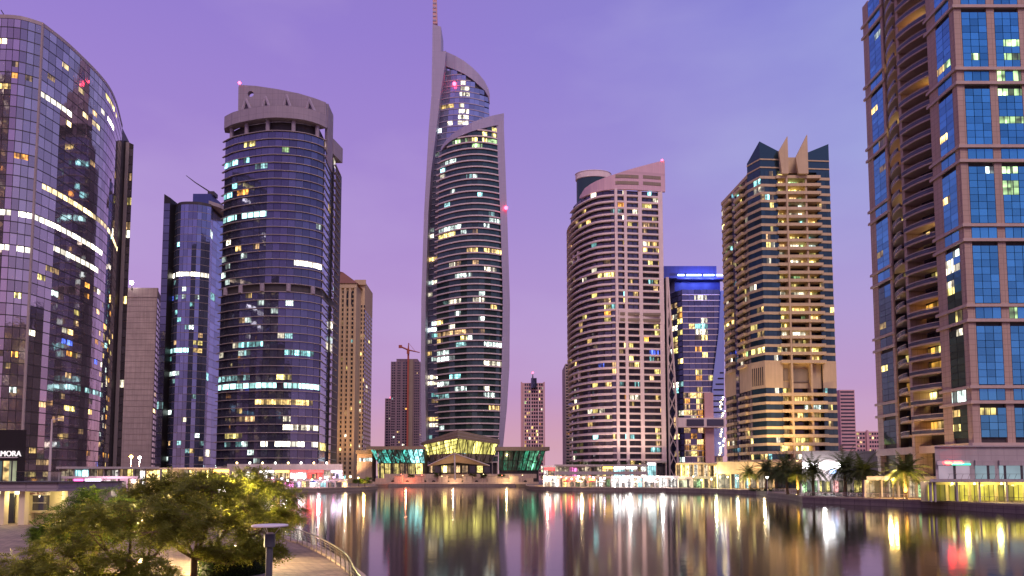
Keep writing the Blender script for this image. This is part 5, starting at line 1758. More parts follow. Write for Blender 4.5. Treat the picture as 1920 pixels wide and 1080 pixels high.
m_lit('shop_white', (1.0, .95, .86), 2.3, detail=1.2, lo=.1)
m_lit('shop_warm', (1.0, .66, .24), 2.6, detail=1.1, lo=.1)
m_lit('shop_yellow', (1.0, .82, .22), 1.8, detail=1.0, lo=.2)
m_lit('shop_green', (.55, 1.0, .45), 1.1, detail=1.1, lo=.06)
m_lit('shop_cyan', (.45, .95, 1.0), 2.0, detail=.5, lo=.35)
m_lit('shop_pink', (1.0, .22, .6), 2.6, detail=1.1, lo=.15)
m_lit('shop_lilac', (.72, .62, 1.0), 4.0, detail=.4, lo=.3)
m_lit('shop_red', (1.0, .06, .04), 2.6, detail=.4, lo=.3)
m_lit('shop_dim', (.95, .75, .5), .6, detail=.8, lo=.1)
m_lit('shade_blue', (.55, .80, .90), .34, detail=.2, lo=.85, dark=.85, mull=3.1)
m_lit('shade_mauve', (.62, .48, .58), .28, detail=.2, lo=.85, dark=.85, mull=3.1)
m_emit('lamp_warm2', (1, .7, .3), 5); m_emit('lamp_red3', (1, .2, .12), 5)
m_emit('lamp_lime', (.95, 1.0, .55), 3.5)


def low_buildings():
    # ---- right bank, lower café row
    U = [('shop_warm', None, 1), ('shop_white', None, 1.2), ('shop_yellow', None, 1), ('shop_warm', 'neon_red', 1), ('shop_green', None, .8), ('shop_warm', None, 1), ('shop_yellow', 'neon_yellow', 1), ('shop_white', None, 1), ('shop_green', None, 1)]
    arcade('cafe_row', 'row of cafes with many-coloured lights below the pink curved tower, by the lake', 1019, 1145, 288, GZ + 4.6, U, 10)
    U = [('shop_white', None, 1), ('shop_white', None, 1.2), ('shop_cyan', None, 1), ('shop_white', 'sign_white', 1.2), ('shop_white', None, 1.3), ('shop_white', None, 1)]
    arcade('white_lit_row', 'brilliant white-lit glass restaurant front on the quay below the lattice brace', 1146, 1271, 276, GZ + 4.7, U, 12)
    arcade('pale_kiosk', 'plain pale green lit box between the white-lit front and the green shop row', 1272, 1297, 272, GZ + 4.4, [('shop_cream', None, 1)], 10, wall='cream_plaster')
    U = [('shop_green', None, 1), ('shop_yellow', None, .3), ('shop_green', None, 1), ('shop_yellow', None, .3), ('shop_green', None, 1), ('shop_yellow', None, .35), ('shop_green', None, 1.2)]
    arcade('green_shop_row', 'row of green-lit shop windows with cream pillars under the blue-crowned tower', 1299, 1384, 266, GZ + 4.5, U, 10, wall='cream_plaster')
    # ---- right bank, upper level
    U = [('shop_dim', None, 1.2), ('shop_pink', None, .7), ('shop_dim', None, 1), ('shop_dim', None, 1), ('shop_warm', 'neon_yellow', .9), ('shop_cyan', 'sign_white', 1), ('shop_cyan', 'sign_white', 1), ('shop_white', None, .8)]
    t, x0, x1 = arcade('mall_podium', 'mauve two-level mall block with planted roof under the pink curved tower', 1040, 1214, 316, wz(871, 316), U, 26, sill=2.6)
    part('upper_wall', MB().box(x0 + .1, x1 - .1, 314, 316.5, GZ + 5.2, wz(884, 316)), M['podium_grey'], t)
    t, x0, x1 = arcade('sign_kiosk', 'white kiosk with small red sign at the corner of the right-hand cafes', 1020, 1041, 300, wz(873, 300), [('shop_white', 'neon_red', 1)], 8, wall='white_metal')
    U = [('shop_cyan', 'sign_white', 1), ('glass_dark', None, 1)]
    arcade('glass_lobby', 'dark glass lobby block with cyan lights beside the lattice brace', 1213, 1249, 322, wz(864, 322), U, 12)
    U = [('shop_warm', None, .5), ('shop_yellow', None, .5), ('shop_warm', None, .9), ('shop_white', None, .5), ('shop_dim', None, .6), ('shop_white', None, .5), ('shop_warm', None, 1)]
    arcade('warm_lobby', 'tall amber-lit lobby with white fascia under the blue-crowned tower', 1268, 1346, 335, wz(868, 335), U, 14, wall='cream_plaster', fascia=.7)
    U = [('shop_dim', None, 1), ('shop_cyan', None, 1), ('shop_cyan', None, 1), ('shop_dim', None, 1.2), ('glass_dark', None, 1), ('glass_dark', None, 1)]
    arcade('tan_podium', 'tan stone podium wall with teal shops behind the palm cluster', 1345, 1502, 252, wz(866, 252), U, 20, wall='sand_plaster', fascia=4.4)
    # ---- right, podium with white light strip
    t, x0, x1 = arcade('strip_light_podium', 'grey podium with glowing white sign strip behind the palms', 1503, 1652, 190, wz(846, 190), [('shop_green', None, 1), ('shop_yellow', None, .8), ('shop_red2', None, 1.2), ('shop_yellow', None, .6), ('glass_dark', None, 1)], 24, fascia=8.0)
    for a, b in ((1506, 1531), (1538, 1588)):
        p, q = W(a, 878, 188.4), W(b, 868, 188.4)
        part('light_strip', MB().box(p[0], q[0], 188.3, 188.75, p[2], q[2]), M['sign_strip'], t)
    p, q = W(1559, 888, 188), W(1570, 881, 188)
    part('blue_sign', MB().box(p[0], q[0], 188.2, 188.75, p[2], q[2]), M['neon_blue'], t)
    # ---- shops below the brown tower
    U = [('shop_dim', None, 1), ('shop_poster', None, 1), ('shop_dim', None, .6), ('shop_dim', None, .5), ('shop_green', None, .9)]
    arcade('poster_shops', 'shop windows with dark posters under the brown stone tower behind the lit palm', 1622, 1748, 148, wz(893, 148), U, 8, wall='podium_grey', fascia=.8)
    # ---- right-hand two-storey restaurant
    Y = 123.5
    zf = wz(904, Y)
    x0, x1 = wx(1742, Y, GZ + 3), wx(2010, Y, GZ + 3)
    t = thing('lakeside_restaurant', 'two-storey grey restaurant with yellow-lit arcade and red neon sign on the quay', 'restaurant', ((x0 + x1) / 2, Y + 6, GZ))
    part('back_wall', MB().wedge(x0, x1, Y + 2.6, Y + 12, GZ, zf), M['cream_plaster'], t)
    part('terrace_slab', MB().wedge(x0 - .3, x1, Y - .8, Y + 12, zf + .01, zf + .5), M['podium_grey'], t)
    cols = [1744, 1752, 1793, 1835, 1886, 1940, 1995]
    for i, px in enumerate(cols):
        x = wx(px, Y, GZ + 2)
        part('column', MB().box(x - .16, x + .16, Y - .3, Y + .1, GZ, zf), M['podium_grey'], t)
    for a, b in zip(cols[1:], cols[2:]):
        xa, xb = wx(a, Y, GZ + 2) + .35, wx(b, Y, GZ + 2) - .35
        n = 3
        for k in range(n):
            part('lit_window', MB().box(xa + (xb - xa) * k / n + .06, xa + (xb - xa) * (k + 1) / n - .06, Y + 2.35, Y + 2.59, GZ + .15, zf - .5), M['arcade_yellow'], t)
        lampx = wx(b, Y, GZ + 2) - .5
        part('ceiling_lamp', MB().ball((lampx, Y + .3, zf - .28), .2, 8), M['lamp_lime'], t)
    zu = wz(838, Y + 3)
    xu = wx(1754, Y + 3, 8)
    part('upper_wall', MB().wedge(xu, x1, Y + 3, Y + 12, zf + .51, zu), M['podium_grey'], t)
    part('upper_fascia', MB().wedge(xu - .2, x1, Y + 2.7, Y + 12, zu + .01, zu + .25), M['podium_grey'], t)
    for a, b, mt in ((1761, 1817, 'shade_mauve'), (1830, 1864, 'shade_blue'), (1875, 1918, 'shade_blue'), (1930, 1975, 'shade_blue')):
        pa, pb = W(a, 899, Y + 2.9), W(b, 873, Y + 2.9)
        w = part('upper_window', MB().box(pa[0], pb[0], Y + 2.78, Y + 2.99, zf + .55, pb[2]), M[mt], t)
        part('window_head', MB().box(pa[0] - .15, pb[0] + .15, Y + 2.6, Y + 2.99, pb[2] + .02, pb[2] + 1.0), M['podium_grey'], w)
    # neon sign: two red ovals with yellow strokes, green tube below
    s = thing('neon_sign', 'red and yellow neon lettering over a green tube on the restaurant wall', 'sign', (W(1788, 868, Y + 2.4)[0], Y + 2.4, W(1788, 868, Y + 2.4)[2]))
    p = W(1757, 872, Y + 2.5); q = W(1818, 864, Y + 2.5)
    part('board', MB().box(p[0], q[0], Y + 2.35, Y + 2.59, p[2], q[2]), M['white_metal'], s)
    for px, r in ((1777.5, 7.6), (1795.5, 9.5)):
        c = W(px, 867.6, Y + 2.3)
        rr = r * .097
        v = [(c[0] + rr * math.cos(a), c[2] + .34 * math.sin(a)) for a in [2 * math.pi * k / 18 for k in range(18)]]
        part('oval', MB().slabxz(v, Y + 2.2, Y + 2.34), M['sign_neon'], s)
        for k in range(4):
            xx = c[0] - rr * .6 + k * rr * .4
            pts = [(xx - .05, Y + 2.15, c[2] - .12), (xx, Y + 2.15, c[2] + (.16 if k % 2 == 0 else .05)), (xx + .06, Y + 2.15, c[2] - .12), (xx + .12, Y + 2.15, c[2] + .04)]
            part('stroke', MB().tube(pts, .025, 5), M['neon_yellow'], s)
    a, b = W(1785, 871.6, Y + 2.3), W(1819, 869.5, Y + 2.3)
    part('green_tube', MB().box(a[0], b[0], Y + 2.12, Y + 2.34, a[2] - .05, b[2] + .02), M['neon_green'], s)
    # terrace railing on the upper floor
    rl = thing('terrace_railing', 'thin dark railing along the restaurant upper terrace', 'railing', (x0, Y - .5, zf + .5))
    part('top_rail', MB().box(xu, x1, Y - .55, Y - .49, zf + 1.45, zf + 1.5), M['rail_metal'], rl)
    k = 0
    x = xu
    while x < x1:
        part('post', MB().tube([(x, Y - .4, zf + .5), (x + .35, Y - .52, zf + 1.46)], .025, 4), M['rail_metal'], rl)
        x += 1.2
    # ---- left bank: podium of the drum tower and its shops
    t, x0, x1 = arcade('bright_sign_mall', 'pale mall front with glowing white, orange and red shop signs below the drum tower', 428, 642, 292, wz(870, 292), [('shop_dim', None, 1), ('shop_white', None, .8), ('shop_white', 'sign_white', .9), ('shop_warm', 'neon_yellow', .9), ('shop_pinkwhite', 'neon_red', 1), ('shop_red', 'neon_red', 1), ('shop_dim', None, .4), ('shop_lilac', 'sign_lilac', .7)], 30, sill=3.6, fascia=2.6)
    for k in range(8):
        px = 445 + k * 24
        p = W(px, 869, 291)
        part('roof_lamp', MB().ball((p[0], 290.6, wz(870, 292) + .45), .4, 8), M['lamp_white' if k % 2 else 'lamp_warm'], t)
    U = [('shop_warm', None, .7), ('shop_white', None, .6), ('shop_red', None, .6), ('shop_pink', None, 1), ('shop_lilac', None, .7), ('shop_warm', None, .8), ('shop_white', None, 1), ('shop_cyan', None, .7), ('shop_white', None, .8), ('shop_pink', None, .6), ('shop_warm', None, .6)]
    arcade('festival_stalls', 'low row of pink, white and orange lit stalls on the left quay', 495, 652, 277, GZ + 3.0, U, 6, fascia=.35, roof_over=.5)
    # ---- left bank farther left, behind the trees
    U = [('shop_dim', None, 1), ('shop_cyan', None, 1), ('shop_dim', None, 1), ('shop_white', None, 1), ('shop_yellow', None, 1), ('shop_white', None, .8), ('shop_warm', None, 1)]
    arcade('left_mall', 'long low mall with a light roof edge at the foot of the mirror-glass tower', 110, 300, 190, wz(875, 190), U, 20, fascia=.6)
    U = [('shop_warm', None, .6), ('shop_pink', 'neon_magenta', .9), ('shop_lilac', 'sign_lilac', 1.4), ('shop_pinkwhite', None, 1.2), ('shop_pink', None, .8), ('shop_warm', None, 1)]
    arcade('pink_neon_shop', 'shop front glowing pink and violet left of the trees', 122, 262, 150, wz(893, 150), U, 10, fascia=.5)
    U = [('shop_yellow', None, 1), ('shop_warm', None, 1), ('shop_yellow', None, 1), ('shop_warm', 'neon_yellow', 1)]
    arcade('amber_terrace', 'amber-lit terrace row between the dark blue tower and the tree tops', 300, 430, 236, wz(877, 236), U, 14, fascia=.5)
    # ---- near pavilion at the left edge
    Y = 66
    zt = wz(906, Y); zu = wz(921, Y)
    x0, x1 = wx(-70, Y, 4), wx(116, Y, 4)
    t = thing('corner_pavilion', 'cream one-storey shop pavilion with flat mauve roof slab at the left edge', 'pavilion', ((x0 + x1) / 2, Y + 4, GZ))
    part('roof_slab', MB().box(x0, x1, Y - .6, Y + 10, zu, zt), M['mauve_concrete'], t)
    part('roof_rim', MB().box(x0, x1 + .15, Y - .75, Y + 10.2, zt + .005, zt + .14), M['frame_dark'], t)
    part('back_wall', MB().box(x0, x1 - .6, Y + 2.4, Y + 9, GZ, zu - .005), M['cream_plaster'], t)
    for a, b in ((0, 9), (26, 34), (36, 47), (101, 112)):
        xa, xb = wx(a, Y, 3), wx(b, Y, 3)
        part('pillar', MB().box(xa, xb, Y - .1 + (0 if a in (0, 36) else 1.2), Y + (.5 if a in (0, 36) else 2.3), GZ, zu - .005), M['cream_plaster'], t)
    pa, pb = W(49, 957, Y + 1.9), W(87, 929, Y + 1.9)
    w = part('display_window', MB().box(pa[0], pb[0], Y + 1.95, Y + 2.39, pa[2], pb[2]), M['glass_night'], t)
    part('window_bar', MB().box(pa[0], pb[0], Y + 1.88, Y + 1.94, (pa[2] + pb[2]) / 2 - .03, (pa[2] + pb[2]) / 2 + .03), M['white_metal'], w)
    part('sill', MB().box(pa[0] - .1, pb[0] + .1, Y + 1.7, Y + 2.39, pa[2] - .22, pa[2] - .01), M['cream_plaster'], w)
    p2, q2 = W(47, 929, Y + 1.5), W(89, 921.5, Y + 1.5)
    sg = part('sign_board', MB().box(p2[0], q2[0], Y + 1.5, Y + 1.94, p2[2] + .02, q2[2] - .06), M['white_metal'], t)
    lettering(t, 'Rose & Co', .34, (p2[0] + .22, Y + 1.47, p2[2] + .1), 'sign_rose', (q2[0] - p2[0]) * .8, .01, .006)
    pd, qd = W(12, 966, Y + 2), W(25, 925, Y + 2)
    part('door', MB().box(pd[0], qd[0], Y + 2.2, Y + 2.39, GZ + .02, qd[2]), M['glass_dark'], t)
    for px, py in ((35, 921.5), (2, 924)):
        p = W(px, py, Y + .8)
        part('wall_lamp', MB().box(p[0] - .22, p[0] + .22, Y + .6, Y + .95, zu - .3, zu - .01), M['lamp_lime'], t)
    # light from those lamps on the cream walls
    for px in (34, 101, -10):
        p = W(px, 930, Y + .6)
        l = bpy.data.lights.new('pavilion_light', 'POINT'); l.energy = 95; l.color = (1.0, .86, .35); l.shadow_soft_size = .3
        lo = bpy.data.objects.new('pavilion_light', l); lo.location = (p[0], Y + .7, zu - .5); COL.objects.link(lo)
    # ---- black boutique on the terrace behind
    Y = 84
    x0, x1 = wx(-60, Y, 8), wx(47, Y, 8)
    zr = wz(806, Y)
    zfl = wz(903, Y)
    t = thing('black_boutique', 'black cube boutique with white AMORA lettering above a lit glass entrance', 'boutique', ((x0 + x1) / 2, Y + 5, GZ))
    part('podium', MB().wedge(x0, wx(112, Y - 6, 5), Y - 6, Y + 12, GZ, zfl), M['podium_grey'], t)
    zs = wz(862, Y)
    part('upper_wall', MB().wedge(x0, x1, Y, Y + 10, zs, zr), M['black_panel'], t)
    part('side_wall', MB().wedge(wx(30, Y, 6), x1, Y + .02, Y + 10, zfl + .01, zs - .01), M['black_panel'], t)
    p = W(-9, 855.5, Y - .12)
    lettering(t, 'AMORA', .95, (p[0], Y - .1, wz(855.5, Y)), 'sign_letter', wx(36, Y, 8) - wx(-12, Y, 8), .06, .0)
    part('underline', MB().box(x0, wx(34, Y, 8), Y - .15, Y - .004, wz(858.6, Y), wz(857.2, Y)), M['white_metal'], t)
    for a, b, mt in ((-30, -8, 'shop_warm'), (-6, 2, 'dimcool'), (3, 14, 'shop_warm'), (15, 27, 'shop_cream')):
        part('entrance_window', MB().box(wx(a, Y, 6), wx(b, Y, 6), Y + .1, Y + .3, zfl + .02, zs - .15), M[mt], t)
    g = thing('roof_glass_rail', 'clear glass balustrade along the terrace above the pavilion', 'railing', (wx(60, 77, 6), 77, zfl))
    for a, b in ((30, 58), (59, 88), (89, 116)):
        part('glass_panel', MB().box(wx(a, 78.2, 6), wx(b, 78.2, 6), 78.15, 78.2, zfl + .02, zfl + 1.15), M['clear_glass'], g)
    part('handrail', MB().box(wx(30, 78.2, 6), wx(117, 78.2, 6), 78.1, 78.25, zfl + 1.16, zfl + 1.22), M['rail_metal'], g)


m_wall('sign_rose', (.26, .09, .13), .7, .05)
m_lit('shop_cream', (.95, 1.0, .62), 1.1, detail=.5, lo=.6)
m_lit('shop_red2', (1.0, .45, .42), .7, detail=.8, lo=.2)
m_lit('shop_poster', (.75, .42, .40), .35, detail=.7, lo=.1)
m_lit('shop_pinkwhite', (1.0, .80, .85), 5.0, detail=.5, lo=.3)
m_lit('arcade_yellow', (1.0, .84, .08), .5, detail=.5, lo=.6, dark=.6, mull=.9)
m_emit('sign_strip', (1.0, 1.0, .98), 14)
m_emit('sign_neon', (1.0, .03, .03), 16)
m_emit('sign_lilac', (.82, .76, 1.0), 6)
m_emit('sign_letter', (1.0, .95, .93), .7)
gm, gt = newmat('clear_glass')
_o = N(gt, 'ShaderNodeOutputMaterial'); _t = N(gt, 'ShaderNodeBsdfTransparent'); _g = N(gt, 'ShaderNodeBsdfGlossy'); _m = N(gt, 'ShaderNodeMixShader')
_t.inputs[0].default_value = (.85, .92, .92, 1); _g.inputs['Roughness'].default_value = .03; _m.inputs[0].default_value = .12
gt.links.new(_t.outputs[0], _m.inputs[1]); gt.links.new(_g.outputs[0], _m.inputs[2]); gt.links.new(_m.outputs[0], _o.inputs[0])
low_buildings()

# ================================================================== vegetation
m_leaf('acacia_leaf', (.125, .145, .02), (.22, .215, .036))
m_leaf('bush_leaf', (.08, .15, .02), (.14, .20, .03))
m_leaf('palm_leaf', (.05, .075, .022), (.09, .10, .035))
m_leaf('hedge_leaf', (.02, .05, .010), (.05, .085, .016))
m_plain('bark', (.15, .10, .06), .9, 0, .2, .3, 6.0, .02)
m_plain('palm_bark', (.30, .21, .12), .9, 0, .2, .35, 5.0, .04)
m_plain('twig', (.13, .09, .055), .85, 0, .2, .25, 8)


def grow(seed, height, spread, levels, leaf_n, leaf_len, lean=(0, 0), trunk_h=.2, nmain=7, r0=.13, low=.0):
    """spreading tree: limbs as tapered tubes in loose tiers, slender pinnate sprays on the twigs. returns (trunk, limbs, crown)."""
    r = random.Random(seed)
    trunk, limbs, crown = MB(), MB(), MB()
    th = height * trunk_h
    base = Vector((0, 0, 0)); top = Vector((lean[0] * .3, lean[1] * .3, th))
    trunk.tube([base, Vector((0, 0, th * .15)), (base + top) / 2 + Vector((r.uniform(-.06, .06), r.uniform(-.06, .06), 0)), top], [r0 * 1.5, r0 * 1.1, r0, r0 * .9], 9)
    tips = []
    def branch(p, d, length, rad, lev):
        pts = [p]
        q = p.copy(); dd = d.copy()
        n = 4
        for k in range(n):
            dd = (dd + Vector((r.uniform(-.2, .2), r.uniform(-.2, .2), r.uniform(-.10, .10)))).normalized()
            dd.z *= (.86 if lev else .97)
            q = q + dd * length / n
            pts.append(q.copy())
        limbs.tube(pts, [rad * (1 - .6 * k / n) for k in range(n + 1)], 5 if lev < 2 else 3, cap=False)
        if lev >= levels:
            tips.append((pts, dd))
            return
        m = r.choice((3, 4)) if lev else 5
        for k in range(m):
            i = r.choice((2, 3, 4)) if k else 4
            a = r.uniform(-1.2, 1.2)
            nd = Vector((dd.x * math.cos(a) - dd.y * math.sin(a), dd.x * math.sin(a) + dd.y * math.cos(a), dd.z + r.uniform(-.25, .35))).normalized()
            branch(pts[i], nd, length * r.uniform(.5, .78), rad * .5, lev + 1)
        tips.append((pts[2:], dd))
    for k in range(nmain):
        a = 2 * math.pi * (k + r.uniform(-.3, .3)) / nmain
        up = r.uniform(-.02, .25) if k % 3 == 0 else r.uniform(.3, 1.3)
        d = Vector((math.cos(a) + lean[0], math.sin(a) + lean[1], up)).normalized()
        branch(top - Vector((0, 0, r.uniform(0, th * .25))), d, spread * r.uniform(.40, .56), r0 * .55, 0)
    for pts, dd in tips:
        for _ in range(leaf_n):
            i = r.randrange(len(pts) - 1)
            o = pts[i].lerp(pts[i + 1], r.random())
            a = r.uniform(-1.4, 1.4)
            hd = Vector((dd.x * math.cos(a) - dd.y * math.sin(a), dd.x * math.sin(a) + dd.y * math.cos(a), 0))
            if hd.length < .05: continue
            hd.normalize()
            sd_ = (hd + Vector((0, 0, r.uniform(-.45, .25)))).normalized()
            sideways = sd_.cross(Vector((0, 0, 1))).normalized()
            ll = leaf_len * r.uniform(.55, 1.35)
            upv = sideways.cross(sd_)
            nseg = 7
            for k in range(1, nseg + 1):
                c = o + sd_ * ll * k / nseg - Vector((0, 0, 1)) * ll * .22 * (k / nseg) ** 2
                lw = ll * .26 * (1 - .5 * abs(k / nseg - .45))
                for s in (-1, 1):
                    e = c + sideways * s * lw + sd_ * lw * .7 + upv * r.uniform(-.25, .12) * lw
                    w = sd_ * ll / nseg * .30
                    crown.add([c - w, e, c + w], [(0, 1, 2)])
    return trunk, limbs, crown


def leafy(seed, lobes, clumps, sprays, spray, fork=1.0, r0=.13, base_lean=0.0):
    """rounded leafy tree: trunk and limbs reach into several flattened lobes; every lobe is filled with clumps of short pinnate sprays."""
    r = random.Random(seed)
    trunk, limbs, crown = MB(), MB(), MB()
    top = Vector((base_lean, 0, fork))
    trunk.tube([(0, 0, 0), (0, 0, fork * .15), (base_lean * .5, .02, fork * .6), top], [r0 * 1.6, r0 * 1.15, r0, r0 * .95], 10)
    for (cx, cy, cz, rx, ry, rz) in lobes:
        c = Vector((cx, cy, cz))
        mid = top.lerp(c, .5) + Vector((r.uniform(-.2, .2), r.uniform(-.2, .2), -.12 * (c - top).length))
        limbs.tube([top, top.lerp(mid, .5), mid, mid.lerp(c, .6), c], [r0 * .62, r0 * .5, r0 * .38, r0 * .26, r0 * .14], 6, cap=False)
        for k in range(clumps):
            a = r.uniform(0, 2 * math.pi); u = r.uniform(-1, 1); rad = r.random() ** .42
            s = math.sqrt(1 - u * u)
            p = c + Vector((rx * rad * s * math.cos(a), ry * rad * s * math.sin(a), rz * rad * u))
            if k % 3 == 0:
                q = c.lerp(p, .5) + Vector((0, 0, -.08))
                limbs.tube([c, q, p], [r0 * .16, r0 * .1, r0 * .05], 3, cap=False)
            out = (p - c); out.z *= .4
            if out.length < .01: out = Vector((1, 0, 0))
            out.normalize()
            for _ in range(sprays):
                d = (out * .7 + Vector((r.uniform(-1, 1), r.uniform(-1, 1), r.uniform(-.7, .55)))).normalized()
                sv = d.cross(Vector((r.uniform(-.6, .6), r.uniform(-.6, .6), 1)))
                if sv.length < .1: continue
                sv.normalize()
                ll = spray * r.uniform(.6, 1.35)
                up = sv.cross(d)
                o = p + Vector((r.uniform(-.1, .1), r.uniform(-.1, .1), r.uniform(-.06, .06)))
                ns = 5
                for j in range(1, ns + 1):
                    b = o + d * ll * j / ns - Vector((0, 0, 1)) * ll * .18 * (j / ns) ** 2
                    lw = ll * .36 * (1 - .4 * abs(j / ns - .5))
                    for sgn in (-1, 1):
                        tip = b + sv * sgn * lw + d * lw * .6 + up * r.uniform(-.3, .2) * lw
                        m_ = b.lerp(tip, .5)
                        w = d * ll / ns * .34
                        crown.add([b, m_ - w, tip, m_ + w], [(0, 1, 2, 3)])
    return trunk, limbs, crown


def place_tree(name, label, base, parts, leaf, group=None, rot=0.0, bark='bark'):
    t = thing(name, label, 'tree', base, group)
    t.rotation_euler.z = rot
    tr, li, cr = parts
    o = bpy.data.objects.new('trunk', tr.mesh('trunk', M[bark], (0, 0, 0), True)); COL.objects.link(o); o.parent = t
    b = bpy.data.objects.new('limbs', li.mesh('limbs', M[bark], (0, 0, 0), True)); COL.objects.link(b); b.parent = t
    c = bpy.data.objects.new('crown', cr.mesh('crown', M[leaf])); COL.objects.link(c); c.parent = t
    return t


def foreground_trees():
    def at(px, Y): return (wx(px, Y, GZ), Y, GZ)
    G = 'feathery trees on the plaza'
    L1 = [(-2.6, .3, 1.9, 1.5, 1.2, .5), (-1.3, -.4, 2.7, 1.3, 1.1, .55), (-.2, .4, 3.4, 1.3, 1.2, .6), (1.0, -.3, 2.7, 1.2, 1.1, .55), (-3.9, .2, 1.35, .9, .8, .38), (.6, -.8, 1.75, 1.2, .9, .4), (-1.6, -1.0, 1.55, 1.3, .9, .4), (1.9, .3, 3.3, 1.0, 1.0, .5), (-2.0, .9, 3.1, 1.1, .9, .45), (-.7, -1.2, .95, 1.0, .7, .3), (1.5, -.9, 1.2, .9, .7, .3)]
    L2 = [(-.9, .2, 3.7, 1.3, 1.2, .6), (.7, 0, 4.05, 1.4, 1.2, .55), (2.0, -.2, 3.4, 1.2, 1.1, .6), (2.6, .2, 2.4, 1.1, 1.0, .5), (.8, -.7, 2.7, 1.3, 1.0, .5), (-.6, -.6, 2.4, 1.2, 1.0, .45), (1.7, -.8, 1.7, 1.1, .8, .35), (-1.6, .4, 3.0, 1.0, .9, .5), (.1, .5, 4.25, 1.0, 1.0, .35), (2.9, -.3, 1.6, .8, .7, .3)]
    L3 = [(-1.6, 0, 3.5, 1.5, 1.3, .7), (.2, -.3, 4.3, 1.6, 1.4, .7), (1.7, .2, 3.7, 1.4, 1.3, .65), (1.2, -.8, 2.6, 1.3, 1.0, .5), (-.6, -.9, 2.6, 1.4, 1.0, .5), (2.4, -.2, 2.5, .9, .9, .5), (-2.4, .2, 4.3, 1.1, 1.0, .5)]
    L4 = [(-1.5, 0, 2.6, 1.5, 1.3, .7), (.3, -.3, 3.3, 1.6, 1.3, .7), (1.6, .2, 2.7, 1.3, 1.2, .6), (-.3, -.8, 1.8, 1.6, 1.0, .5), (-2.3, -.2, 1.6, 1.1, .9, .45), (1.4, -.6, 1.7, 1.1, .9, .4)]
    L5 = [(-2.0, 0, 3.7, 1.9, 1.5, .7), (.2, -.3, 4.2, 2.0, 1.6, .65), (2.2, .2, 3.8, 1.9, 1.5, .7), (-3.4, .2, 3.0, 1.5, 1.2, .6), (3.4, .2, 3.0, 1.5, 1.2, .6), (.5, -.9, 2.8, 1.9, 1.2, .6)]
    place_tree('acacia_tree', 'nearest feathery tree on the plaza with a bare forked trunk', at(238, 25), leafy(3, L1, 42, 12, .34, 1.1), 'acacia_leaf', G)
    place_tree('acacia_tree', 'feathery tree on the plaza rising beside the round hedge', at(362, 28.5), leafy(8, L2, 42, 12, .36, 1.3), 'acacia_leaf', G)
    place_tree('acacia_tree', 'feathery tree farther back, its crown lit yellow by the globe lamp', at(462, 40.5), leafy(21, L3, 56, 12, .42, 1.5), 'acacia_leaf', G)
    place_tree('acacia_tree', 'greener feathery tree standing between the pavilion and the nearest tree', at(178, 38), leafy(14, L4, 56, 12, .42, 1.1), 'bush_leaf', G)
    place_tree('acacia_tree', 'feathery tree farthest back of the plaza trees, before the amber terrace', at(335, 52), leafy(31, L5, 60, 11, .55, 1.9), 'acacia_leaf', G)
    # round clipped hedge in a kerb ring
    r = random.Random(5)
    cx, cy = wx(420, 30, 2), 31.0
    h = thing('round_hedge', 'round clipped hedge in a low stone ring beside the promenade', 'hedge', (cx, cy, GZ))
    part('kerb_ring', MB().lathe([(1.62, 0), (1.62, .35), (1.45, .35), (1.45, 0)], (cx, cy, GZ), 28), M['coping'], h)
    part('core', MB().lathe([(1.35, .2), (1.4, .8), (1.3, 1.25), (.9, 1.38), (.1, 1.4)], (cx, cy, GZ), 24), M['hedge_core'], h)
    lf = MB()
    for _ in range(5200):
        a = r.uniform(0, 2 * math.pi)
        if r.random() < .55:
            z = r.uniform(.15, 1.3); rad = 1.4 + r.uniform(-.05, .08)
        else:
            z = 1.38 + r.uniform(-.06, .09); rad = 1.38 * math.sqrt(r.random())
        p = Vector((cx + rad * math.cos(a), cy + rad * math.sin(a), GZ + z))
        u = Vector((r.uniform(-1, 1), r.uniform(-1, 1), r.uniform(-1, 1))).normalized(); v = u.cross(Vector((r.uniform(-1, 1), r.uniform(-1, 1), 1))).normalized()
        s = r.uniform(.035, .07)
        lf.add([p - u * s, p + v * s * .6, p + u * s, p - v * s * .6], [(0, 1, 2, 3)])
    part('leaves', lf, M['hedge_leaf'], h)
    # low shrub near the seat
    for i, (px, Y, s, lab) in enumerate(((150, 29.5, 1.0, 'dark low shrub bed under the nearest feathery tree'), (72, 31, .55, 'small drooping shrub alone on the paving left of the trees'))):
        x, y, _ = at(px, Y)
        sh = MB()
        for _ in range(int(1500 * s)):
            a = r.uniform(0, 2 * math.pi); rr = math.sqrt(r.random())
            p = Vector((x + math.cos(a) * rr * 1.9 * s, y + math.sin(a) * rr * .9 * s, GZ + .02 + (.55 * (1 - rr * rr) + .08) * r.random() * (1.1 if i else 1)))
            u = Vector((r.uniform(-1, 1), r.uniform(-1, 1), r.uniform(0, .8))).normalized(); v = u.cross(Vector((0, 0, 1))).normalized()
            l = r.uniform(.08, .18)
            sh.add([p, p + u * l * .5 + v * l * .16, p + u * l, p + u * l * .5 - v * l * .16], [(0, 1, 2, 3)])
        single('shrub', sh, M['bush_leaf'], lab, 'shrub', (x, y, GZ))


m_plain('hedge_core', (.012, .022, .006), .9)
foreground_trees()


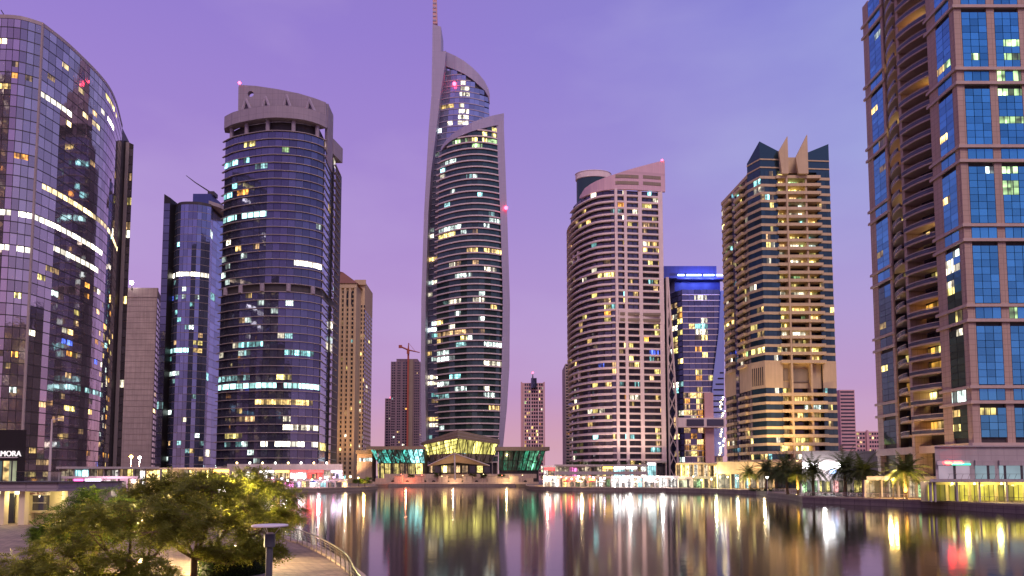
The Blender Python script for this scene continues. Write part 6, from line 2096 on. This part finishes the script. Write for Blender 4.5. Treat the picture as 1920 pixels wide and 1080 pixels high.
def palm_meshes(seed):
    r = random.Random(seed)
    trunk = MB()
    h = 5.6
    pts = [Vector((0, 0, 0)), Vector((.03, 0, .5)), Vector((.08, .02, h * .5)), Vector((.05, .02, h))]
    rings = []
    n = 16
    P_ = []
    R_ = []
    for k in range(n * 2 + 1):
        z = h * k / (n * 2)
        P_.append(Vector((.08 * math.sin(z * .5), .03 * math.sin(z), z)))
        R_.append((.36 - .06 * z / h) * (1.10 if k % 2 else .94) + (.12 if k < 2 else 0))
    trunk.tube(P_, R_, 9)
    boot = MB().lathe([(.30, h - .3), (.55, h + .15), (.5, h + .55), (.2, h + .95)], (0, 0, 0), 9)
    fr = MB()
    nf = 58
    for i in range(nf):
        a = i * 2.399 + r.uniform(-.2, .2)
        u = i / nf
        el = 1.35 - 1.75 * u + r.uniform(-.1, .1)
        L_ = 5.1 * r.uniform(.85, 1.1)
        d = Vector((math.cos(a) * math.cos(el), math.sin(a) * math.cos(el), math.sin(el)))
        p = Vector((0, 0, h + .45)) + Vector((math.cos(a), math.sin(a), 0)) * .25
        pts = [p.copy()]
        ns = 9
        dd = d.copy()
        for k in range(ns):
            dd = (dd + Vector((0, 0, -.155))).normalized()
            p = p + dd * L_ / ns
            pts.append(p.copy())
        fr.tube(pts, [.045 * (1 - k / (ns + 1)) + .008 for k in range(ns + 1)], 3, cap=False)
        for k in range(1, ns + 1):
            for sub in (0, .5):
                c = pts[k].lerp(pts[k - 1], sub)
                t_ = (pts[k] - pts[k - 1]).normalized()
                sv = t_.cross(Vector((0, 0, 1)))
                if sv.length < .1: continue
                sv.normalize()
                ll = 1.15 * math.sin(math.pi * min(.97, (k - sub) / ns * .8 + .2)) + .12
                for s in (-1, 1):
                    e = c + sv * s * ll * .85 + t_ * ll * .45 + Vector((0, 0, -.22 * ll + r.uniform(-.1, .15) * ll))
                    w = t_ * .10
                    fr.add([c - w, e, c + w], [(0, 1, 2)])
    return trunk.mesh('trunk', M['palm_bark'], (0, 0, 0), True), boot.mesh('boot', M['palm_bark'], (0, 0, 0), True), fr.mesh('crown', M['palm_leaf'])


def palms():
    var = [palm_meshes(s) for s in (1, 2, 3)]
    spots = [(1406, 917, 1.0, 'date palm with a lit trunk at the far left of the quay palms', 1), (1436, 918.5, 1.05, 'dark date palm second in the cluster by the tan podium', 0), (1456, 921, .95, 'dark date palm third in the cluster, beside the white street lamp', 0),
             (1477, 927, .95, 'slim shaded date palm just left of the golden-lit palm', 0), (1496, 928.5, .92, 'date palm with golden-lit trunk and fronds before the strip-light podium', 1), (1526, 928.5, .92, 'dark date palm silhouetted against the glowing white sign strip', 0),
             (1584, 930, 1.05, 'dark date palm at the right end of the glowing white sign strip', 0), (1620, 931.5, 1.08, 'tall full-crowned date palm with tan trunk left of the poster shops', 0), (1698, 935.5, 1.0, 'date palm with bright amber trunk in front of the poster shops', 1)]
    r = random.Random(4)
    for i, (px, py, s, lab, lit) in enumerate(spots):
        Y = (CAMZ - GZ) * FPX / (py - HZ)
        x = wx(px, Y, GZ)
        t = thing('date_palm', lab, 'palm', (x, Y, GZ), 'date palms along the right quay')
        t.rotation_euler.z = r.uniform(0, 6.28)
        t.rotation_euler.x = r.uniform(-.05, .05); t.rotation_euler.y = r.uniform(-.06, .06)
        t.scale = (s, s, s * r.uniform(.86, 1.12))
        for nm, me in zip(('trunk', 'boot', 'crown'), var[i % 3]):
            o = bpy.data.objects.new(nm, me); COL.objects.link(o); o.parent = t
        if lit:
            u = thing('uplight', ['small ground uplight at the foot of the far left quay palm', '', '', '', 'small ground uplight at the foot of the golden-lit palm', '', '', '', 'small ground uplight at the foot of the amber palm'][i], 'lamp', (x - .9, Y - 1.3, GZ), 'palm uplights')
            part('housing', MB().lathe([(.18, 0), (.2, .22), (.16, .24)], (x - .9, Y - 1.3, GZ), 10), M['rail_metal'], u)
            part('lens', MB().lathe([(.13, .245), (.10, .27)], (x - .9, Y - 1.3, GZ), 10), M['lamp_warm'], u)
            l = bpy.data.lights.new('palm_light', 'SPOT'); l.energy = 5000; l.color = (1.0, .66, .16); l.spot_size = R(70); l.shadow_soft_size = .15
            lo = bpy.data.objects.new('palm_light', l); COL.objects.link(lo)
            lo.location = (x - .9, Y - 1.3, GZ + .35)
            dv = Vector((.9, 1.0, 5.0)); lo.rotation_euler = (-dv).to_track_quat('Z', 'Y').to_euler()
    # clipped planting under the palms
    q = MB()
    rr = random.Random(9)
    for (pa, pb, Y) in ((1510, 1632, 160.5), (1405, 1470, 205)):
        xa, xb = wx(pa, Y, GZ), wx(pb, Y, GZ)
        sh = MB()
        for _ in range(2600):
            u = rr.random()
            p = Vector((xa + (xb - xa) * u, Y + rr.uniform(-1.1, 1.1), GZ + rr.random() * (1.0 + .35 * math.sin(u * 37)) * (.9 if rr.random() < .8 else 1.3)))
            d = Vector((rr.uniform(-1, 1), rr.uniform(-1, 1), rr.uniform(0, 1))).normalized(); v = d.cross(Vector((.2, .1, 1))).normalized()
            l = rr.uniform(.18, .4)
            sh.add([p, p + d * l * .5 + v * l * .2, p + d * l, p + d * l * .5 - v * l * .2], [(0, 1, 2, 3)])
        single('hedge', sh, M['hedge_leaf'], 'low dark hedge under the palms before the %s' % ('strip-light podium' if pa == 1510 else 'tan podium'), 'hedge', ((xa + xb) / 2, Y, GZ))


palms()


def bank_trees():
    """round trees on the far banks."""
    parts_ = [grow(40 + k, 6.2, 4.2, 1, 40, 1.1, nmain=8, r0=.16, trunk_h=.35) for k in range(2)]
    meshes = []
    for tr, li, cr in parts_:
        meshes.append((tr.mesh('trunk', M['bark'], (0, 0, 0), True), li.mesh('limbs', M['bark']), cr.mesh('crown', M['bush_leaf'])))
    spots = [(684, 300, 1.0, 'round tree glowing amber at the right tip of the left quay', GZ), (672, 308, .9, 'smaller dark tree beside the stalls at the end of the left quay', GZ), (1040, 302, .7, 'small tree by the white kiosk with the red sign', GZ),
             (1024, 330, .8, 'amber-lit tree on the slope between the emerald wing and the kiosk', GZ + 2), (1242, 290, .75, 'small tree lit yellow over the white-lit restaurant front', GZ), (1150, 300, .65, 'small dark tree on the roof edge between cafe row and white-lit front', GZ),
             (820, 399, .75, 'dark round bush tree left of the tent canopy', GZ + 3.2), (886, 399, .75, 'dark round bush tree right of the tent canopy', GZ + 3.2), (906, 400, .7, 'dark bush tree before the green lobby window of the hall', GZ + 3.2),
             (940, 399, .7, 'dark bush tree at the left end of the emerald wing', GZ + 3.2), (770, 399, .6, 'dark bush tree before the amber archways of the teal wing', GZ + 3.2), (530, 284, .8, 'dark tree behind the left stalls below the white signs', GZ), (566, 286, .6, 'small tree under the glowing white sign of the bright mall', GZ), (604, 287, .55, 'small tree under the orange sign of the bright mall', GZ), (634, 288, .6, 'small tree under the red sign of the bright mall', GZ),
             (1075, 298, .55, 'small tree behind the left parasols of the cafe row', GZ), (1100, 297, .6, 'small tree behind the middle of the cafe row', GZ), (1128, 297, .55, 'small tree behind the right end of the cafe row', GZ), (1185, 292, .55, 'small dark tree over the left half of the white-lit front', GZ), (1275, 284, .6, 'small dark tree above the pale green kiosk', GZ), (1320, 282, .6, 'small dark tree over the left of the green shop row', GZ), (1362, 270, .65, 'dark tree at the right end of the green shop row', GZ),
             (225, 182, .8, 'dark tree before the long low mall, right of the pink shop', GZ), (272, 200, .8, 'dark tree at the foot of the road lamps', GZ), (395, 225, 1.0, 'dark tree before the right end of the amber terrace', GZ), (500, 280, 1.0, 'dark tree at the left end of the bright sign mall', GZ)]
    r = random.Random(6)
    for i, (px, Y, s, lab, z) in enumerate(spots):
        x = wx(px, Y, z)
        t = thing('round_tree', lab, 'tree', (x, Y, z), 'trees on the far banks')
        t.rotation_euler.z = r.uniform(0, 6.28); t.scale = (s, s, s)
        for nm, me in zip(('trunk', 'limbs', 'crown'), meshes[i % 2]):
            o = bpy.data.objects.new(nm, me); COL.objects.link(o); o.parent = t
    # roof planting on the mall podium and the carpet of shrubs
    rr = random.Random(12)
    zr = wz(871, 316)
    sh = MB()
    xa, xb = wx(1062, 316, 10), wx(1212, 316, 10)
    for _ in range(3200):
        u = rr.random()
        p = Vector((xa + (xb - xa) * u, 317 + rr.uniform(0, 2.5), zr + rr.random() * (1.3 + .6 * math.sin(u * 41) + .4 * math.sin(u * 97))))
        d = Vector((rr.uniform(-1, 1), rr.uniform(-1, 1), rr.uniform(0, 1))).normalized(); v = d.cross(Vector((.2, .1, 1))).normalized()
        l = rr.uniform(.3, .6)
        sh.add([p, p + d * l * .5 + v * l * .22, p + d * l, p + d * l * .5 - v * l * .22], [(0, 1, 2, 3)])
    single('roof_hedge', sh, M['hedge_leaf'], 'dark planting along the roof edge of the mauve mall block', 'hedge', ((xa + xb) / 2, 318, zr))


bank_trees()


# ================================================================== lamps, railings, parasols
def point(loc, e, col, r=.25):
    l = bpy.data.lights.new('lamp_light', 'POINT'); l.energy = e; l.color = col; l.shadow_soft_size = r
    o = bpy.data.objects.new('lamp_light', l); o.location = loc; COL.objects.link(o)
    return o


def lamps_near():
    # disc lamp
    Y = 19.4
    x = wx(505, Y, 4)
    zt = wz(985, Y)
    t = thing('disc_lamp', 'lamp post with flat pale disc reflector beside the promenade', 'lamp', (x, Y, GZ))
    part('post', MB().lathe([(.10, 0), (.095, 2.2), (.095, zt - GZ - .62)], (x, Y, GZ), 14), M['lamp_post'], t, smooth=False)
    part('lantern', MB().lathe([(.145, zt - GZ - .60), (.15, zt - GZ - .56), (.15, zt - GZ - .26), (.14, zt - GZ - .24)], (x, Y, GZ), 16), M['lamp_post'], t)
    part('disc', MB().lathe([(.02, zt - .045), (.49, zt - .03), (.5, zt), (.48, zt + .018), (.02, zt + .045)], (x, Y, 0), 36), M['lamp_disc'], t)
    for k in range(3):
        a = 2.1 * k + .5
        part('stay', MB().tube([(x + .12 * math.cos(a), Y + .12 * math.sin(a), zt - .25), (x + .30 * math.cos(a), Y + .30 * math.sin(a), zt - .03)], .008, 5), M['lamp_disc'], t)
    part('cap', MB().lathe([(.11, zt - GZ - .235), (.09, zt - GZ - .2)], (x, Y, GZ), 12), M['lamp_disc'], t)
    # globe lamp in the trees
    Y = 38
    x = wx(415, Y, 5); z = wz(920, Y)
    t = thing('globe_lamp', 'glowing white globe lamp among the tree crowns', 'lamp', (x, Y, GZ))
    part('post', MB().lathe([(.07, 0), (.05, z - GZ - .2)], (x, Y, GZ), 10), M['lamp_post'], t)
    part('globe', MB().ball((x, Y, z), .22, 12), M['lamp_white'], t)
    point((x, Y, z - .05), 24000, (1.0, .80, .30), .22)
    # low bollard lights added under the trees to warm the paving and leaves
    for px, Y2, e, lab in ((262, 31.5, 5200, 'added low amber bollard light on the paving behind the nearest tree trunk'), (440, 37.5, 1500, 'added low amber bollard light behind the round hedge')):
        x2 = wx(px, Y2, GZ)
        t = thing('added_bollard_light', lab, 'lamp', (x2, Y2, GZ), 'bollard lights added under the plaza trees')
        part('post', MB().lathe([(.09, 0), (.08, .72)], (x2, Y2, GZ), 10), M['lamp_post'], t)
        part('lens', MB().lathe([(.075, .721), (.075, .88)], (x2, Y2, GZ), 10), M['lamp_warm'], t)
        part('cap', MB().lathe([(.11, .881), (.09, .93)], (x2, Y2, GZ), 10), M['lamp_post'], t)
        point((x2, Y2 - .35, GZ + .95), e, (1.0, .70, .34), .12)
    # tall street lamp by the boutique
    Y = 100
    x = wx(95, Y, 10)
    zt = wz(786, Y)
    t = thing('street_lamp', 'tall tapered street lamp pole with short arm beside the boutique', 'lamp', (x, Y, GZ))
    part('pole', MB().lathe([(.22, 0), (.16, (zt - GZ) * .6), (.10, zt - GZ)], (x, Y, GZ), 10), M['slab_edge'], t)
    part('arm', MB().tube([(x, Y, zt - .1), (x + .9, Y, zt + .05)], .06, 6), M['slab_edge'], t)
    part('head', MB().box(x + .8, x + 1.5, Y - .15, Y + .15, zt - .02, zt + .12), M['slab_edge'], t)
    # star-bright floodlight on a mast beside the concrete tower
    Y = 345
    x = wx(243, Y, 100)
    z = wz(528, Y)
    t = thing('site_floodlight', 'dazzling white floodlight at the top corner of the concrete tower', 'lamp', (x, 446, wz(541, 450)))
    p = W(243, 528, 446)
    part('mast', MB().tube([(p[0], 449, wz(545, 450)), (p[0], 449, p[2])], .3, 6), M['rail_metal'], t)
    part('lamp', MB().ball((p[0], 448.4, p[2]), 1.2, 10), M['flood'], t)
    # double road lamps
    for px, py, mat, lab in ((246, 858, 'lamp_amber', 'amber road lamp blazing at the foot of the concrete tower'), (262, 860, 'lamp_white', 'white road lamp beside the amber one at the foot of the concrete tower')):
        Y = 210
        x, _, z = W(px, py, Y)
        t = thing('road_lamp', lab, 'lamp', (x, Y, GZ), 'road lamps before the concrete tower')
        part('pole', MB().lathe([(.12, 0), (.07, z - GZ)], (x, Y, GZ), 8), M['slab_edge'], t)
        part('head', MB().ball((x, Y, z + .3), .5, 8), M[mat], t)
        point((x, Y - 1, z + .2), 9000, (1.0, .45, .1) if mat == 'lamp_amber' else (1, .9, .8), .5)


m_emit('flood', (1, .97, .9), 40)
m_emit('lamp_amber', (1.0, .5, .08), 12)
lamps_near()


def quay_lamps():
    """lamp standards and globes along the banks; each gives a streak on the water."""
    r = random.Random(3)
    spots = []
    def along(px0, px1, Y0, Y1, n, where, mats):
        for k in range(n):
            u = (k + .5) / n
            spots.append((px0 + (px1 - px0) * u + r.uniform(-2, 2), Y0 + (Y1 - Y0) * u, r.uniform(2.6, 4.2), r.choice(mats), where, k, n))
    along(505, 678, 262, 290, 12, 'left quay by the stalls', ['lamp_white', 'lamp_warm', 'lamp_pink', 'lamp_white', 'lamp_lilac'])
    along(1016, 1140, 288, 276, 12, 'quay by the many-coloured cafes', ['lamp_warm', 'lamp_white', 'lamp_warm', 'lamp_green', 'lamp_red2', 'lamp_lilac'])
    along(1146, 1270, 272, 264, 8, 'quay before the white-lit front', ['lamp_white', 'lamp_white', 'lamp_warm'])
    along(1290, 1390, 258, 238, 6, 'quay before the green shop row', ['lamp_warm', 'lamp_lime', 'lamp_white'])
    along(735, 1000, 394, 394, 7, 'stone terrace before the hall', ['lamp_warm2', 'lamp_warm2', 'lamp_red3'])
    ordn = ['first', 'second', 'third', 'fourth', 'fifth', 'sixth', 'seventh', 'eighth', 'ninth', 'tenth', 'eleventh', 'twelfth']
    col = {'lamp_white': 'white', 'lamp_warm': 'amber', 'lamp_pink': 'pink', 'lamp_lilac': 'lilac', 'lamp_green': 'green', 'lamp_red2': 'red', 'lamp_lime': 'lime', 'lamp_warm2': 'dim amber', 'lamp_red3': 'dim red'}
    for px, Y, h, mat, where, k, n in spots:
        z0 = GZ if 'terrace' not in where else GZ + 1.1
        x = wx(px, Y, GZ + 3)
        t = thing('quay_lamp', '%s globe lamp on the %s, %s from the left' % (col[mat], where, ordn[k]), 'lamp', (x, Y, z0), 'globe lamps along the banks')
        part('post', MB().lathe([(.07, 0), (.05, h)], (x, Y, z0), 6), M['lamp_post'], t)
        part('globe', MB().ball((x, Y, z0 + h + .25), .34 if 'terrace' not in where else .22, 8), M[mat], t)
    # real light spilling on the quays
    for px, Y, e, c in ((540, 266, 5000, (1, .75, .7)), (600, 270, 5000, (1, .6, .7)), (650, 280, 5000, (1, .75, .5)), (684, 297, 4500, (1, .6, .15)), (1026, 286, 6000, (1, .75, .5)), (1090, 280, 5000, (1, .7, .35)), (1180, 270, 8000, (1, .95, .9)), (1240, 268, 7000, (1, .95, .9)), (1340, 250, 4500, (.9, 1, .55)), (1380, 240, 3500, (1, .8, .4)), (762, 393, 3500, (1, .25, .12)), (850, 393, 2500, (1, .7, .4)), (950, 393, 3000, (1, .75, .35)), (1024, 326, 5000, (1, .62, .15)),
                        (1300, 326, 9000, (1, .75, .35)), (1430, 246, 6000, (1, .75, .4)), (1540, 186, 3000, (1, 1, .95)), (1660, 143, 2600, (1, .7, .25)), (1730, 138, 2600, (1, .7, .25)), (1800, 125.2, 520, (1, .85, .2)), (1860, 125.2, 520, (1, .85, .2)), (1920, 125.2, 520, (1, .85, .2)), (340, 226, 6000, (1, .65, .25)), (200, 146, 2500, (1, .6, .8))):
        point((wx(px, Y, GZ + 4), Y - 1.5, GZ + (3.6 if px < 1795 else 3.2)), e * .8, c, .4)
    # street lamp by the third palm
    Y = 176
    x = wx(1438.5, Y, 5); z = wz(897, Y)
    t = thing('quay_street_lamp', 'slim pale street lamp on the quay by the dark palms', 'lamp', (x, Y, GZ))
    part('pole', MB().lathe([(.10, 0), (.07, z - GZ)], (x, Y, GZ), 8), M['white_metal'], t)
    part('head', MB().lathe([(.08, z - GZ), (.35, z - GZ + .25), (.3, z - GZ + .4)], (x, Y, GZ), 10), M['lamp_white'], t)
    # lantern beside the amber palm
    Y = 141
    x = wx(1674, Y, 6); z = wz(899, Y)
    t = thing('amber_lantern', 'blazing amber lantern on a post left of the amber palm', 'lamp', (x, Y, GZ))
    part('post', MB().lathe([(.09, 0), (.06, z - GZ - .25)], (x, Y, GZ), 8), M['rail_metal'], t)
    part('globe', MB().ball((x, Y, z), .34, 10), M['lamp_amber'], t)
    point((x, Y - .6, z), 2600, (1, .6, .15), .3)


m_emit('lamp_pink', (1, .2, .5), 14); m_emit('lamp_lilac', (.65, .6, 1), 14); m_emit('lamp_green', (.2, 1, .35), 10); m_emit('lamp_red2', (1, .12, .1), 12)
quay_lamps()


def added_floodlights():
    """floodlights added on podium roofs and ground to warm the lower tower fronts."""
    for px, Y, z, tz, e, c, lab in ((1445, 258, wz(866, 252) + .1, 45, 19000, (1.0, .66, .26), 'added roof floodlight at the left end of the tan podium'), (1495, 258, wz(866, 252) + .1, 45, 19000, (1.0, .66, .26), 'added roof floodlight at the right end of the tan podium'),
                                    (640, 402, GZ, 50, 60000, (1.0, .58, .24), 'added ground floodlight at the foot of the beige stone tower'), (1130, 328, wz(871, 316) + .1, 40, 12000, (1.0, .72, .55), 'added roof floodlight on the mauve mall block, left'), (1200, 328, wz(871, 316) + .1, 40, 12000, (1.0, .72, .55), 'added roof floodlight on the mauve mall block, right'),
                                    (1680, 141, wz(893, 148) + .1, 30, 9000, (1.0, .68, .30), 'added roof floodlight over the poster shops')):
        x = wx(px, Y, z)
        t = thing('floodlight', lab, 'lamp', (x, Y, z), 'floodlights added under the towers')
        part('housing', MB().box(x - .5, x + .5, Y - .3, Y + .3, z, z + .35), M['rail_metal'], t)
        part('lens', MB().box(x - .4, x + .4, Y - .2, Y + .25, z + .36, z + .42), M['lamp_warm'], t)
        l = bpy.data.lights.new('added_flood_light', 'SPOT'); l.energy = e; l.color = c; l.spot_size = R(120); l.spot_blend = .6; l.shadow_soft_size = .5
        lo = bpy.data.objects.new('added_flood_light', l); COL.objects.link(lo); lo.location = (x, Y, z + .6)
        lo.rotation_euler = (-Vector((0, 12, tz))).to_track_quat('Z', 'Y').to_euler()


added_floodlights()


def railing(name, label, pts, h, step, bow, mat, rails=6, z=GZ):
    """curved quay railing: bowed posts, horizontal wires, top rail."""
    t = thing(name, label, 'railing', (pts[0][0], pts[0][1], z))
    P_ = [Vector((p[0], p[1], z)) for p in pts]
    acc = [0]
    for a, b in zip(P_, P_[1:]): acc.append(acc[-1] + (b - a).length)
    n = max(2, int(acc[-1] / step))
    loc = []
    j = 0
    for k in range(n + 1):
        s = acc[-1] * k / n
        while j < len(acc) - 2 and acc[j + 1] < s: j += 1
        f = (s - acc[j]) / (acc[j + 1] - acc[j])
        p = P_[j].lerp(P_[j + 1], f); tt = (P_[j + 1] - P_[j]).normalized()
        loc.append((p, Vector((tt.y, -tt.x, 0)) * bow))
    def at(p, o, v):
        return p + o * (v * v * .9 - .35 * v) + Vector((0, 0, h * v + .1))
    for p, o in loc:
        part('post', MB().tube([at(p, o, 0), at(p, o, .35), at(p, o, .7), at(p, o, 1)], .032, 5), M[mat], t)
    part('top_rail', MB().tube([at(p, o, 1) for p, o in loc], .04, 6), M[mat], t)
    for k in range(1, rails + 1):
        part('wire', MB().tube([at(p, o, k / (rails + 1)) for p, o in loc], .014, 4), M[mat], t)
    return t


near = smooth_curve([(-24.9, 66.2), (-22.1, 61), (-19.3, 55.9), (-16.8, 50.2), (-14.8, 47.3), (-12.3, 42.6), (-10.0, 37.8), (-7.5, 31.8), (-5.4, 25.1), (-3.1, 20)], 60)
railing('promenade_railing', 'curved railing with bowed posts along the near promenade edge', near, .98, 1.55, .2, 'rail_metal', 5)
railing('restaurant_quay_railing', 'railing with slanting posts on the quay before the yellow arcade', [(81.9, 130.5), (84.2, 115.5), (87, 104.5), (93, 96.6), (100, 80)], .95, 1.5, -.5, 'rail_metal', 3)
railing('palm_quay_railing', 'low railing along the curved quay before the palms', [(74.6, 196), (73.4, 186), (72.4, 176), (70, 164), (67.3, 156.4), (73, 145), (80.2, 131.5)], .9, 1.7, -.3, 'slab_edge', 2)


def parasols():
    r = random.Random(8)
    cols = {'white_cloth': 'white', 'red_cloth': 'red', 'blue_cloth': 'blue', 'cream_cloth': 'cream'}
    spots = [(1030, 284, 'white_cloth'), (1062, 281, 'red_cloth'), (1085, 280, 'cream_cloth'), (1108, 279, 'red_cloth'), (1128, 278, 'white_cloth'), (1166, 271, 'white_cloth'), (1196, 270, 'cream_cloth'), (1226, 269, 'white_cloth'),
             (520, 262, 'red_cloth'), (552, 263, 'white_cloth'), (588, 266, 'blue_cloth'), (612, 268, 'white_cloth'), (640, 275, 'cream_cloth')]
    near_ = ['by the white kiosk', 'before the left end of the cafe row', 'before the middle of the cafe row', 'right of the cafe row middle', 'at the right end of the cafe row', 'at the left end of the white-lit front', 'before the middle of the white-lit front', 'at the right end of the white-lit front',
             'at the left end of the pink-lit stalls', 'second from the left by the pink-lit stalls', 'midway along the pink-lit stalls', 'fourth along the pink-lit stalls', 'near the amber tree at the stalls']
    for (px, Y, c), w in zip(spots, near_):
        x = wx(px, Y, GZ + 2)
        t = thing('parasol', '%s cafe parasol %s' % (cols[c], w), 'parasol', (x, Y, GZ), 'cafe parasols on the quays')
        part('pole', MB().lathe([(.05, 0), (.04, 2.9)], (x, Y, GZ), 6), M['rail_metal'], t)
        part('cloth', MB().lathe([(1.7, 2.15), (1.68, 2.25), (.9, 2.62), (.08, 2.95)], (x, Y, GZ), 8), M[c], t)


m_plain('white_cloth', (.7, .68, .66), .8); m_plain('red_cloth', (.5, .04, .05), .8); m_plain('blue_cloth', (.06, .12, .42), .8); m_plain('cream_cloth', (.6, .46, .28), .8)
parasols()


# ================================================================== unseen towers outside the frame, added for the glass to reflect
def behind():
    spots = [(-430, -40, 46, 190), (-362, -100, 42, 225), (-292, -60, 36, 180), (-248, 142, 34, 205), (-228, -130, 40, 230), (-152, -170, 36, 160), (-84, -130, 32, 130), (8, -190, 40, 175), (104, -150, 42, 150), (200, -200, 40, 165)]
    ordn = ['first', 'second', 'third', 'fourth', 'fifth', 'sixth', 'seventh', 'eighth', 'ninth', 'tenth']
    for i, (x, y, w, h) in enumerate(spots):
        d = w
        lab = '%s unseen tower from the left of those added to be mirrored dark in the glass facades' % ordn[i]
        t = thing('added_mirror_tower', lab, 'tower', (x, y, GZ), 'unseen towers added for reflections')
        part('wall', MB().box(x - w / 2, x + w / 2, y - d / 2, y + d / 2, GZ, h), M['site_concrete'], t)
        nf = int(h / 4)
        rows = [(GZ + k * 4 + 1, GZ + k * 4 + 3.3) for k in range(nf)]
        pl = lin((x + w / 2, y + d / 2), (x - w / 2, y + d / 2), 8)
        facade(t, pl, rows, lit_rows([], .22, PAL_HOME), 'glass_dark', cap=0, gap=1.6)
        pl = lin((x + w / 2, y - d / 2), (x + w / 2, y + d / 2), 7)
        facade(t, pl, rows, lit_rows([], .22, PAL_HOME), 'glass_dark', cap=0, gap=1.6)


behind()
flush_rest()
